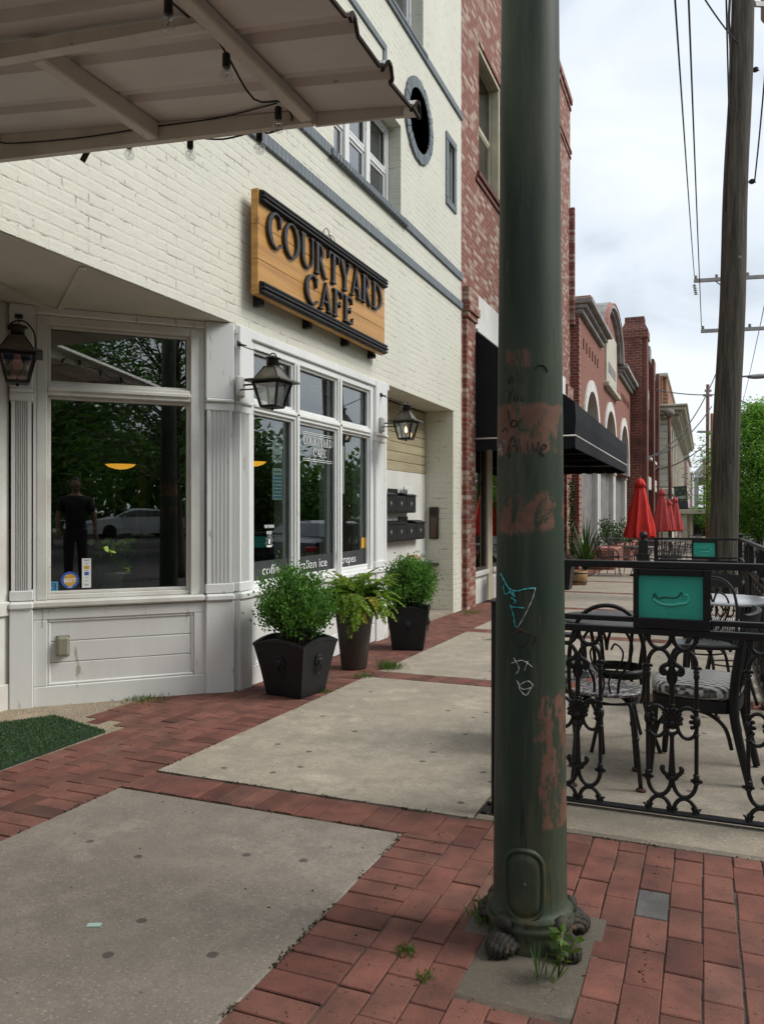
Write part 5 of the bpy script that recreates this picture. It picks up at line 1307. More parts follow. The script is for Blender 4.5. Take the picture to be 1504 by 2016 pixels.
    b.ball(p(785, 1095, -.001), .040, 14, (1, .32, 1.05)); b.ball(p(785, 1118, -.012), .016, 10, (1, .7, 1))
    t([(745, 1165), (765, 1180), (785, 1184), (805, 1180), (825, 1165)], .008, -.004)
    return b
_bal = [None]
def fence(label, M, x0, x1, bal, glass_at, posts=(), group='iron fences around the patio'):
    """M: local (along, away, up) -> world, ground at z = 0"""
    base = M @ Vector((x0, 0, 0)); t = thing('iron_fence', label, 'fence', base, group); Rm = M.to_3x3().to_4x4()
    gl = [(c - .158, c + .158) for c in glass_at]
    def bar(name, z0, z1, d=.018, cut=False):
        b = MB(); segs = [(x0, x1)]
        if cut:
            segs = []; a = x0
            for g0_, g1_ in gl: segs.append((a, g0_)); a = g1_
            segs.append((a, x1))
        for a, c in segs: b.bbox((a, -d, z0), (c, d, z1), .003, M)
        b.build(name, iron, t)
    bar('top_rail', 1.075, 1.105, .02); bar('middle_rail', .835, .858, .017, True); bar('lower_rail', .782, .812, .016); bar('bottom_rail', .004, .016, .022)
    for (g0_, g1_), c in zip(gl, glass_at):
        b = MB()
        b.bbox((g0_, -.024, .8585), (g0_ + .022, .024, 1.0745), .003, M); b.bbox((g1_ - .03, -.024, .8585), (g1_, .024, 1.0745), .003, M)
        b.bbox((g0_ + .022, -.0235, 1.045), (g1_ - .03, .0235, 1.0743), .003, M); b.bbox((g0_, -.0245, .816), (g1_, .0245, .8583), .003, M)
        f = b.build('glass_frame', iron, t)
        b = MB(); b.bbox((g0_ + .020, -.012, .856), (g1_ - .028, .006, 1.047), .003, M); p_ = b.build('glass_panel', teal, t)
        b = MB(); cx = (g0_ + g1_) / 2 - .005; rn = random.Random(int(c * 100) + 5)
        T = lambda u, v_, o=0: M @ Vector((cx + u, -.0125 - o, .955 + v_))
        up_ = [(-.07, -.012), (-.064, .012), (-.05, -.010), (-.02, -.004), (.015, -.006), (.036, .004), (.044, .020), (.052, .004), (.068, .010), (.075, -.010), (.066, -.026), (.045, -.030), (.01, -.038), (-.03, -.036), (-.058, -.024)]
        b.tube([T(*q) for q in up_[7:] + up_[:1]], [.0035, .0045, .005, .006, .0075, .008, .007, .0055, .004][:len(up_[7:]) + 1], 6)
        dk_ = MB(); dk_.tube([T(*q) for q in up_[:8]], [.003, .004, .004, .0045, .0045, .004, .0035, .003], 6); dk_.build('shade_ridge', mat('teal_shade', (.01, .13, .10), (.008, .10, .08), .2), p_)  # upper edge of the relief coloured dark as its shaded side
        for k in range(7): b.tube([T(.048, .004 - k * .004), T(.066, .002 - k * .004)], .0016, 5)
        for k in range(16): b.ball(T(rn.uniform(-.105, .105), rn.uniform(-.085, .085)), rn.uniform(.0015, .003), 6)
        for k in range(6):
            u, v_ = rn.uniform(-.03, .06), rn.uniform(-.075, -.045); b.tube([T(u, v_), T(u + .03, v_ + rn.uniform(-.006, .006))], .0012, 4)
        b.build('raised_glass', mat('teal_highlight', (.07, .60, .48), (.03, .40, .31), .1, spec=.9), p_)  # highlight along the lower relief edge put into its brighter colour
    for x in posts:
        b = MB(); b.bbox((x - .025, -.025, 0.0), (x + .025, .025, 1.106), .004, M); b.bbox((x - .06, -.06, .001), (x + .06, .06, .012), .003, M); b.build('post', iron, t)
    for x in bal:
        if _bal[0] is None:
            o = baluster_mesh().build('baluster', iron, None); _bal[0] = o
        else:
            o = _bal[0].copy(); COL.objects.link(o)
        o.parent = t; o.matrix_local = Matrix.Translation((M @ Vector((x, 0, .008))) - base) @ Rm
    return t
YF = 3.68
uX = lambda px: FY(px, 1400, YF).x
sp_ = uX(1322) - uX(1137)
Mf = Matrix.Translation((0, YF, gz(YF) + .012))
fence('nearest black cast iron fence with one teal glass panel, behind the iron post', Mf, -.745, .40, [uX(1322) + sp_ * k for k in (-1, 0, 1)], [uX(1321)], posts=(.40,))
YF2 = 11.3; Mf2 = Matrix.Translation((0, YF2, gz(YF2)))
fence('black cast iron fence with a small teal panel closing the far end of the patio', Mf2, -.60, .40, [-.40, -.01, .38 - .12], [FY(1386, 1080, YF2).x], posts=(-.60,))
Ms = Matrix.Translation((.43, YF + .05, 0)) @ Matrix(((0, -1, 0, 0), (1, 0, 0, 0), (-SLOPE, 0, 1, gz(YF)), (0, 0, 0, 1)))
Ms = Matrix(((0, -1, 0, .43), (1, 0, 0, YF + .05), (-SLOPE, 0, 1, gz(YF) + .006), (0, 0, 0, 1)))
fence('black cast iron fence running along the kerb side of the patio', Ms, 0, 7.5, [.3 + .39 * k for k in range(19)], [1.3, 3.4, 5.5], posts=(2.4, 4.9, 7.45))
# short gate post
gp = G(958, 1606); gp.x += .05; gp.y += .05
t = thing('gate_post', 'short black square iron post with a bolted base plate behind the green post', 'post', gp)
b = MB(); b.bbox((gp.x - .035, gp.y - .035, gp.z + .012), (gp.x + .035, gp.y + .035, gp.z + .93), .004); b.bbox((gp.x - .039, gp.y - .039, gp.z + .9302), (gp.x + .039, gp.y + .039, gp.z + .94), .003); b.build('shaft', iron, t)
b = MB(); b.bbox((gp.x - .085, gp.y - .075, gp.z + .001), (gp.x + .085, gp.y + .075, gp.z + .013), .003)
for sx in (-1, 1):
    for sy in (-1, 1): b.lathe([(.011, .012), (.011, .022), (.005, .026), (.001, .027)], gp + Vector((sx * .065, sy * .055, 0)), 6)
b.build('base_plate', iron, t)
bp = FD(1266, 1100, 10.5); bp.z = gz(bp.y)
t = thing('bollard', 'black square bollard with a ball top at the far left corner of the patio', 'bollard', bp)
b = MB(); b.bbox((bp.x - .075, bp.y - .075, bp.z), (bp.x + .075, bp.y + .075, bp.z + .90), .008); b.bbox((bp.x - .058, bp.y - .058, bp.z + .9003), (bp.x + .058, bp.y + .058, bp.z + 1.07), .006); b.build('shaft', iron, t)
b = MB(); b.lathe([(.04, 1.07), (.03, 1.085), (.028, 1.10)], bp, 16); b.ball(bp + Vector((0, 0, 1.135)), .052, 16); b.build('finial', iron, t)

# ================================================================ PATIO FURNITURE
GR = 'patio chairs and tables'
def place(root, x, y, rot): root.location = (x, y, gz(y) + .004); root.rotation_euler = (0, 0, rot); return root
m, t_, b_ = _base('mosaic_seat'); v = objvec(t_)
vo = t_.nodes.new('ShaderNodeTexVoronoi'); vo.inputs['Scale'].default_value = 55; t_.links.new(v, vo.inputs['Vector'])
wv = t_.nodes.new('ShaderNodeTexWave'); wv.wave_type = 'RINGS'; wv.rings_direction = 'Z'; wv.inputs['Scale'].default_value = 12; wv.inputs['Distortion'].default_value = 5; wv.inputs['Detail'].default_value = 3; t_.links.new(v, wv.inputs['Vector'])
c_ = mixc(t_, ramp(t_, noise(t_, v, 30, 5, .7, 1.5), .50, .56), (.045, .042, .048), (.40, .385, .37)); c_ = mixc(t_, ramp(t_, noise(t_, v, 9, 4), .60, .64), c_, (.25, .08, .05))
t_.links.new(c_, b_.inputs['Base Color']); b_.inputs['Roughness'].default_value = .3; mosaic = m
m, t_, b_ = _base('chevron_fabric'); v = objvec(t_, scale=(58, 58, 58))
w1 = t_.nodes.new('ShaderNodeTexWave'); w1.bands_direction = 'X'; w1.inputs['Scale'].default_value = .32; w1.inputs['Distortion'].default_value = 1.5; w1.inputs['Detail Scale'].default_value = 1.4; t_.links.new(v, w1.inputs['Vector'])
ck = t_.nodes.new('ShaderNodeTexChecker'); ck.inputs['Scale'].default_value = .62; t_.links.new(v, ck.inputs['Vector'])
c_ = mixc(t_, ramp(t_, w1.outputs['Fac'], .45, .55), (.03, .028, .03), (.62, .60, .56)); c_ = mixc(t_, .18, c_, ck.outputs['Color'])
t_.links.new(c_, b_.inputs['Base Color']); b_.inputs['Roughness'].default_value = .9; chev = m
steel_g = mat('dark_green_steel', (.030, .042, .042), (.018, .026, .026), .4, metal=.4, scale=10)
foot_r = mat('rusty_foot', (.09, .035, .025), (.05, .025, .02), .8, scale=40)
def bistro_chair(label, seat_m=mosaic, fm=None, fancy=True):
    fm = fm or iron; t = thing('bistro_chair', label, 'chair', (0, 0, 0), 'metal bistro chairs on the patio')
    b = MB(); b.lathe([(.001, .440), (.175, .440), (.192, .444), (.197, .452), (.192, .460), (.17, .462), (.001, .460)], (0, 0, 0), 32); b.build('seat', seat_m, t)
    for k, a in enumerate((45, 135, 225, 315)):
        d = Vector((math.cos(R(a)), math.sin(R(a)), 0)); b = MB()
        b.tube([d * .03 + Vector((0, 0, .435)), d * .10 + Vector((0, 0, .430)), d * .155 + Vector((0, 0, .40)), d * .182 + Vector((0, 0, .34)), d * .205 + Vector((0, 0, .18)), d * .225 + Vector((0, 0, .012))], .0105, 8)
        b.tube([d * .196 + Vector((0, 0, .25)), d * .199 + Vector((0, 0, .235))], .0145, 8)
        lg = b.build('leg', fm, t)
        b = MB(); b.lathe([(.024, 0), (.024, .008), (.012, .014)], d * .226, 12); b.build('foot_pad', foot_r, lg)
    b = MB(); b.tube([(.155 * math.cos(q), .155 * math.sin(q), .405) for q in np.linspace(0, 6.2832, 25)[:-1]], .006, 6, closed=True); b.build('seat_ring', fm, t)
    # looped back at -y
    b = MB(); y = -.165
    pts = [(-.165, y + .08, .41), (-.172, y + .02, .455), (-.176, y - .02, .58), (-.168, y - .05, .70)] + [(-.15 * math.cos(R(q)), y - .07 - .012 * math.sin(R(q)), .75 + .145 * math.sin(R(q))) for q in range(10, 171, 16)] + [(.168, y - .05, .70), (.176, y - .02, .58), (.172, y + .02, .455), (.165, y + .08, .41)]
    b.tube(pts, .0105, 8); b.build('back_frame', fm, t)
    b = MB()
    for s_ in (-1, 1):
        b.tube([(s_ * .055, y + .01, .455), (s_ * .06, y - .015, .53), (s_ * .10, y - .035, .62), (s_ * .115, y - .055, .70), (s_ * .085, y - .07, .77), (s_ * .03, y - .07, .79), (s_ * .008, y - .065, .74), (0, y - .055, .68)], .007, 7)
        b.tube([(s_ * .02, y - .005, .46), (s_ * .012, y - .02, .53), (s_ * .06, y - .035, .60), (s_ * .075, y - .05, .67), (s_ * .04, y - .055, .71), (s_ * .02, y - .052, .68)], .005, 6)
    b.build('back_scroll', fm, t)
    return t
def wood_chair(label, fab=chev, arms=True):
    t = thing('cafe_armchair', label, 'chair', (0, 0, 0), 'dark upholstered patio chairs')
    dk = black
    b = MB(); rings = []
    for z, k in ((.405, .93), (.425, 1.0), (.455, 1.0), (.475, .95), (.487, .80), (.492, .4), (.493, .05)):
        rings.append([(.225 * k * math.copysign(abs(math.cos(q)) ** .55, math.cos(q)), .215 * k * math.copysign(abs(math.sin(q)) ** .55, math.sin(q)), z) for q in np.linspace(0, 6.2832, 33)[:-1]])
    b.sweep(rings); b.build('cushion', fab, t)
    b = MB(); b.sweep([[(.222 * math.copysign(abs(math.cos(q)) ** .5, math.cos(q)), .212 * math.copysign(abs(math.sin(q)) ** .5, math.sin(q)), z) for q in np.linspace(0, 6.2832, 33)[:-1]] for z in (.345, .404)], smooth=False); b.build('seat_frame', dk, t)
    for sx in (-1, 1):
        b = MB(); b.tube([(sx * .19, .185, .36), (sx * .195, .19, .2), (sx * .20, .205, 0)], [.024, .020, .015], 8); b.build('leg', dk, t)
        b = MB(); b.tube([(sx * .185, -.265, .0), (sx * .19, -.225, .18), (sx * .195, -.195, .36), (sx * .20, -.205, .55), (sx * .205, -.245, .80)], [.018, .021, .024, .022, .017], 8); b.build('leg', dk, t)
        for yy in (1, -1):
            b = MB(); b.tube([(sx * .192, yy * .185, .17), (sx * .185, yy * .155, .27), (sx * .18, yy * .09, .325), (sx * .178, yy * .02, .345)], .010, 7); b.build('brace', dk, t)
        if arms:
            b = MB(); b.tube([(sx * .205, -.23, .68), (sx * .245, -.10, .675), (sx * .245, .04, .665), (sx * .215, .09, .60), (sx * .20, .10, .42)], [.015, .017, .019, .015, .013], 8, flat=.8); b.build('arm', dk, t)
    b = MB(); rings = []
    for k in range(13):
        a = R(-62 + 124 * k / 12); x, y = .235 * math.sin(a), -.19 - .075 * math.cos(a)
        rings.append([(x * s_, y * 1 - .012 * (z > .78) + dy, z) for s_, dy, z in ((1, 0, .74), (1.06, -.022, .75), (1.07, -.026, .84), (1.0, -.004, .845))])
    b.sweep(rings, smooth=False); b.build('back_rail', dk, t)
    b = MB()
    for x in (-.09, 0, .09): b.tube([(x, -.20, .40), (x * 1.05, -.235, .58), (x * 1.1, -.262, .75)], .009, 6)
    b.build('back_spindles', dk, t)
    return t
def bistro_table(label, r_=.34, ring=True, tm=None, h=.73):
    t = thing('bistro_table', label, 'table', (0, 0, 0), 'round patio tables')
    b = MB(); b.lathe([(.001, h - .02), (r_ - .01, h - .02), (r_, h - .012), (r_, h - .004), (r_ - .006, h), (.001, h)], (0, 0, 0), 40); b.build('top', tm or iron, t)
    for k in range(4):
        d = Vector((math.cos(R(45 + 90 * k)), math.sin(R(45 + 90 * k)), 0)); b = MB()
        b.tube([d * (r_ * .7) + Vector((0, 0, h - .02)), d * (r_ * .55) + Vector((0, 0, h - .07)), d * .155 + Vector((0, 0, h - .2)), d * .15 + Vector((0, 0, .42)), d * .19 + Vector((0, 0, .2)), d * .27 + Vector((0, 0, 0))], .011, 8); b.build('leg', iron, t)
    b = MB()
    if ring:
        b.sweep([[(q * math.cos(a), q * math.sin(a), z) for a in np.linspace(0, 6.2832, 33)[:-1]] for q, z in ((.165, .40), (.165, .45), (.150, .45), (.150, .40))], closed=True)
    b.tube([(.12 * math.cos(a), .12 * math.sin(a), .25) for a in np.linspace(0, 6.2832, 25)[:-1]], .006, 6, closed=True); b.build('brace_ring', iron, t)
    return t
A = place(bistro_chair('metal bistro chair with a patterned mosaic seat right behind the near fence'), -.46, 4.12, R(8))
A2 = copy_tree(A); A2['label'] = 'dark green metal bistro chair with a bare grey seat, farther into the patio'; place(A2, -.02, 5.9, R(160))
for ch in A2.children:
    if ch.name.startswith('seat') and 'ring' not in ch.name: ch.data = ch.data.copy(); ch.data.materials[0] = mat('grey_green_metal', (.16, .18, .175), (.10, .115, .11), .4, metal=.5, scale=12)
place(bistro_table('small round dark iron table with a ring brace behind the near fence', .33, True, mat('table_grey', (.075, .078, .082), (.05, .05, .055), .55, scale=14)), -.47, 4.80, R(20))
D = place(wood_chair('black armchair with zigzag fabric seat, side-on behind the teal panel'), -.03, 4.48, R(82))
C2_ = copy_tree(D); C2_['label'] = 'black armchair with zigzag seat mostly hidden by the iron post'; place(C2_, -.80, 4.62, R(-60))
G2 = copy_tree(D); G2['label'] = 'black armchair drawn up to the white patio table'; place(G2, .08, 7.15, R(176))
place(bistro_table('round white-topped table deeper in the patio', .36, True, mat('table_white', (.62, .63, .65), (.52, .53, .55), .35, scale=8)), .16, 6.40, R(0))
# wrought mesh chairs and tables under the umbrellas
mesh_m = mat('mesh_steel', (.030, .030, .032), (.02, .02, .021), .5)
def mesh_chair(label):
    t = thing('mesh_chair', label, 'chair', (0, 0, 0), 'wrought iron mesh chairs by the umbrellas')
    b = MB()
    prof = [(.23, .43), (.2, .435), (.05, .425), (-.12, .415), (-.19, .43), (-.225, .50), (-.25, .62), (-.275, .76), (-.30, .86)]
    for k in range(11):
        x = -.23 + .046 * k; b.tube([(x, y, z + .03 * (x / .23) ** 2) for y, z in prof], .0032, 4)
    for i in range(len(prof) - 1):
        for f in (0, .5):
            y, z = prof[i][0] + (prof[i + 1][0] - prof[i][0]) * f, prof[i][1] + (prof[i + 1][1] - prof[i][1]) * f
            b.tube([(x, y, z + .03 * (x / .23) ** 2) for x in (-.23, -.12, 0, .12, .23)], .0032, 4)
    b.build('mesh_shell', mesh_m, t)
    b = MB(); b.tube([(-.24, .23, .45)] + [(-.24, y, z + .03) for y, z in prof] + [(-.12, -.31, .90), (.12, -.31, .90)] + [(.24, y, z + .03) for y, z in prof[::-1]] + [(.24, .23, .45)], .011, 6); b.build('rim', mesh_m, t)
    for s_ in (-1, 1):
        b = MB(); b.tube([(s_ * .235, -.24, .66), (s_ * .28, -.10, .665), (s_ * .285, .12, .64), (s_ * .26, .20, .52), (s_ * .235, .20, .40), (s_ * .25, .25, 0)], .010, 6); b.build('leg', mesh_m, t)
        b = MB(); b.tube([(s_ * .235, -.17, .42), (s_ * .24, -.24, .2), (s_ * .25, -.30, 0)], .010, 6); b.build('leg', mesh_m, t)
    return t
proto = None
def umbrella(label, px, d, top_px, bot_px, wpx, col, labels_ch, tbl_label):
    global proto
    o = FD(px, 1100, d); o.z = gz(o.y); K = d / FPX
    t = thing('closed_umbrella', label, 'umbrella', o, 'closed red umbrellas down the pavement')
    zt, zb = EYE - (top_px - HOR) * K - o.z, EYE - (bot_px - HOR) * K - o.z; W_ = wpx * K / 2
    m_ = mat('red_canvas_%s' % ('bright' if col[0] > .6 else 'faded'), col, tuple(c * .70 for c in col), .8, scale=5, bump=.1, bscale=40)
    b = MB(); rings = []; n_ = 80
    for i in range(15):
        f = i / 14; z = zt - .09 - (zt - .09 - zb) * f; rr = W_ * (.20 + .80 * f ** .85) * (1 if i < 14 else .96)
        rings.append([(o.x + rr * (1 + (.06 + .15 * f) * (1 - 2 * abs(math.sin(4 * a + .5 * f + .25 * math.sin(3 * a))) ** .6)) * math.cos(a), o.y + rr * (1 + (.06 + .15 * f) * (1 - 2 * abs(math.sin(4 * a + .5 * f + .25 * math.sin(3 * a))) ** .6)) * math.sin(a), o.z + z + (.035 * math.cos(8 * a + 2.5) if i > 11 else 0)) for a in np.linspace(0, 2 * math.pi, n_ + 1)[:-1]])
    b.sweep(rings, caps=False); rings = [[Vector(p) for p in rings[-1]], [Vector((o.x, o.y, o.z + zb + .12)).lerp(Vector(p), .35) for p in rings[-1]]]; b.sweep(rings, caps=True); b.build('canopy', m_, t)
    b = MB(); b.sweep([[(o.x + rr * (1 + .06 * math.cos(8 * a)) * math.cos(a), o.y + rr * (1 + .06 * math.cos(8 * a)) * math.sin(a), o.z + z) for a in np.linspace(0, 2 * math.pi, 33)[:-1]] for rr, z in ((W_ * .40, zt - .22), (W_ * .33, zt - .12), (W_ * .2, zt - .04), (W_ * .05, zt))]); b.build('top_flap', m_, t)
    b = MB(); b.tube([o + Vector((0, 0, .02)), o + Vector((0, 0, zt + .03))], .022, 8); b.lathe([(.24, 0), (.24, .04), (.06, .07), (.03, .2)], o, 20); b.build('pole', mesh_m, t)
    tb = bistro_table(tbl_label, .45, False, mat('mesh_table_top', (.16, .155, .15), (.10, .10, .10), .5, scale=30)); tb.location = o; tb.rotation_euler = (0, 0, .3); tb['group'] = 'umbrella tables'
    for k, lb in enumerate(labels_ch):
        a = R((200, 20, 110, 290)[k] + 9 * k); 
        if proto is None: proto = mesh_chair(lb); c_ = proto
        else: c_ = copy_tree(proto); c_['label'] = lb
        c_.location = o + Vector((.78 * math.cos(a), .78 * math.sin(a), .003)); c_.rotation_euler = (0, 0, a + R(90) + R(180) * 0)
        c_.location.z = gz(c_.location.y) + .004
        c_.rotation_euler = (0, 0, a + R(90))
    return t
umbrella('bright red closed umbrella, nearest and largest of the row', 1259, 19.6, 941, 1057, 58, (.66, .025, .018), ['mesh chair on the building side of the nearest umbrella table', 'mesh chair on the kerb side of the nearest umbrella table', 'mesh chair behind the nearest umbrella table', 'mesh chair with its back to the cafe at the nearest umbrella table'], 'round mesh table under the nearest red umbrella')
umbrella('faded red closed umbrella, second from the camera', 1302, 26.5, 962, 1045, 36, (.52, .06, .055), ['mesh chair on the building side of the second umbrella table', 'mesh chair on the kerb side of the second umbrella table', 'mesh chair behind the second umbrella table'], 'round mesh table under the second umbrella')
umbrella('faded red closed umbrella tucked behind the second one', 1316, 29.0, 982, 1045, 26, (.52, .06, .055), ['mesh chair on the kerb side of the umbrella tucked behind', 'mesh chair before the umbrella tucked behind'], 'round mesh table under the half-hidden umbrella')
umbrella('faded red closed umbrella, farthest of the row beside the dark sign', 1328, 32.5, 978, 1045, 30, (.52, .06, .055), ['mesh chair on the building side of the farthest umbrella', 'mesh chair on the kerb side of the farthest umbrella'], 'round mesh table under the farthest umbrella')
# ================================================================ NEIGHBOUR BUILDINGS
old_brick = brickmat('old_red_brick', (.29, .082, .055), (.185, .056, .042), (.26, .19, .145), 'YZ', .205, .072, .011, .8, over=(.45, .34, .27), overlo=.545)
old_brick_x = brickmat('old_red_brick_return', (.29, .082, .055), (.185, .056, .042), (.26, .19, .145), 'XZ', .205, .072, .011, .8, over=(.45, .34, .27), overlo=.545)
red_brick = brickmat('red_brick', (.30, .078, .048), (.20, .052, .035), (.40, .28, .22), 'YZ', .215, .085, .018, .7)
red_brick_x = brickmat('red_brick_return', (.27, .075, .05), (.19, .055, .04), (.36, .27, .22), 'XZ', .215, .08, .014, .6)
dark_brick = brickmat('dark_red_brick', (.215, .065, .045), (.14, .045, .034), (.22, .14, .11), 'YZ', .215, .08, .012, .7, stain=(.06, .03, .025))
dark_brick_x = brickmat('dark_red_brick_return', (.215, .065, .045), (.14, .045, .034), (.34, .22, .17), 'XZ', .32, .12, .022, .7, stain=(.07, .03, .025))
tan_brick = brickmat('tan_brick', (.36, .15, .085), (.26, .105, .06), (.40, .32, .24), 'XZ', .30, .11, .018, .6)
tan_brick_y = brickmat('tan_brick_front', (.36, .15, .085), (.26, .105, .06), (.40, .32, .24), 'YZ', .30, .11, .018, .6)
stone = mat('pale_stone', (.56, .53, .44), (.42, .40, .32), .75, scale=1.5, bump=.15, bscale=20, spots=(.25, .23, .18), spscale=6, splo=.68)
stucco = mat('white_stucco', (.70, .69, .65), (.58, .57, .53), .7, scale=1.6, bump=.1, bscale=50)
greystone = mat('grey_cornice', (.34, .33, .31), (.20, .20, .19), .75, scale=3, bump=.2, bscale=25, spots=(.48, .46, .42), spscale=8, splo=.62)
pinktile = mat('pink_coping', (.50, .21, .16), (.36, .14, .11), .7, scale=5)
graystucco = mat('grey_stucco', (.22, .215, .205), (.14, .138, .135), .8, scale=1.8, bump=.15, bscale=30, spots=(.28, .275, .26), spscale=5, splo=.6)
cream_p = mat('cream_frame_paint', (.62, .57, .42), (.52, .47, .34), .5, scale=4, bump=.05)
canvas = mat('black_canvas', (.0075, .008, .011), (.005, .0055, .008), .8, scale=3, bump=.05, bscale=20, spec=.25)
shop_pane = glass('brown_shop_glass', (.40, .30, .20), .9, 1.52, base=.22)

t = thing('brick_building', 'tall red brick building with whitish worn bricks and black awning, next to the cafe', 'building', (XF, 16, 0))
bw = t; Y0, Y1, ZT = 11.224, 21.45, 12.15
hs = [(12.2, 13.72, 6.62, 8.72), (14.95, 16.47, 6.62, 8.72), (17.7, 19.22, 6.62, 8.72), (11.84, 20.45, -.6, 4.06)]
b = MB(); wall_boxes(b, (Y0, Y1), (-.7, ZT), hs, XF - .4, XF); b.build('wall', old_brick, t)
b = MB(); b.box((XF - 9, Y1 - .3, -.7), (XF - .402, Y1 - .002, ZT)); b.box((XF - 9, Y0 + .01, 9.8), (XF - .402, Y0 + .3, ZT)); b.box((XF - 9, Y0 + .3, ZT - .5), (XF - .402, Y1 - .3, ZT - .3)); b.build('return_wall', old_brick_x, t)
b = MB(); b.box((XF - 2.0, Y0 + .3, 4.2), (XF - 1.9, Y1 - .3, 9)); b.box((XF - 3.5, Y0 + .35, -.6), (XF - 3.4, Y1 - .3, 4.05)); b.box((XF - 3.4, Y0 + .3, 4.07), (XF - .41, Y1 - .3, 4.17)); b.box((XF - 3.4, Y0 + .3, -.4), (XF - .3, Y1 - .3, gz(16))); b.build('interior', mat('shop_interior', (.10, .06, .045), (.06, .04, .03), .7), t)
for y0, y1, z0, z1 in hs[:3]:
    w_ = sash(y0 + .012, y1 - .012, z0 + .01, z1 - .012, XF - .24, t, muntins=0, fm=cream_p)
    b = MB(); b.bbox((XF - .17, y0 + .003, z0), (XF - .03, y0 + .075, z1 - .076), .006); b.bbox((XF - .17, y1 - .075, z0), (XF - .03, y1 - .003, z1 - .076), .006); b.bbox((XF - .17, y0 + .004, z1 - .075), (XF - .028, y1 - .004, z1 - .002), .006); b.build('casing', cream_p, w_)
    b = MB(); y = y0 - .12
    while y < y1 + .1: b.bbox((XF - .2, y, z0 - .085), (XF + .05, y + .066, z0 - .004), .006); y += .072
    b.bbox((XF - .1, y0 - .2, z0 - .19), (XF + .03, y1 + .2, z0 - .12), .006); b.build('sill', brickmat('sill_brick', (.20, .06, .05), (.14, .045, .04), (.2, .15, .12), 'YZ', .072, .3, .008, .6), w_)
b = MB()
for z, h_, o in ((10.75, .09, .05), (10.62, .08, .03), (12.05, .16, .07), (11.9, .1, .035)): b.bbox((XF - .1, Y0 + .002, z), (XF + o, Y1 - .001, z + h_), .008)
b.build('string_course', old_brick, t)
b = MB(); b.bbox((XF - .1, 11.32, -.6), (XF + .06, 11.80, 4.14), .006); b.bbox((XF - .1, 11.30, 4.14), (XF + .09, 11.825, 4.23), .006); b.bbox((XF - .1, 11.27, 4.23), (XF + .12, 11.85, 4.36), .006); b.bbox((XF - .1, 11.30, 4.36), (XF + .10, 11.82, 4.60), .006); b.build('pilaster', old_brick, t)
b = MB(); b.bbox((XF - .1, 20.5, -.8), (XF + .06, 21.3, 4.14), .006); b.bbox((XF - .1, 20.45, 4.14), (XF + .10, 21.33, 4.5), .006); b.build('pilaster', old_brick, t)
b = MB(); b.bbox((XF - .1, 11.87, 4.062), (XF + .04, 20.44, 4.655), .01); b.bbox((XF - .1, 11.86, 4.03), (XF + .085, 20.43, 4.09), .01); b.build('fascia_panel', stucco, t)
b = MB(); b.bbox((XF - .02, Y1 - .16, 6.2), (XF + .14, Y1 - .04, 9.3), .02); b.build('downpipe', old_brick, t)
# shopfront below the awning
X = XF - .12; b = MB(); zf = gz(12) - .1
for y in (11.80, 12.98, 15.0, 17.2, 19.2): b.bbox((X - .05, y, zf), (X + .07, y + .30, 2.9), .008)
b.bbox((X - .05, 11.8, 2.9), (X + .069, 20.5, 4.05), .008); b.build('shop_frame', cream_p, t)
for y0, y1 in ((12.10, 12.98), (13.28, 15.0), (15.3, 17.2), (17.5, 19.2), (19.5, 20.45)):
    b = MB(); b.bbox((X - .05, y0, zf - .3), (X + .05, y1, .22), .008); b.bbox((X - .05, y0, .22), (X + .10, y1, .30), .012); b.bbox((X - .04, y0 + .08, zf), (X + .065, y1 - .08, .15), .01); b.build('stall_riser', white2, t)
    f = MB(); f.bbox((X - .04, y0, .30), (X + .04, y0 + .05, 2.9), .004); f.bbox((X - .04, y1 - .05, .30), (X + .04, y1, 2.9), .004); f.bbox((X - .039, y0 + .05, .30), (X + .039, y1 - .05, .35), .004); fo = f.build('shop_window', mat('brown_frame', (.085, .065, .05), (.05, .04, .03), .5), t)
    g_ = MB(); g_.box((X - .005, y0 + .04, .34), (X + .001, y1 - .04, 2.9)); g_.build('pane', shop_pane, fo)
# awning: one part of the building
AX, AY0, AY1 = -1.746, 11.79, 20.14
aw = MB(); zw, zf_, zp = 4.02, 2.867, 2.378
def sag(q): return .012 * math.sin(math.pi * q)
nY = 24; row = [AY0 + (AY1 - AY0) * k / nY for k in range(nY + 1)]
rings = []
for k, y in enumerate(row):
    s_ = .03 * abs(math.sin(math.pi * k / 4)) * -1
    rings.append([(XF + .03, y, zw), (XF + .03 + (AX - XF) * .5, y, (zw + zf_) / 2 + s_ * .6), (AX, y, zf_), (AX + .012, y, (zf_ + zp) / 2 + 0), (AX, y, zp)])
n_ = 5
vs = [p for r_ in rings for p in r_]; vs2 = [(p[0] - .006, p[1], p[2] - .006) for p in vs]
fs = [(i * n_ + j, (i + 1) * n_ + j, (i + 1) * n_ + j + 1, i * n_ + j + 1) for i in range(nY) for j in range(n_ - 1)]
aw.add(vs + vs2, fs + [tuple(q + len(vs) for q in f[::-1]) for f in fs])
for y, d in ((AY0, .006), (AY1, -.006)):
    pl = [(XF + .03, zw), (AX, zf_), (AX, zp), (XF + .03, zp)]
    aw.prism(pl, y, y + d, 'y')
ao = aw.build('awning', canvas, t)
va = MB()
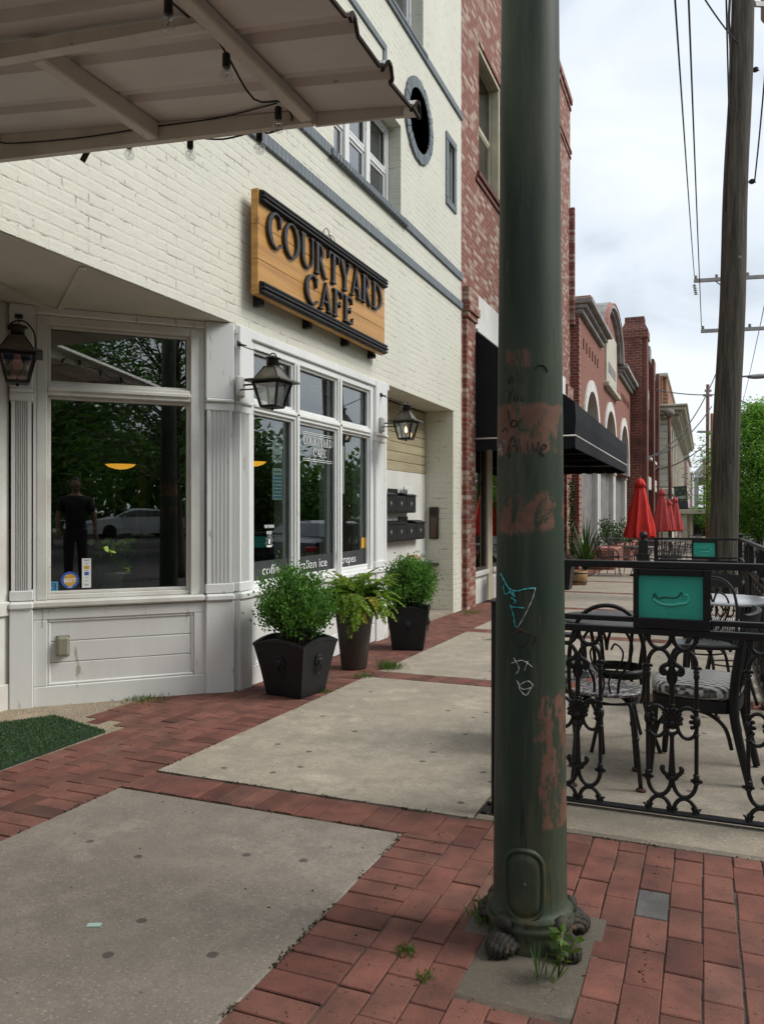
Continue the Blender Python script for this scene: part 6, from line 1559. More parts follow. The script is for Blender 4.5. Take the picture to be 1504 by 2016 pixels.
def scallop(p0, p1, nrm):
    p0, p1 = Vector(p0), Vector(p1); k = max(3, int((p1 - p0).length / .22)); pts = []
    for i in range(k):
        for f in (0, .25, .5, .75): pts.append((i + f, -.17 - .028 * math.sin(math.pi * f)))
    pts.append((k, -.17))
    top = [p0.lerp(p1, i / k) for i, _ in pts]; bot = [p0.lerp(p1, i / k) + Vector((0, 0, z)) for i, z in pts]; m_ = len(pts); nn = Vector(nrm) * .005
    va.add(top + bot + [p + nn for p in top] + [p + nn for p in bot], [(i, i + 1, m_ + i + 1, m_ + i) for i in range(m_ - 1)] + [(2 * m_ + i + 1, 2 * m_ + i, 3 * m_ + i, 3 * m_ + i + 1) for i in range(m_ - 1)])
scallop((AX, AY0, zp), (AX, AY1, zp), (1, 0, 0)); scallop((XF + .03, AY0, zp), (AX, AY0, zp), (0, -1, 0)); scallop((XF + .03, AY1, zp), (AX, AY1, zp), (0, 1, 0)); va.build('valance', canvas, ao)
pp = MB(); pp.tube([(XF + .03, AY0 - .008, zp), (AX + .006, AY0 - .008, zp), (AX + .008, AY1, zp), (XF + .03, AY1 + .008, zp)], .013, 6, curve=False); pp.build('piping', stucco, ao)
fr = MB()
for y in (AY0 + .05, 13.8, 15.9, 18.0, AY1 - .05): fr.tube([(XF + .05, y, zp + .02), (AX - .03, y, zp + .02), (AX - .03, y, zf_ - .03), (XF + .05, y, zw - .05)], .014, 6, curve=False)
fr.build('awning_frame', iron, ao)

# ---- one-storey arched brick building
t = thing('arched_building', 'red brick building with three white arches and a curved stone gable', 'building', (-3.07, 29, 0)); XA = -3.07; A0, A1 = 21.47, 37.2
b = MB(); arches = [(24.0, 1.55), (29.0, 1.75), (34.2, 1.75)]; zs_ = 3.35
# wall above the springing, following the arches
def arch_wall(mb, x0, x1, y0, y1, zt):
    segs = []; y = y0
    for c_, r_ in arches:
        segs.append((y, c_ - r_, None)); k = 14
        for i in range(k):
            ya, yb = c_ - r_ * math.cos(math.pi * i / k), c_ - r_ * math.cos(math.pi * (i + 1) / k); za, zb_ = zs_ + 1.45 * math.sin(math.pi * i / k), zs_ + 1.45 * math.sin(math.pi * (i + 1) / k)
            mb.prism([(ya, za), (yb, zb_), (yb, zt), (ya, zt)], x0, x1, 'x')
        y = c_ + r_
    segs.append((y, y1, None))
    for a, c_, _ in segs: mb.box((x0, a, zs_ - .6), (x1, c_, zt))
arch_wall(b, XA - .4, XA, A0, A1, 6.6); b.box((XA - .4, A0, 2.75 - .0), (XA - .001, A1, zs_ - .601)); b.build('wall', red_brick, t)
b = MB(); b.box((XA - 9, A0 - .008, -.7), (XA + .002, A0 + .3, 6.497)); b.box((XA - .5, A0 - .007, -.7), (XA + .001, A0 + .45, 2.749)); b.build('return_wall', red_brick_x, t)
b = MB(); b.box((XA - .5, A0 + .3, 0 - .9), (XA - .3, A1, 2.75)); b.box((XA - .5, A0 + .3, 2.75), (XA - .42, A1, 5)); b.build('recess_wall', graystucco, t)
for c_, r_ in arches:
    b = MB(); k = 18; rings = []
    for i in range(k + 1):
        a = math.pi * i / k; q = lambda rr, rz, x: (x, c_ - rr * math.cos(a), zs_ + rz * math.sin(a))
        rings.append([q(r_ - .02, 1.43, XA - .3), q(r_ - .02, 1.43, XA + .05), q(r_ + .30, 1.75, XA + .05), q(r_ + .30, 1.75, XA - .3)])
    b.sweep(rings, smooth=False)
    for s_ in (-1, 1): b.bbox((XA - .3, c_ + s_ * (r_ + .14) - .17, zs_ - .6), (XA + .06, c_ + s_ * (r_ + .14) + .17, zs_ - .003), .02)
    b.build('arch_surround', stucco, t)
    b = MB(); b.box((XA - .32, c_ - r_, zs_ - .6), (XA - .30, c_ + r_, zs_ + 1.45)); b.build('arch_light', pane_up, t)
def cornice(mb, y0, y1, z, X, k=1.0):
    for dz, h_, o in ((0, .14, .12), (.14, .12, .22), (.26, .16, .36)): mb.bbox((X - .4, y0 - o * .3, z + dz * k), (X + o * k, y1 + o * .3, z + (dz + h_) * k - .004), .02)
for ya_, yb_ in ((A0 + .01, 26.2), (31.9, A1)): b = MB(); cornice(b, ya_, yb_, 6.5, XA); b.build('cornice', greystone, t)
b = MB(); b.bbox((XA - .4, A0, 6.925), (XA + .30, 26.2, 6.98), .01); b.bbox((XA - .4, 31.9, 6.925), (XA + .30, A1, 6.98), .01); b.build('coping', pinktile, t)
b = MB(); gc, gr, gh = 29.05, 2.9, 1.45
b.prism([(gc + gr * math.cos(a), 6.6 + .3 + gh * math.sin(a)) for a in np.linspace(0, math.pi, 25)] + [(gc - gr, 6.6), (gc + gr, 6.6)], XA - .35, XA - .002, 'x'); b.build('gable', red_brick, t)
for r0, r1, o, m_ in ((.84, .90, .12, greystone), (.905, .985, .22, greystone), (.985, 1.005, .24, pinktile), (1.006, 1.03, .12, greystone)):
    b = MB(); b.sweep([[(x, gc + gr * q * math.cos(a), 6.9 + (gh + .1) * q * math.sin(a)) for q, x in ((r0, XA - .37), (r0, XA + o), (r1, XA + o), (r1, XA - .37))] for a in np.linspace(0, math.pi, 25)], smooth=False); b.build('gable_moulding', m_, t)
b = MB(); b.bbox((XA - .1, 27.4, 5.55), (XA + .06, 30.6, 7.5), .02); b.bbox((XA - .1, 27.0, 5.4), (XA + .18, 31.0, 5.55), .02); b.build('stone_plaque', stone, t)
b = MB()
for k in range(7): b.bbox((XA + .05, 27.9 + k * .34, 6.0), (XA + .075, 28.1 + k * .34, 6.35), .005)
b.build('plaque_relief', greystone, t)
b = MB()
for k in range(6): b.box((XA - .02, 22.2 + k * .62, 5.72), (XA + .03, 22.32 + k * .62, 6.0)); b.box((XA - .02, 33.0 + k * .62, 5.72), (XA + .03, 33.12 + k * .62, 6.0))
b.build('brick_dentils', red_brick_x, t)
for y in (22.0, 26.55, 31.4, 36.2):
    for d in (0, .42):
        b = MB(); b.bbox((XA - .35, y + d, .45 - .6), (XA - .12, y + d + .24, 2.62), .02); b.bbox((XA - .36, y + d - .05, 2.62), (XA - .08, y + d + .29, 2.748), .02); b.bbox((XA - .36, y + d - .05, -.2), (XA - .06, y + d + .29, .45), .02); b.build('column', stucco, t)
for y in (22.9, 27.6, 32.5):
    bp2 = thing('brick_planter_box', 'low red brick planter wall before the arched building, %s' % ('nearest to the black awning' if y < 23 else 'behind the row of umbrellas' if y < 28 else 'farthest along the front'), 'planter', (XA + .35, y, gz(y)), 'low brick planters')
    b = MB(); b.bbox((XA + .13, y, gz(y) - .1), (XA + .75, y + 2.6, gz(y) + .52), .01); b.build('wall', brickmat('planter_brick', (.27, .075, .05), (.19, .055, .04), (.36, .27, .22), 'XZ', .215, .08, .014, .6) if y < 23 else MATS['planter_brick'], bp2)
    b = MB(); b.bbox((XA + .12, y - .01, gz(y) + .521), (XA + .77, y + 2.62, gz(y) + .57), .01); b.build('coping', pinktile, bp2)

# ---- dark brick building with a corner pier
t = thing('dark_brick_building', 'dark red brick building with a tall weathered corner pier beyond the arches', 'building', (-2.6, 43, 0)); XT = -2.6; T0, T1 = 37.25, 48.6
b = MB(); b.box((XT - 8, T0, -1), (XT - .3, T0 + .4, 8.75)); b.box((XT - .95, T0 - .06, -1), (XT + .04, T0 + .0, 9.2)); b.box((XT - 8, T0 - .03, 8.45), (XT - .96, T0 - .001, 8.75)); b.build('return_wall', dark_brick_x, t)
b = MB(); wall_boxes(b, (T0 + .4, T1), (-1, 8.6), [(40.2, 41.6, 3.9, 6.9), (44.4, 45.8, 3.9, 6.9), (38.6, 47.6, -.9, 2.3)], XT - .4, XT)
for y in (T0 + .001, 42.5, 47.4): b.bbox((XT - .3, y, -1), (XT + .25, y + .95, 9.0), .02)
b.build('wall', dark_brick, t)
b = MB(); b.bbox((XT - .9, T0 - .1, 9.0), (XT + .3, T0 + 1.1, 9.35), .03); b.sweep([[(XT - .3 + sx * w_, T0 + .5 + sy * w_, z) for sx, sy in ((-1, -1), (1, -1), (1, 1), (-1, 1))] for w_, z in ((.60, 9.35), (.42, 9.75), (.42, 10.0))], smooth=False); b.build('corner_pier_cap', dark_brick_x, t)
for k in range(5): b = MB(); b.bbox((XT - .3, T0 + 1.6 + k * 2.0, 8.6), (XT + .06 + .1 * (k % 2), T0 + 2.7 + k * 2.0, 9.1 + .25 * (k % 2)), .03); b.build('parapet_block', greystone, t)
for y0, y1 in ((40.2, 41.6), (44.4, 45.8)):
    b = MB(); b.bbox((XT - .05, y0 - .12, 3.75), (XT + .22, y1 + .12, 3.9), .01); b.prism([(y0 - .02, 6.3)] + [((y0 + y1) / 2 - .72 * math.cos(a), 6.9 + .5 * math.sin(a)) for a in np.linspace(0, math.pi, 9)] + [(y1 + .02, 6.3), (y1 - .15, 6.3), (y1 - .15, 6.8), (y0 + .15, 6.8), (y0 + .15, 6.3)], XT - .05, XT + .06, 'x'); b.bbox((XT - .05, y0, 3.9), (XT + .07, y0 + .14, 6.3), .01); w_ = b.build('window', stucco, t)
    b = MB(); b.box((XT - .3, y0, 3.9), (XT - .28, y1, 6.9)); b.build('pane', pane_up, w_)
b = MB(); b.bbox((XT - .2, T0 + .96, 2.3), (XT + .12, T1, 2.95), .02); b.build('shop_lintel', stucco, t)
b = MB(); z = -.7
while z < 2.2: b.bbox((XT - .35, 38.6, z), (XT - .12, 47.6, z + .07), .008); z += .12
b.build('shutter_slats', mat('shutter_red', (.20, .06, .05), (.12, .04, .035), .8, scale=8), t)

# ---- cream-corniced brick building
CX0 = FY(1314, 1000, 50).x; C0, C1 = 50.0, 84.0
t = thing('corniced_building', 'tan brick building with pale quoins and a deep cream cornice', 'building', (CX0, 60, 0))
b = MB(); b.box((CX0 - 9, C0, 2.6), (CX0 - .3, C0 + .4, 8.4)); b.build('return_wall', tan_brick, t)
b = MB(); wall_boxes(b, (C0 + .4, C1), (2.6, 8.3), [(51.6 + 3.2 * k, 53.6 + 3.2 * k, 3.1, 6.4) for k in range(10)], CX0 - .5, CX0); b.build('wall', tan_brick_y, t)
b = MB(); b.box((CX0 - 9, C0 - .05, -1.5), (CX0 + .05, C1, 2.2)); b.bbox((CX0 - 9, C0 - .3, 2.2), (CX0 + .3, C1 + .1, 2.62), .06); b.bbox((CX0 - 9, C0 - .18, 1.95), (CX0 + .18, C1 + .1, 2.18), .04)
for z in (-.6, -.1, .4, .9, 1.4): b.box((CX0 - 9, C0 - .09, z), (CX0 + .09, C1 - .01, z + .44))
b.build('stone_base', stone, t)
for k in range(9): b = MB(); b.bbox((CX0 - (.55 if k % 2 else .8), C0 - .06, 2.62 + k * .42), (CX0 + .06, C0 + (.8 if k % 2 else .55), 2.62 + k * .42 + .405), .015); b.build('quoin', stone, t)
for k in range(11): b = MB(); b.bbox((CX0 - .1, 50.9 + 3.2 * k, 2.62), (CX0 + .16, 51.45 + 3.2 * k, 6.4), .03); b.build('pilaster', stone, t)
b = MB()
for z, h_, o in ((6.42, .3, .12), (6.72, .22, .3), (6.95, .16, .75), (7.11, .22, 1.0), (7.33, .14, 1.12)): b.bbox((CX0 - 9, C0 - o, z), (CX0 + o, C1 + o * .2, z + h_ - .005), .03)
k = 0
while C0 + k * .6 < C1: b.bbox((CX0, C0 + k * .6, 6.74), (CX0 + .62, C0 + k * .6 + .26, 6.93), .02); k += 1
k = 0
while k < 8: b.bbox((CX0 - .2 - k * .6, C0 - .6, 6.74), (CX0 + .06 - k * .6, C0, 6.93), .02); k += 1
b.build('cornice', stone, t)
b = MB(); b.box((CX0 - 9, C0 + .2, 8.4), (CX0 - .301, C0 + .6, 9.3)); b.box((CX0 - .6, C0 + .601, 8.301), (CX0 - .1, C1, 9.298)); b.build('parapet', tan_brick, t)
b = MB(); b.bbox((CX0 - 9, C0 + .12, 9.3), (CX0 + .0, C0 + .7, 9.5), .03); b.bbox((CX0 - .7, C0 + .7, 9.3), (CX0 - .001, C1, 9.499), .03); b.build('parapet_coping', stone, t)
for k in range(10):
    y0 = 51.6 + 3.2 * k; b = MB(); b.bbox((CX0 - .3, y0, 3.1), (CX0 - .12, y0 + .12, 6.4), .01); b.bbox((CX0 - .3, y0 + 1.88, 3.1), (CX0 - .12, y0 + 2.0, 6.4), .01); b.bbox((CX0 - .29, y0 + .12, 4.7), (CX0 - .13, y0 + 1.88, 4.85), .01); w_ = b.build('window', cream_p, t)
    b = MB(); b.box((CX0 - .25, y0 + .1, 3.1), (CX0 - .24, y0 + 1.9, 6.4)); b.build('pane', pane_up, w_)
# ---- pink building, footbridge house and low flat canopy far down the street
pink = mat('pink_render', (.52, .36, .35), (.44, .30, .30), .8, scale=.6)
lilac = mat('lilac_boards', (.50, .45, .48), (.40, .36, .40), .8, scale=2, stretch=(1, 1, 6))
PX = FY(1352, 1000, 86).x
t = thing('pink_building', 'pale pink rendered building beyond the corniced block', 'building', (PX, 95, 0))
b = MB(); b.box((PX - 9, 86, -2), (PX, 104, 6.6)); b.build('wall', pink, t)
b = MB(); b.bbox((PX - 9, 85.9, 6.6), (PX + .2, 104.1, 6.9), .03); b.bbox((PX - 9, 85.93, 3.0), (PX + .12, 104, 3.2), .03); b.build('band', stone, t)
for y in (88, 92, 96, 100):
    b = MB(); b.bbox((PX - .1, y, 3.7), (PX + .08, y + 1.3, 5.9), .02); b.build('window', stone, t)
PX2 = FY(1362, 1000, 104).x
t = thing('lilac_building', 'lilac grey boarded building before the footbridge', 'building', (PX2, 108, 0))
b = MB(); b.box((PX2 - 8, 104.2, -2), (PX2, 118, 5.8)); b.build('wall', lilac, t)
b = MB(); b.bbox((PX2 - 8, 104.1, 5.8), (PX2 + .1, 118, 6.0), .03); b.build('coping', stone, t)
a, c_ = FY(1367, 960, 118), FY(1402, 960, 118)
t = thing('footbridge', 'white boarded covered footbridge with a gabled roof crossing above the street end', 'footbridge', (a.x, 118, 0))
zt_, zm, zb_ = FY(1380, 917, 118).z, FY(1380, 940, 118).z, FY(1380, 951, 118).z
b = MB(); b.box((a.x, 118, zm), (c_.x, 121, zm + .6)); b.prism([(a.x - .2, zm + .6), (c_.x + .3, zm + .6), (a.x + 1.2, zt_ + .6)], 118.05, 121, 'y'); b.build('wall', mat('bridge_boards', (.55, .53, .50), (.42, .40, .38), .8, scale=1, stretch=(8, 1, 1)), t)
b = MB(); b.bar((a.x + .9, 117.9, zt_ + .75), (c_.x + .5, 117.9, zm + .62), .3, .18, up=(0, 1, 0)); b.build('roof_edge', mat('roof_rust', (.22, .07, .06), (.16, .05, .05), .7), t)
b = MB(); b.box((a.x, 118.2, zb_ - .2), (c_.x, 120.5, zm - .01)); b.build('underside', mat('bridge_dark', (.16, .14, .12), (.12, .1, .09), .8), t)
b = MB(); b.box((a.x - .1, 118.1, -2), (a.x + .5, 118.8, zm)); b.box((c_.x - .5, 118.1, -2), (c_.x, 118.8, zm)); b.bar((a.x, 119, FY(1380, 990, 119).z), (c_.x, 119, FY(1380, 990, 119).z), .2, .5); b.build('support', mat('bridge_posts', (.42, .41, .38), (.35, .34, .31), .8), t)
ca, cb = FY(1343, 1010, 66), FY(1394, 1010, 66)
t = thing('flat_canopy', 'low flat white canopy on square posts over the far pavement', 'canopy', (ca.x, 66, 0)); zc_ = FY(1370, 1003, 66).z
b = MB(); b.bbox((ca.x - .6, 66, zc_ - .35), (cb.x, 84, zc_), .03); b.build('roof', stone, t)
for k in range(6):
    b = MB(); y = 66.3 + k * 3.4; b.bbox((ca.x - .1 + .25 * (k % 2), y, -2), (ca.x + .3 + .25 * (k % 2), y + .4, zc_ - .352), .02); b.build('post', stone, t)
b = MB(); b.box((ca.x - 4, 66.1, -2), (ca.x - .3, 84, zc_ - .36)); b.build('shop_wall', pink, t)
b = MB(); xg = FY(1386, 1030, 86).x; b.bbox((xg - 1.6, 86, gz(86)), (xg + 1.2, 86.4, 1.6), .03); b.build('end_wall', stone, t)
b = MB(); b.box((xg - 1.0, 85.96, gz(86) + .1), (xg + .3, 85.99, 1.2)); b.build('end_doorway', mat('doorway_dark', (.06, .06, .06), (.04, .04, .04), .6), t)
b = MB(); b.box((xg - .55, 85.93, -.1), (xg - .05, 85.955, .75)); b.build('notice', vin, t)

# ---- hanging sign, rusty pole
sa = FD(1340, 980, 42)
t = thing('hanging_sign', 'dark grey projecting banner sign reading AVEDA', 'sign', sa)
Mh = Matrix.Translation(sa) @ Matrix.Rotation(R(-4), 4, 'Y') @ Matrix.Rotation(R(12), 4, 'Z'); k = 42 / FPX
b = MB(); b.bbox((-12 * k, -.04, -22 * k), (12 * k, .04, 22 * k), .01, Mh); b.build('panel', mat('sign_charcoal', (.065, .072, .082), (.05, .055, .065), .5), t)
text_mesh('lettering', 'AVEDA', .2, Mh @ mat4((0, -.045, -.05), (1, 0, 0), (0, 0, 1)), vin, t, .003, 'CENTER', .004, 17 * k)
b = MB(); b.bar(Mh @ Vector((-14 * k, 0, 22 * k)), Mh @ Vector((12 * k, 0, 22 * k)), .05, .05); b.bar(Mh @ Vector((-14 * k, 0, -22 * k)), Mh @ Vector((12 * k, 0, -22 * k)), .05, .05)
e2 = Vector((-2.4, sa.y + .3, 0)); b.bar(Mh @ Vector((-14 * k, 0, 22 * k)), (XT + .2, sa.y, sa.z + 22 * k), .04, .04); b.build('bracket', iron, t)
rp = FD(1319, 1060, 39); rp.z = gz(rp.y)
t = thing('rusty_pole', 'thin rusty pole with a round ball finial before the corniced building', 'pole', rp); zt_ = FD(1316, 815, 39).z - rp.z
rust_m = mat('rusty_metal', (.17, .075, .045), (.10, .05, .035), .85, scale=6, bump=.2)
b = MB(); b.tube([rp, rp + Vector((-.05, 0, zt_))], .085, 10); b.build('shaft', rust_m, t); b = MB(); b.ball(rp + Vector((-.06, 0, zt_ + .05)), .26, 14, (1, 1, .85)); b.build('finial', mat('finial_grey', (.25, .22, .19), (.15, .13, .11), .8), t)

# ================================================================ POLES, WIRES, STREET THINGS
m, t_, b_ = _base('weathered_pole'); v = objvec(t_, scale=(14, 14, .7))
c_ = mixc(t_, ramp(t_, noise(t_, v, 1.6, 9, .65), .33, .68), (.030, .026, .020), (.125, .108, .082)); c_ = mixc(t_, ramp(t_, noise(t_, objvec(t_, scale=(30, 30, 1.1)), 1.7, 6, .7), .56, .64), c_, (.020, .016, .012)); c_ = mixc(t_, ramp(t_, noise(t_, objvec(t_, scale=(20, 20, 2)), 2.3, 6, .7), .66, .72), c_, (.26, .24, .20))
t_.links.new(c_, b_.inputs['Base Color']); b_.inputs['Roughness'].default_value = .9; bumpn(t_, b_, noise(t_, objvec(t_, scale=(30, 30, 1.1)), 1.7, 6, .7), .9, .02); pole_m = m
arm_m = mat('grey_arm', (.36, .35, .33), (.25, .24, .23), .8, scale=3)
ins_m = mat('insulator', (.24, .23, .22), (.16, .155, .15), .35)
wire_m = mat('line_wire', (.025, .025, .027), (.02, .02, .02), .6)
d0 = 13.6; p0 = FD(1418, 1000, d0); p0.z = gz(p0.y); ptop = FD(1468, -160, d0)
t = thing('utility_pole', 'thick weathered wooden utility pole leaning slightly beside the far patio fence', 'utility pole', p0, 'utility poles along the kerb')
b = MB(); n_ = 14; path = [p0.lerp(ptop, k / n_) + Vector((.012 * math.sin(k * 1.3), 0, 0)) for k in range(n_ + 1)]; b.tube(path, [(.262 if k == 0 else .235 - (.235 - .175) * k / n_) for k in range(n_ + 1)], 22); b.build('shaft', pole_m, t)
def onpole(py, side, o=0.0):
    f = (1000 - py) / 1160; c_ = p0.lerp(ptop, max(0, min(1, (FD(1440, py, d0).z - p0.z) / (ptop.z - p0.z)))); r_ = .235 - .06 * max(0, f); cam_r = Vector((_c, _s, 0)); cam_b = Vector((_s, -_c, 0))
    return c_ + cam_r * math.sin(side) * (r_ + o) + cam_b * math.cos(side) * (r_ + o)
b = MB(); b.tube([onpole(760 + 12 * k, -.55 + .035 * k, .006) for k in range(14)], .006, 5); b.build('ground_wire', wire_m, t); b = MB(); b.tube([onpole(0 + 60 * k, -1.3 + .02 * k, .02) for k in range(-1, 8)], .010, 5); b.build('side_cable', wire_m, t)
b = MB(); b.tube([onpole(-60, -1.35, .06), onpole(30, -1.4, .07), onpole(60, -1.4, .05), onpole(100, -1.35, .02), onpole(160, -1.3, .01)], .022, 7); b.build('riser_cable', mat('cable_brown', (.06, .035, .035), (.04, .025, .025), .6), t)
for py in (140, 360):
    b = MB(); b.tube([onpole(py, 1.35, -.02), onpole(py, 1.5, .12)], .012, 6)
    for k in range(3): b.lathe([(.03, -.02), (.05, -.005), (.03, .012)], onpole(py, 1.5, .06) + Vector((0, 0, .02 * k)), 12)
    b.build('spool_insulator', mat('dark_insulator', (.03, .03, .035), (.02, .02, .02), .3), t)
b = MB(); c_ = onpole(515, .05, .004); b.bbox((c_.x - .028, c_.y - .012, c_.z - .028), (c_.x + .028, c_.y + .004, c_.z + .028), .006); b.ball(c_ + Vector((0, -.012, 0)), .014, 8); b.build('bolt_plate', ins_m, t)
tr = FD(1520, 10, d0 + .3); b = MB(); b.lathe([(.01, -.42), (.15, -.40), (.19, -.34), (.19, .36), (.2, .38), (.17, .44), (.01, .46)], tr + Vector((0, 0, .14)), 24); b.bar(tr, onpole(10, 1.4), .05, .08); b.build('transformer', mat('transformer_grey', (.42, .40, .37), (.3, .28, .26), .5), t)
# second pole straight behind the first, with its two cross-arms
p2 = FD(1432, 1000, 26); p2.z = gz(p2.y)
t = thing('utility_pole', 'utility pole with two grey cross-arms mostly hidden behind the thick wooden pole', 'utility pole', p2, 'utility poles along the kerb')
b = MB(); b.tube([p2, FD(1440, 535, 26)], [.15, .12], 14); b.build('shaft', pole_m, t)
A1l, A1r, A2l, A2r = FD(1366, 553, 26), FD(1512, 544, 26), FD(1380, 652, 26), FD(1512, 646, 26)
for l_, r_ in ((A1l, A1r), (A2l, A2r)):
    b = MB(); b.bar(l_, r_, .10, .11); ao_ = b.build('cross_arm', arm_m, t)
    for f in (.02, .30, .72, .98):
        b = MB(); q = l_.lerp(r_, f); b.lathe([(.02, .05), (.05, .07), (.05, .10), (.035, .11), (.05, .125), (.045, .16), (.01, .18)], q, 10); b.build('insulator', ins_m, ao_)
b = MB(); q = A1l + Vector((0, 0, -.06)); 
for k in range(6): b.lathe([(.02, -.04), (.065, -.03), (.03, 0)], q + Vector((.01 * k, 0, -.06 - .06 * k)), 10)
b.build('string_insulator', ins_m, t)
b = MB(); c1 = FD(1436, 575, 26); 
for px, py in ((1402, 547), (1472, 543)): b.bar(c1, FD(px, py + 2, 26), .03, .03)
b.build('arm_brace', ins_m, t)
def far_pole(label, px, ty, d, r_, m_, arms):
    o = FD(px, 1060, d); o.z = gz(o.y); t = thing('utility_pole', label, 'utility pole', o, 'utility poles along the kerb')
    b = MB(); b.tube([o, FD(px + .5, ty, d)], [r_, r_ * .8], 12); b.build('shaft', m_, t)
    for y, x0, x1 in arms:
        b = MB(); b.bar(FD(x0, y, d), FD(x1, y + .5, d), .12, .12); b.build('cross_arm', arm_m, t)
    return t
far_pole('rust brown utility pole just left of the thick wooden pole', 1392, 757, 44, .085 * 1.3, mat('rusty_pole_brown', (.19, .085, .055), (.11, .055, .04), .85, scale=5, stretch=(4, 4, .5)), [(850, 1373, 1404), (778, 1384, 1401), (769, 1387, 1399)])
far_pole('short brown utility pole between the rust brown pole and the thick one', 1400, 814, 60, .13, MATS['rusty_pole_brown'], [])
far_pole('far utility pole with small cross-arms above the footbridge roof', 1385, 900, 92, .10, MATS['rusty_pole_brown'], [(889, 1382, 1394), (919, 1377, 1394), (904, 1379, 1393)])
def wires(label, segs, r_=.012, group='overhead wires'):
    for k, (a, c_, sg) in enumerate(segs):
        lb = label[k]; b = MB(); b.tube([a.lerp(c_, i / 14) - Vector((0, 0, sg * 4 * (i / 14) * (1 - i / 14))) for i in range(15)], r_, 5)
        tag(b.build('overhead_wire', wire_m), lb, 'wire', group)
wires(['leftmost overhead wire running up from the upper cross-arm end', 'thin twisted overhead wire second from the left in the sky', 'overhead wire passing close along the left of the thick wooden pole', 'slanting overhead wire meeting the thick pole near the top', 'dark overhead cable down the right side of the thick pole', 'wire from the upper cross-arm right end to the lower right'],
      [(FD(1318, -150, 8), A1l + Vector((0, 0, .17)), .10), (FD(1349, -150, 8), A2l + Vector((0, 0, .17)), .08), (FD(1426, -120, 9), FD(1442, 560, 25.5), .05), (FD(1360, -45, 12), FD(1450, 84, 13.4), .05), (FD(1512, 60, 11), onpole(360, 1.5, .10), .10), (FD(1504, 600, 24), FD(1450, 830, 60), .3)], .013)
bl = FX(1262, 912, XT + .1)
wires(['service cable sagging from the rust brown pole to the dark brick building', 'lower service cable from the rust brown pole to the dark brick building', 'thin wire across the sky to the corner pier', 'thick black service drop ending at the umbrellas', 'wire between the thick pole and the street lamp', 'twin cable dropping past the corniced building'],
      [(FD(1409, 735, 43), FX(1268, 903, XT + .3), .9), (FD(1400, 800, 43.5), FX(1280, 900, XT + .3), .5), (FX(1288, 767, XT + .3), FD(1406, 777, 43.8), .1), (FX(1285, 928, -2.4), FX(1302, 912, -2.4), .0), (FD(1452, 785, 40), FD(1520, 812, 40), .1), (FD(1394, 870, 44), FX(1290, 925, -2.5), .3)], .03)
lp = FD(1530, 1040, 30); lp.z = gz(lp.y)
t = thing('street_lamp', 'grey cobra-head street lamp reaching in from the right', 'street lamp', lp)
b = MB(); b.tube([lp, FD(1530, 760, 30), FD(1524, 742, 30), FD(1500, 739, 30), FD(1452, 742, 30)], [.09, .07, .05, .04, .035], 10); b.build('mast', ins_m, t)
b = MB(); q = FD(1492, 741, 30); b.ball(q, .28, 14, (1.5, .6, .34)); b.build('lamp_head', mat('lamp_grey', (.34, .34, .33), (.25, .25, .25), .5), t)
# bins and picket rail
for k, (px, py, lb) in enumerate(((1406, 1112, 'dark green wheeled bin beside the thick pole'), (1428, 1112, 'black wheeled bin next to the iron pickets'))):
    o = FD(px + 12, 1100, 24 + k); o.z = gz(o.y); t = thing('wheeled_bin', lb, 'bin', o, 'wheeled bins at the kerb')
    b = MB(); b.sweep([[o + Vector((sx * w_, sy * w_ * 1.1, z)) for sx, sy in ((-1, -1), (1, -1), (1, 1), (-1, 1))] for w_, z in ((.22, .06), (.29, .92), (.31, .93), (.31, .96))], smooth=False); b.build('body', mat('bin_dark', (.022, .030, .028), (.015, .02, .02), .5), t)
    b = MB(); b.bbox((o.x - .32, o.y - .36, o.z + .962), (o.x + .32, o.y + .36, o.z + 1.01), .02); b.build('lid', MATS['bin_dark'], t)
    for sx in (-1, 1): b = MB(); b.lathe([(.1, -.03), (.11, 0), (.1, .03)], o + Vector((sx * .25, .3, .11)), 14, M=Matrix.Rotation(R(90), 4, 'Y')); b.build('wheel', black, t)
o = FD(1490, 1100, 15.5); o.z = gz(o.y); t = thing('iron_pickets', 'black iron picket railing at the kerb right of the thick pole', 'railing', o)
b = MB()
for k in range(16): b.tube([o + Vector((-.28 + .055 * k, .10 * (k % 3), 0)), o + Vector((-.28 + .055 * k, .10 * (k % 3), .92 + .05 * math.sin(k * 2.1)))], .012, 6); b.ball(o + Vector((-.28 + .055 * k, .10 * (k % 3), .94 + .05 * math.sin(k * 2.1))), .02, 6)
b.build('pickets', iron, t); b = MB()
for z in (.2, .75): b.bar(o + Vector((-.3, 0, z)), o + Vector((.6, 0, z)), .03, .03)
b.build('rail', iron, t)

# ================================================================ PLANTS BY THE NEIGHBOURS
def strap_plant(name, label, c, n_, L_, col, cat='plant', width=.02):
    t = thing(name, label, cat, c); b = MB(); rn = random.Random(int(abs(c[1]) * 100))
    vs, fs, tn = [], [], []
    for k in range(n_):
        a = rn.uniform(0, 6.283); ln = L_ * rn.uniform(.6, 1.1); el = R(rn.uniform(45, 88)); d = Vector((math.cos(a) * math.cos(el), math.sin(a) * math.cos(el), math.sin(el))); s_ = Vector((-math.sin(a), math.cos(a), 0)); p = Vector(c); g_ = rn.uniform(.08, .24)
        v = rn.uniform(.65, 1.3); b.tint = (v, v, v * .9)
        rows = []
        for i in range(9):
            w_ = width * (1 - (i / 8) ** 2) + .001; rows.append((p - s_ * w_, p + s_ * w_)); d = (d + Vector((0, 0, -g_ * (i / 5)))).normalized(); p = p + d * ln / 8
        for i in range(8): b.quad(rows[i][0], rows[i][1], rows[i + 1][1], rows[i + 1][0])
    b.build('leaf_blades', leafmat('strap_leaf', col), t, tint=True, recalc=False); return t
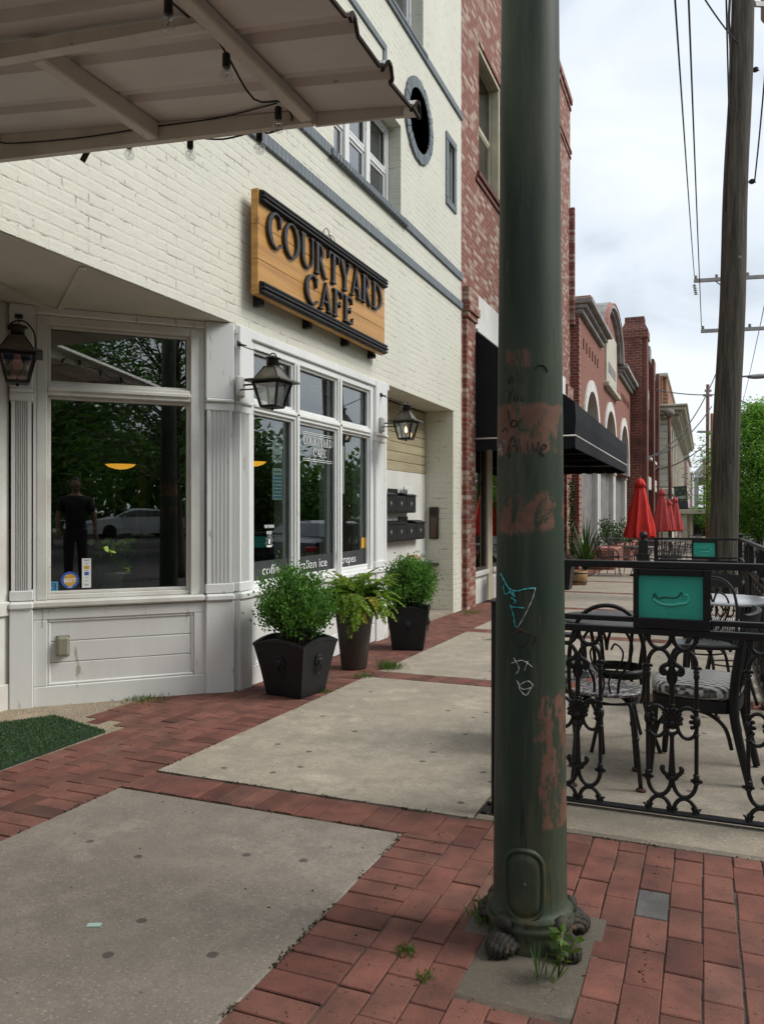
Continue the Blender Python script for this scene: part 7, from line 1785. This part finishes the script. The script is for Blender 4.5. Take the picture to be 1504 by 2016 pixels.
pc = FD(968, 1187, 12.6); pc = Vector((-3.05, 13.1, gz(13.1)))
def tub(label, c, top, bot, h, m_):
    t = thing('square_planter', label, 'planter', c, 'black tubs by the brick building'); b = MB(); c = Vector(c)
    b.sweep([[c + Vector((sx * w_, sy * w_, z)) for sx, sy in ((-1, -1), (1, -1), (1, 1), (-1, 1))] for w_, z in ((bot, 0), (top - .015, h - .06), (top + .01, h - .055), (top + .01, h), (top - .03, h), (top - .04, h - .05))], smooth=False); b.build('body', m_, t)
    b = MB(); b.bbox((c.x - top + .03, c.y - top + .03, c.z + h - .08), (c.x + top - .03, c.y + top - .03, c.z + h - .05), .002); b.build('soil', soil, t); return t
tub('tall black tapered tub left of the iron post by the shop window', (-2.86, 12.9, gz(12.9)), .19, .13, .62, plast)
tub('black tub with purple flowers right of the iron post', (-2.62, 15.75, gz(15.75)), .27, .20, .52, plast)
fb = Vector((-2.62, 15.75, gz(15.75) + .48)); t = thing('flowers', 'purple and pink flowers spilling from the black tub', 'flowers', fb)
pts, dr, tn = [], [], []
for k in range(900):
    a, u = random.uniform(0, 6.283), random.random(); rr = .34 * math.sqrt(random.random()); p = fb + Vector((rr * math.cos(a), rr * math.sin(a), .26 * (1 - (rr / .36) ** 2) * random.uniform(.5, 1))); pts.append(p); dr.append((random.gauss(0, 1), random.gauss(0, 1), 1)); tn.append((5.0, .75, 5.5) if random.random() < .45 else (.6, 1, .5))
leaves('bloom', pts, dr, .05, .045, leafmat('flower_leaf', (.08, .12, .06), .3), t, tn)
o = Vector((-2.45, 17.0, gz(17))); t = thing('wood_tub', 'small round wooden tub on the pavement behind the flower tub', 'planter', o)
b = MB(); b.lathe([(.17, 0), (.19, .15), (.20, .30), (.18, .30), (.17, .2), (.001, .2)], o, 20); b.build('staves', mat('tub_wood', (.36, .22, .10), (.24, .14, .06), .7, scale=5, stretch=(6, 6, 1)), t); b = MB()
for z in (.06, .24): b.lathe([(.185 + z * .06, z), (.19 + z * .06, z + .012), (.185 + z * .06, z + .024)], o, 20)
b.build('hoop', iron, t)
strap_plant('spiky_plant', 'large spiky strap-leaf plant at the corner of the arched building', (-2.75, 20.3, gz(20.3) + .1), 95, 1.35, (.055, .115, .035))
iv = Vector((XF + .10, 20.6, gz(20.6))); t = thing('ivy', 'thin ivy vine climbing the brick pilaster right of the iron post', 'climber', iv); pts, dr, tn = [], [], []; b = MB(); path = []
for k in range(60):
    z = 2.4 * k / 60; path.append(iv + Vector((.05, -.25 + .12 * math.sin(k * .5), z)))
    for q in range(11): pts.append(path[-1] + Vector((random.uniform(0, .08), random.gauss(0, .09), random.gauss(0, .05)))); dr.append((1, random.gauss(0, .8), random.gauss(-.4, .6))); v = random.uniform(.6, 1.4); tn.append((v, v, v))
b.tube(path, .008, 5); b.build('stem', stem_m, t); leaves('foliage', pts, dr, .065, .055, leafmat('ivy_leaf', (.030, .062, .020), .2), t, tn)
twig_bush('rose_shrub', 'leggy rose shrub with a few pink blooms before the arched building', (-2.65, 25.6, gz(25.6) + .4), (-2.65, 25.6, gz(25.6) + 1.0), (.5, .6, .55), 40, 1200, .07, .05, leafmat('rose_leaf', (.05, .09, .03), .25), stem_m, var=.4)
strap_plant('spiky_plant', 'low green strap-leaf clump beside the second umbrella', (-2.55, 30.5, gz(30.5) + .4), 50, .7, (.10, .17, .04))
# ================================================================ TREES, CARS AND PEOPLE OF THE STREET (also what the shop glass mirrors)
bark = mat('tree_bark', (.085, .068, .052), (.045, .036, .03), .9, scale=5, bump=.7, bscale=16, stretch=(3, 3, .6))
cyp = leafmat('cypress_leaf', (.165, .335, .055), .45, .55); cyp_dark = leafmat('darkened_cypress_leaf', (.075, .155, .032), .35, .6)  # second leaf green darkened so the mirrored trees look dimmer
def tree(name, label, base, h, r_, z0, nclump, nleaf, ll, lw, seed, lm=cyp, trunk_r=.16, feathery=True, group='street trees', cat='tree'):
    rn = random.Random(seed); base = Vector(base); t = thing(name, label, cat, base, group)
    b = MB(); lean = Vector((rn.uniform(-.04, .04), rn.uniform(-.04, .04), 0)) * h
    tp = [base + lean * (k / 8) ** 1.5 + Vector((.05 * math.sin(k), .05 * math.cos(k * 1.7), h * .93 * k / 8)) for k in range(9)]; b.tube(tp, [trunk_r * (1.25 if k == 0 else (1 - .85 * k / 8)) for k in range(9)], 12)
    pts, dr, tn = [], [], []; ln = []
    for c_ in range(nclump):
        f = rn.random(); z = z0 + (h - z0) * f; prof = (math.sin(math.pi * min(1, .18 + .82 * f)) ** .7) if feathery else math.sqrt(max(.05, 1 - (2 * f - 1) ** 2))
        a = rn.uniform(0, 6.283); rad = r_ * prof * rn.uniform(.45, 1.08); o = base + lean * f; tip = o + Vector((rad * math.cos(a), rad * math.sin(a), z + rn.uniform(-.2, .35)))
        s0 = o + Vector((0, 0, max(z0 * .7, z - rad * .55))); mid = s0.lerp(tip, .5) + Vector((0, 0, .12 * rad)); b.tube([s0, mid, tip], [trunk_r * .20, trunk_r * .12, .006], 5)
        br = rn.uniform(.55, 1.35)
        m_ = nleaf // nclump
        for k in range(m_):
            q = rn.random() ** .7; p = (s0.lerp(mid, q * 2) if q < .5 else mid.lerp(tip, q * 2 - 1)) + Vector((rn.gauss(0, 1), rn.gauss(0, 1), rn.gauss(-.15, .6))) * (r_ * .105)
            pts.append(p); dr.append((math.cos(a) + rn.gauss(0, .8), math.sin(a) + rn.gauss(0, .8), rn.gauss(-.25, .5))); v = br * rn.uniform(.7, 1.3); y = rn.gauss(0, .09); tn.append((v * (1 + y), v, v * (1 - y)))
            ln.append(ll * rn.uniform(.6, 1.3))
    b.build('trunk', bark, t); leaves('crown', pts, dr, np.array(ln), lw, lm, t, tn); return t
def at(x, y): return (x, y, gz(y) - .14)
# down the street, right of the thick pole
tree('street_tree', 'bright green feathery street tree right of the thick wooden pole', at(2.35, 40.5), 6.9, 3.1, 1.3, 260, 36000, .17, .05, 11, trunk_r=.14)
tree('street_tree', 'green street tree behind the first, farther down the kerb', at(3.6, 52), 7.0, 3.4, 1.6, 150, 14000, .24, .07, 12, trunk_r=.16)
tree('street_tree', 'small green tree showing left of the thick pole by the footbridge', at(2.25, 66), 6.4, 1.5, 1.0, 110, 11000, .24, .08, 13, trunk_r=.12)
tree('street_tree', 'far green tree beneath the footbridge', at(1.9, 84), 5.4, 3.0, .9, 90, 6000, .32, .1, 14, trunk_r=.14)
# across and behind, mirrored in the glass
refl = [(5.2, -1.65, 9.5, 3.2, 2.9, 21), (9.0, -9.6, 10.5, 4.0, 2.8, 22), (14.5, -5.0, 9.5, 3.8, 2.4, 23), (15, -15, 10, 4.5, 2.2, 24), (7.4, 14, 4.6, 2.6, 1.7, 25), (9.0, 24, 5.4, 3.2, 1.6, 26), (14, 10, 9.5, 4.2, 1.8, 27), (23, -8, 10, 5, 2.0, 28), (10.5, -17, 10, 4.5, 2.2, 29), (21, 22, 10, 5, 1.8, 30), (24, 4, 10, 5, 1.6, 31)]
for k, (x, y, h, r_, z0, sd) in enumerate(refl):
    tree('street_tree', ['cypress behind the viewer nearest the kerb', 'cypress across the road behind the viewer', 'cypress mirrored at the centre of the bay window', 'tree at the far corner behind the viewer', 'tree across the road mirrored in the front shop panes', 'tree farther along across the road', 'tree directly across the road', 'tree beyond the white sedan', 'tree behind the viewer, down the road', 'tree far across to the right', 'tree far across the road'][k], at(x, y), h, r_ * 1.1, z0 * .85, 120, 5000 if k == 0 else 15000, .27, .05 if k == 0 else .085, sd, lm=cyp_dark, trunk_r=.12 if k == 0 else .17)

car_white = mat('car_white', (.88, .89, .90), (.85, .86, .87), .25, coat=.6, rvar=.03); car_dark = mat('car_dark_blue', (.02, .026, .04), (.016, .02, .032), .22, coat=.6, rvar=.03)
car_glass = mat('car_glass', (.018, .022, .025), (.012, .014, .016), .06, rvar=.02, spec=.8); tyre = mat('tyre_rubber', (.018, .018, .018), (.012, .012, .012), .85); rim_m = mat('alloy_rim', (.45, .45, .46), (.38, .38, .39), .3, metal=.9)
def car(label, x, y, rot, paint, pickup=False):
    t = thing('parked_car', label, 'pickup' if pickup else 'car', (0, 0, 0), 'parked cars')
    if pickup: prof = [(-2.6, .45), (-2.62, .75), (-2.58, 1.05), (-.5, 1.08), (-.42, 1.72), (-.25, 1.82), (.9, 1.82), (1.05, 1.76), (1.55, 1.18), (2.5, 1.08), (2.68, .95), (2.7, .5)]
    else: prof = [(-2.35, .40), (-2.42, .70), (-2.36, .98), (-1.9, 1.06), (-1.05, 1.40), (-.5, 1.46), (.2, 1.45), (.55, 1.38), (1.25, 1.02), (2.1, .86), (2.38, .70), (2.42, .42)]
    W_ = .92; b = MB(); bot = .22
    rings = []
    for f, inset in ((-1, .10), (-.86, .02), (-.3, 0), (.3, 0), (.86, .02), (1, .10)):
        pass
    secs = []
    for px, pz in prof:
        hw = W_ * (1 if abs(px) < 1.9 else .92); tw = hw if pz < 1.1 else hw * (1 - .30 * (pz - 1.0))
        secs.append([(px, -hw * .97, bot), (px, -hw, .55 if pz > .6 else pz * .9), (px, -hw * .985, min(pz, .98)), (px, -tw * .97, max(min(pz, .98), pz - .05)), (px, -tw * .80, pz), (px, 0, pz + .02), (px, tw * .80, pz), (px, tw * .97, max(min(pz, .98), pz - .05)), (px, hw * .985, min(pz, .98)), (px, hw, .55 if pz > .6 else pz * .9), (px, hw * .97, bot)])
    b.sweep(secs, smooth=False); b.build('body', paint, t)
    b = MB()
    if pickup: quads = [[(1.06, 1.74), (1.50, 1.24)]]; side = [(-.36, 1.16), (-.30, 1.68), (.92, 1.70), (1.36, 1.18)]; tops = (.74, .86)
    else: quads = [[(.58, 1.36), (1.20, 1.05)], [(-1.08, 1.385), (-1.80, 1.095)]]; side = [(-1.55, 1.06), (-.98, 1.34), (.18, 1.37), (.50, 1.30), (1.02, 1.04)]; tops = (.70, .84)
    for (xa, za), (xb, zb_) in quads:
        nrm = Vector((zb_ - za, 0, -(xb - xa))).normalized(); nrm = nrm if nrm.z > 0 else -nrm
        q = [Vector((xa, -tops[0], za)), Vector((xa, tops[0], za)), Vector((xb, tops[1], zb_)), Vector((xb, -tops[1], zb_))]; q = [p + nrm * .02 for p in q]; b.add(q + [p - nrm * .03 for p in q], [(0, 1, 2, 3), (7, 6, 5, 4), (0, 4, 5, 1), (1, 5, 6, 2), (2, 6, 7, 3), (3, 7, 4, 0)])
    for s_ in (-1, 1):
        q = [Vector((px, s_ * (W_ * .995 * (1 - .30 * max(0, pz - 1.0)) + .012), pz)) for px, pz in side]; n_ = len(q); b.add(q + [p - Vector((0, s_ * .06, 0)) for p in q], [list(range(n_)), list(range(2 * n_ - 1, n_ - 1, -1))] + [(i, n_ + i, n_ + (i + 1) % n_, (i + 1) % n_) for i in range(n_)])
    b.build('window', car_glass, t)
    wx = (1.65, -1.65) if pickup else (1.42, -1.42)
    for xw in wx:
        for s_ in (-1, 1):
            b = MB(); Mw = Matrix.Rotation(R(90), 4, 'X'); b.lathe([(.20, -.11), (.30, -.11), (.335, -.08), (.335, .08), (.30, .11), (.20, .11)], (xw, s_ * .83, .335), 24, M=Mw); w_ = b.build('wheel', tyre, t)
            b = MB(); b.lathe([(.001, -.095), (.06, -.10), (.19, -.085), (.21, -.112), (.21, .112), (.19, .085), (.06, .10), (.001, .095)], (xw, s_ * .83, .335), 20, M=Mw); b.build('rim', rim_m, w_)
    fx = 2.66 if pickup else 2.36
    for s_ in (-1, 1):
        b = MB(); b.bbox((fx - .12, s_ * .70 - .17, .66), (fx + .04, s_ * .70 + .17, .78), .03); b.build('headlight', mat('headlamp', (.55, .57, .6), (.5, .5, .5), .1), t)
        b = MB(); b.bbox((-fx - .05, s_ * .72 - .14, .74), (-fx + .08, s_ * .72 + .14, .90), .03); b.build('tail_light', mat('tail_red', (.35, .02, .02), (.25, .02, .02), .2), t)
        b = MB(); b.ball((.75 if not pickup else 1.1, s_ * 1.0, 1.05 + .1 * pickup), .09, 10, (.6, 1, .7)); b.build('mirror', paint, t)
    b = MB(); b.bbox((fx - .08, -.45, .50), (fx + .055, .45, .64), .02); b.bbox((fx - .1, -.6, .32), (fx + .05, .6, .44), .02); b.build('grille', black, t)
    t.location = (x, y, gz(y) - .14); t.rotation_euler = (0, 0, rot); return t
car('white sedan across the road, mirrored in the bay window', 23.8, -18.0, R(217), car_white)
car('dark blue sedan parked at the kerb, mirrored in the front shop panes', 2.35, 18.6, R(90), car_dark)
car('dark blue sedan parked farther along the kerb', 3.4, 28.5, R(90), car_dark)
car('white sedan parked across the road by the trees', 12.5, 20, R(90), car_white)
car('pale pickup truck under the far street trees', 4.2, 60.0, R(-90), mat('car_pale', (.45, .47, .46), (.4, .42, .41), .3, coat=.5), True)

# ---- two people on the pavement behind the viewpoint, faintly mirrored in the bay window
skin_m = mat('skin', (.20, .11, .075), (.16, .085, .06), .5, scale=9)
def skinned(name, verts, edges, radii, m_, parent, sub=2, root=0):
    me = bpy.data.meshes.new(name); me.from_pydata([tuple(v) for v in verts], edges, []); o = bpy.data.objects.new(name, me); COL.objects.link(o)
    md = o.modifiers.new('Skin', 'SKIN'); md.use_smooth_shade = True
    for i, sv in enumerate(me.skin_vertices[0].data): sv.radius = (radii[i], radii[i]) if not isinstance(radii[i], tuple) else radii[i]; sv.use_root = (i == root)
    ss = o.modifiers.new('Sub', 'SUBSURF'); ss.levels = sub; ss.render_levels = sub
    dg = bpy.context.evaluated_depsgraph_get(); dg.update(); me2 = bpy.data.meshes.new_from_object(o.evaluated_get(dg)); bpy.data.objects.remove(o)
    o2 = bpy.data.objects.new(name, me2); COL.objects.link(o2); me2.materials.clear(); me2.materials.append(m_); o2.parent = parent; return o2
def person(label, x, y, face, h, shirt_m, trouser_m, arms):
    t = thing('person', label, 'person', (x, y, gz(y) + .002)); k = h / 1.78
    V = lambda *p: Vector(p) * k
    # local: facing +y. shoulders, elbows, wrists for both arms come from `arms`
    jv = [V(0, 0, .96), V(0, .01, 1.12), V(0, .015, 1.30), V(0, 0, 1.46), V(0, .005, 1.54), V(0, .02, 1.62)]
    je = [(0, 1), (1, 2), (2, 3), (3, 4), (4, 5)]; jr = [.145, .135, .15, .10, .056, .062]
    def add(p, par, r_): jv.append(p); jr.append(r_); je.append((par, len(jv) - 1)); return len(jv) - 1
    wr = []
    for s_, (el, ws) in zip((-1, 1), arms):
        sh = add(V(s_ * .185, 0, 1.43), 3, .068); e_ = add(V(*el), sh, .047); w_ = add(V(*ws), e_, .029); d = (jv[w_] - jv[e_]).normalized(); pa = add(jv[w_] + d * .075 * k, w_, .034); wr.append((jv[pa], d, s_))
        side = d.cross(Vector((0, 1, .3))).normalized()
        for f in range(4):
            q = jv[pa] + side * (f - 1.5) * .020 * k; i1 = add(q + d * .03 * k, pa, .0095); add(q + d * (.075 - .008 * abs(f - 1.3)) * k + Vector((0, .012, 0)), i1, .0075)
        th = add(jv[w_] + d * .045 * k - side * s_ * .035 * k, w_, .012); add(jv[th] + d * .035 * k - side * s_ * .012 * k, th, .009)
    for s_ in (-1, 1):
        hp = add(V(s_ * .095, 0, .90), 0, .095); kn = add(V(s_ * .105, .02, .50), hp, .062); an = add(V(s_ * .11, -.01, .09), kn, .042); add(V(s_ * .115, .13, .035), an, .036)
    skinned('body', jv, je, [r_ * k for r_ in jr], skin_m, t)
    b = MB(); hc = V(0, .03, 1.685); b.ball(hc, .098 * k, 20, (.80, .98, 1.20)); b.ball(hc + V(0, .095, -.015), .018 * k, 10, (.8, 1, 1.5)); b.ball(hc + V(0, .05, -.08), .05 * k, 12, (1, .9, .7))
    for s_ in (-1, 1): b.ball(hc + V(s_ * .078, -.005, -.01), .026 * k, 10, (.4, .8, 1.2)); b.ball(hc + V(s_ * .032, .082, .012), .012 * k, 8)
    b.tube([hc + V(-.022, .088, -.058), hc + V(0, .094, -.058), hc + V(.022, .088, -.058)], .006 * k, 6); b.build('head', skin_m, None).parent = t
    b = MB(); b.ball(hc + V(0, -.012, .022), .101 * k, 18, (.82, .98, 1.1)); hr = b.build('hair', mat('hair_dark', (.03, .022, .018), (.02, .015, .012), .7), None); hr.parent = t
    for vtx in hr.data.vertices:
        if vtx.co.y > hc.y + .05 * k and vtx.co.z < hc.z + .07 * k: vtx.co.y = hc.y + .045 * k
        if vtx.co.z < hc.z - .02 * k: vtx.co = hc + (vtx.co - hc) * .85
    sv = [V(0, 0, .84), V(0, .01, 1.12), V(0, .015, 1.30), V(0, 0, 1.45), V(0, .004, 1.515)]; se = [(0, 1), (1, 2), (2, 3), (3, 4)]; sr = [.185, .165, .178, .135, .072]
    for s_, (el, ws) in zip((-1, 1), arms):
        a = V(s_ * .185, 0, 1.425); m_ = a.lerp(V(*el), .72); sv += [a, m_]; sr += [.092, .078]; se += [(3, len(sv) - 2), (len(sv) - 2, len(sv) - 1)]
    skinned('shirt', sv, se, [r_ * k for r_ in sr], shirt_m, t)
    tv = [V(0, 0, 1.02), V(0, 0, .90)]; te = [(0, 1)]; trr = [.175, .178]
    for s_ in (-1, 1):
        tv += [V(s_ * .10, 0, .84), V(s_ * .108, .02, .50), V(s_ * .112, -.01, .11)]; trr += [.112, .083, .068]; i = len(tv); te += [(1, i - 3), (i - 3, i - 2), (i - 2, i - 1)]
    skinned('trousers', tv, te, [r_ * k for r_ in trr], trouser_m, t)
    for s_ in (-1, 1):
        b = MB(); b.sweep([[V(s_ * .115 + wx * .045, yy, zz) for wx, zz in ((-1, .002), (1, .002), (1, zt_), (-1, zt_))] for yy, zt_ in ((-.10, .07), (-.02, .10), (.08, .075), (.17, .045))], smooth=False); b.build('shoe', black, None).parent = t
    t.rotation_euler = (0, 0, face); return t
blk_cloth = mat('black_shirt', (.012, .012, .014), (.008, .008, .01), .9); jeans = mat('jeans', (.045, .075, .16), (.03, .05, .11), .9, scale=20); dkjean = mat('dark_trousers', (.018, .02, .028), (.012, .013, .02), .9); stripe = mat('pale_blue_shirt', (.36, .42, .48), (.22, .27, .33), .9, scale=40, stretch=(3, 3, .2))
person('man in a black T-shirt and dark trousers standing behind the viewpoint, arm hanging', 1.62, -1.0, R(48), 1.78, blk_cloth, dkjean, [((-.27, .03, 1.15), (-.26, .14, .92)), ((.29, -.01, 1.14), (.31, .06, .90))])
person('person in a pale blue shirt and jeans taking the picture with both hands', .10, -.62, R(42), 1.74, stripe, jeans, [((-.24, .14, 1.16), (-.07, .33, 1.24)), ((.24, .14, 1.16), (.07, .33, 1.24))])
# ---- weeds in the joints and litter
def tuft(label, x, y, n_, L_, s_=.05):
    c = Vector((x, y, gz(y) - .004)); t = thing('weed_tuft', label, 'weed', c, 'weeds in the paving joints'); pts, dr, tn = [], [], []
    for k in range(n_): pts.append(c + Vector((random.gauss(0, s_), random.gauss(0, s_), 0))); dr.append((random.gauss(0, .6), random.gauss(0, .6), 1)); v = random.uniform(.6, 1.4); tn.append((v, v, v * .9))
    leaves('foliage', pts, dr, rng.uniform(.4, 1.1, n_) * L_, .006, leafmat('weed_leaf', (.085, .15, .03), .35), t, tn)
for (px, py, lb, n_, L_, s_) in ((768, 1316, 'grass tuft in the joint beside the far planter', 260, .09, .05), (715, 1333, 'small yellow-green weed at the slab corner', 90, .05, .04), (958, 1812, 'grass tuft on the left of the iron post foot', 70, .10, .018), (798, 1874, 'small grass tuft between the front pavers', 60, .028, .016), (838, 1926, 'tiny grass tuft between the nearest pavers', 40, .022, .014), (280, 1376, 'leafy weed along the bay window plinth', 240, .05, .09), (640, 1362, 'weed beside the tall brown pot', 60, .04, .03), (1450, 1386, 'green weed in the brick band under the patio chairs', 140, .05, .05), (930, 1207, 'weeds at the foot of the cream pier', 160, .06, .09), (1070, 1935, 'grass blades by the iron post claw foot', 14, .11, .02), (960, 1260, 'weed in the slab joint near the gate post', 40, .03, .03)):
    p = G(px, py); tuft(lb, p.x, p.y, n_, L_, s_)
p = G(1098, 1925); t = thing('weed_plant', 'small leafy weed growing at the base of the iron post', 'weed', p); pts, dr, tn = [], [], []; b = MB()
for k in range(5):
    tip = p + Vector((random.gauss(0, .03), random.gauss(-.01, .03), random.uniform(.06, .15))); b.tube([p, (p + tip) / 2 + Vector((.005, 0, .01)), tip], .002, 4)
    for q in range(8): f = random.uniform(.3, 1); pts.append(p.lerp(tip, f)); dr.append((random.gauss(0, 1), random.gauss(0, 1), .3)); v = random.uniform(.7, 1.3); tn.append((v, v, v))
b.build('stem', MATS['fern_stem'], t); leaves('foliage', pts, dr, .04, .018, MATS['weed_leaf'], t, tn)
p = G(186, 1822); b = MB(); b.box((-.022, -.011, .001), (.022, .011, .003), Matrix.Translation(p) @ Matrix.Rotation(R(25), 4, 'Z')); tag(b.build('paper_scrap', mat('scrap_paper', (.42, .58, .52), (.36, .5, .45), .7)), 'small pale green scrap of paper on the near concrete slab', 'litter')

# ---- wooded far side of the road, one mass of foliage
pts, dr, tn = [], [], []
for k in range(42000):
    q = random.random()
    if q < .62: x, y = 27 + random.gauss(0, 1.3), random.uniform(-34, 150)
    else: x, y = random.uniform(-8, 30), -31 + random.gauss(0, 1.3)
    top = 6.5 + 1.8 * math.sin(x * .31 + y * .23) + 1.2 * math.sin(y * .71 + x * .5)
    pts.append((x, y, gz(y) + .1 + top * random.random() ** .8)); dr.append((random.gauss(0, 1), random.gauss(0, 1), random.gauss(-.2, .6))); v = random.uniform(.5, 1.2); tn.append((v, v, v))
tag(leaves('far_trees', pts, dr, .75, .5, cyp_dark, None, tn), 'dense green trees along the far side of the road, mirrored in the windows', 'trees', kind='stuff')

# ---- moss and grit in the joints, specks of leaf litter
pts, dr, tn, ln = [], [], [], []
def strew(x0, y0, x1, y1, n_, w_):
    for k in range(n_):
        f = random.random(); q = random.gauss(0, w_)
        if math.sin(f * 23 + x0 * 7) + math.sin(f * 61 + y0) < -.2: continue
        L_ = math.hypot(x1 - x0, y1 - y0); x, y = x0 + (x1 - x0) * f - (y1 - y0) / L_ * q, y0 + (y1 - y0) * f + (x1 - x0) / L_ * q
        pts.append((x, y, gz(y) - .002)); dr.append((random.gauss(0, 1), random.gauss(0, 1), random.uniform(.1, .7))); v = random.uniform(.3, 1.1); b_ = random.random() < .5; tn.append((v * 1.3, v * .8, v * .7) if b_ else (v * .7, v * .9, v * .6)); ln.append(random.uniform(.006, .016))
strew(-1.15, .3, -1.15, 3.06, 900, .005); strew(-2.6, .8, -2.6, 3.06, 500, .005); strew(-2.6, 3.065, -1.15, 3.065, 400, .004); strew(-2.6, 3.335, -.95, 3.335, 500, .004)
strew(-2.6, 3.35, -2.6, 9.0, 900, .008); strew(-2.6, 6.06, -1, 6.06, 300, .006); strew(-.9, 3.335, .9, 3.335, 300, .005); strew(-3.3, 5.2, -3.3, 8.3, 900, .02); strew(-4.4, 4.1, -3.35, 5.15, 700, .02); strew(-3.28, 10.85, -3.28, 14, 500, .02)
for k in range(5): strew(-1.0 + .42 * k, .6, -1.0 + .42 * k, 3.3, 90, .003)
for k in range(260):
    x, y = random.uniform(-3.2, .9), random.uniform(.9, 9.5); pts.append((x, y, gz(y) + .002)); dr.append((random.gauss(0, 1), random.gauss(0, 1), .08)); v = random.uniform(.5, 1.6); tn.append((v * 1.6, v, v * .8)); ln.append(random.uniform(.005, .018))
tag(leaves('joint_litter', pts, dr, np.array(ln), .006, leafmat('litter_leaf', (.062, .060, .026), .1, .8), None, tn), 'moss, grit and leaf specks along the paving joints', 'litter', kind='stuff')
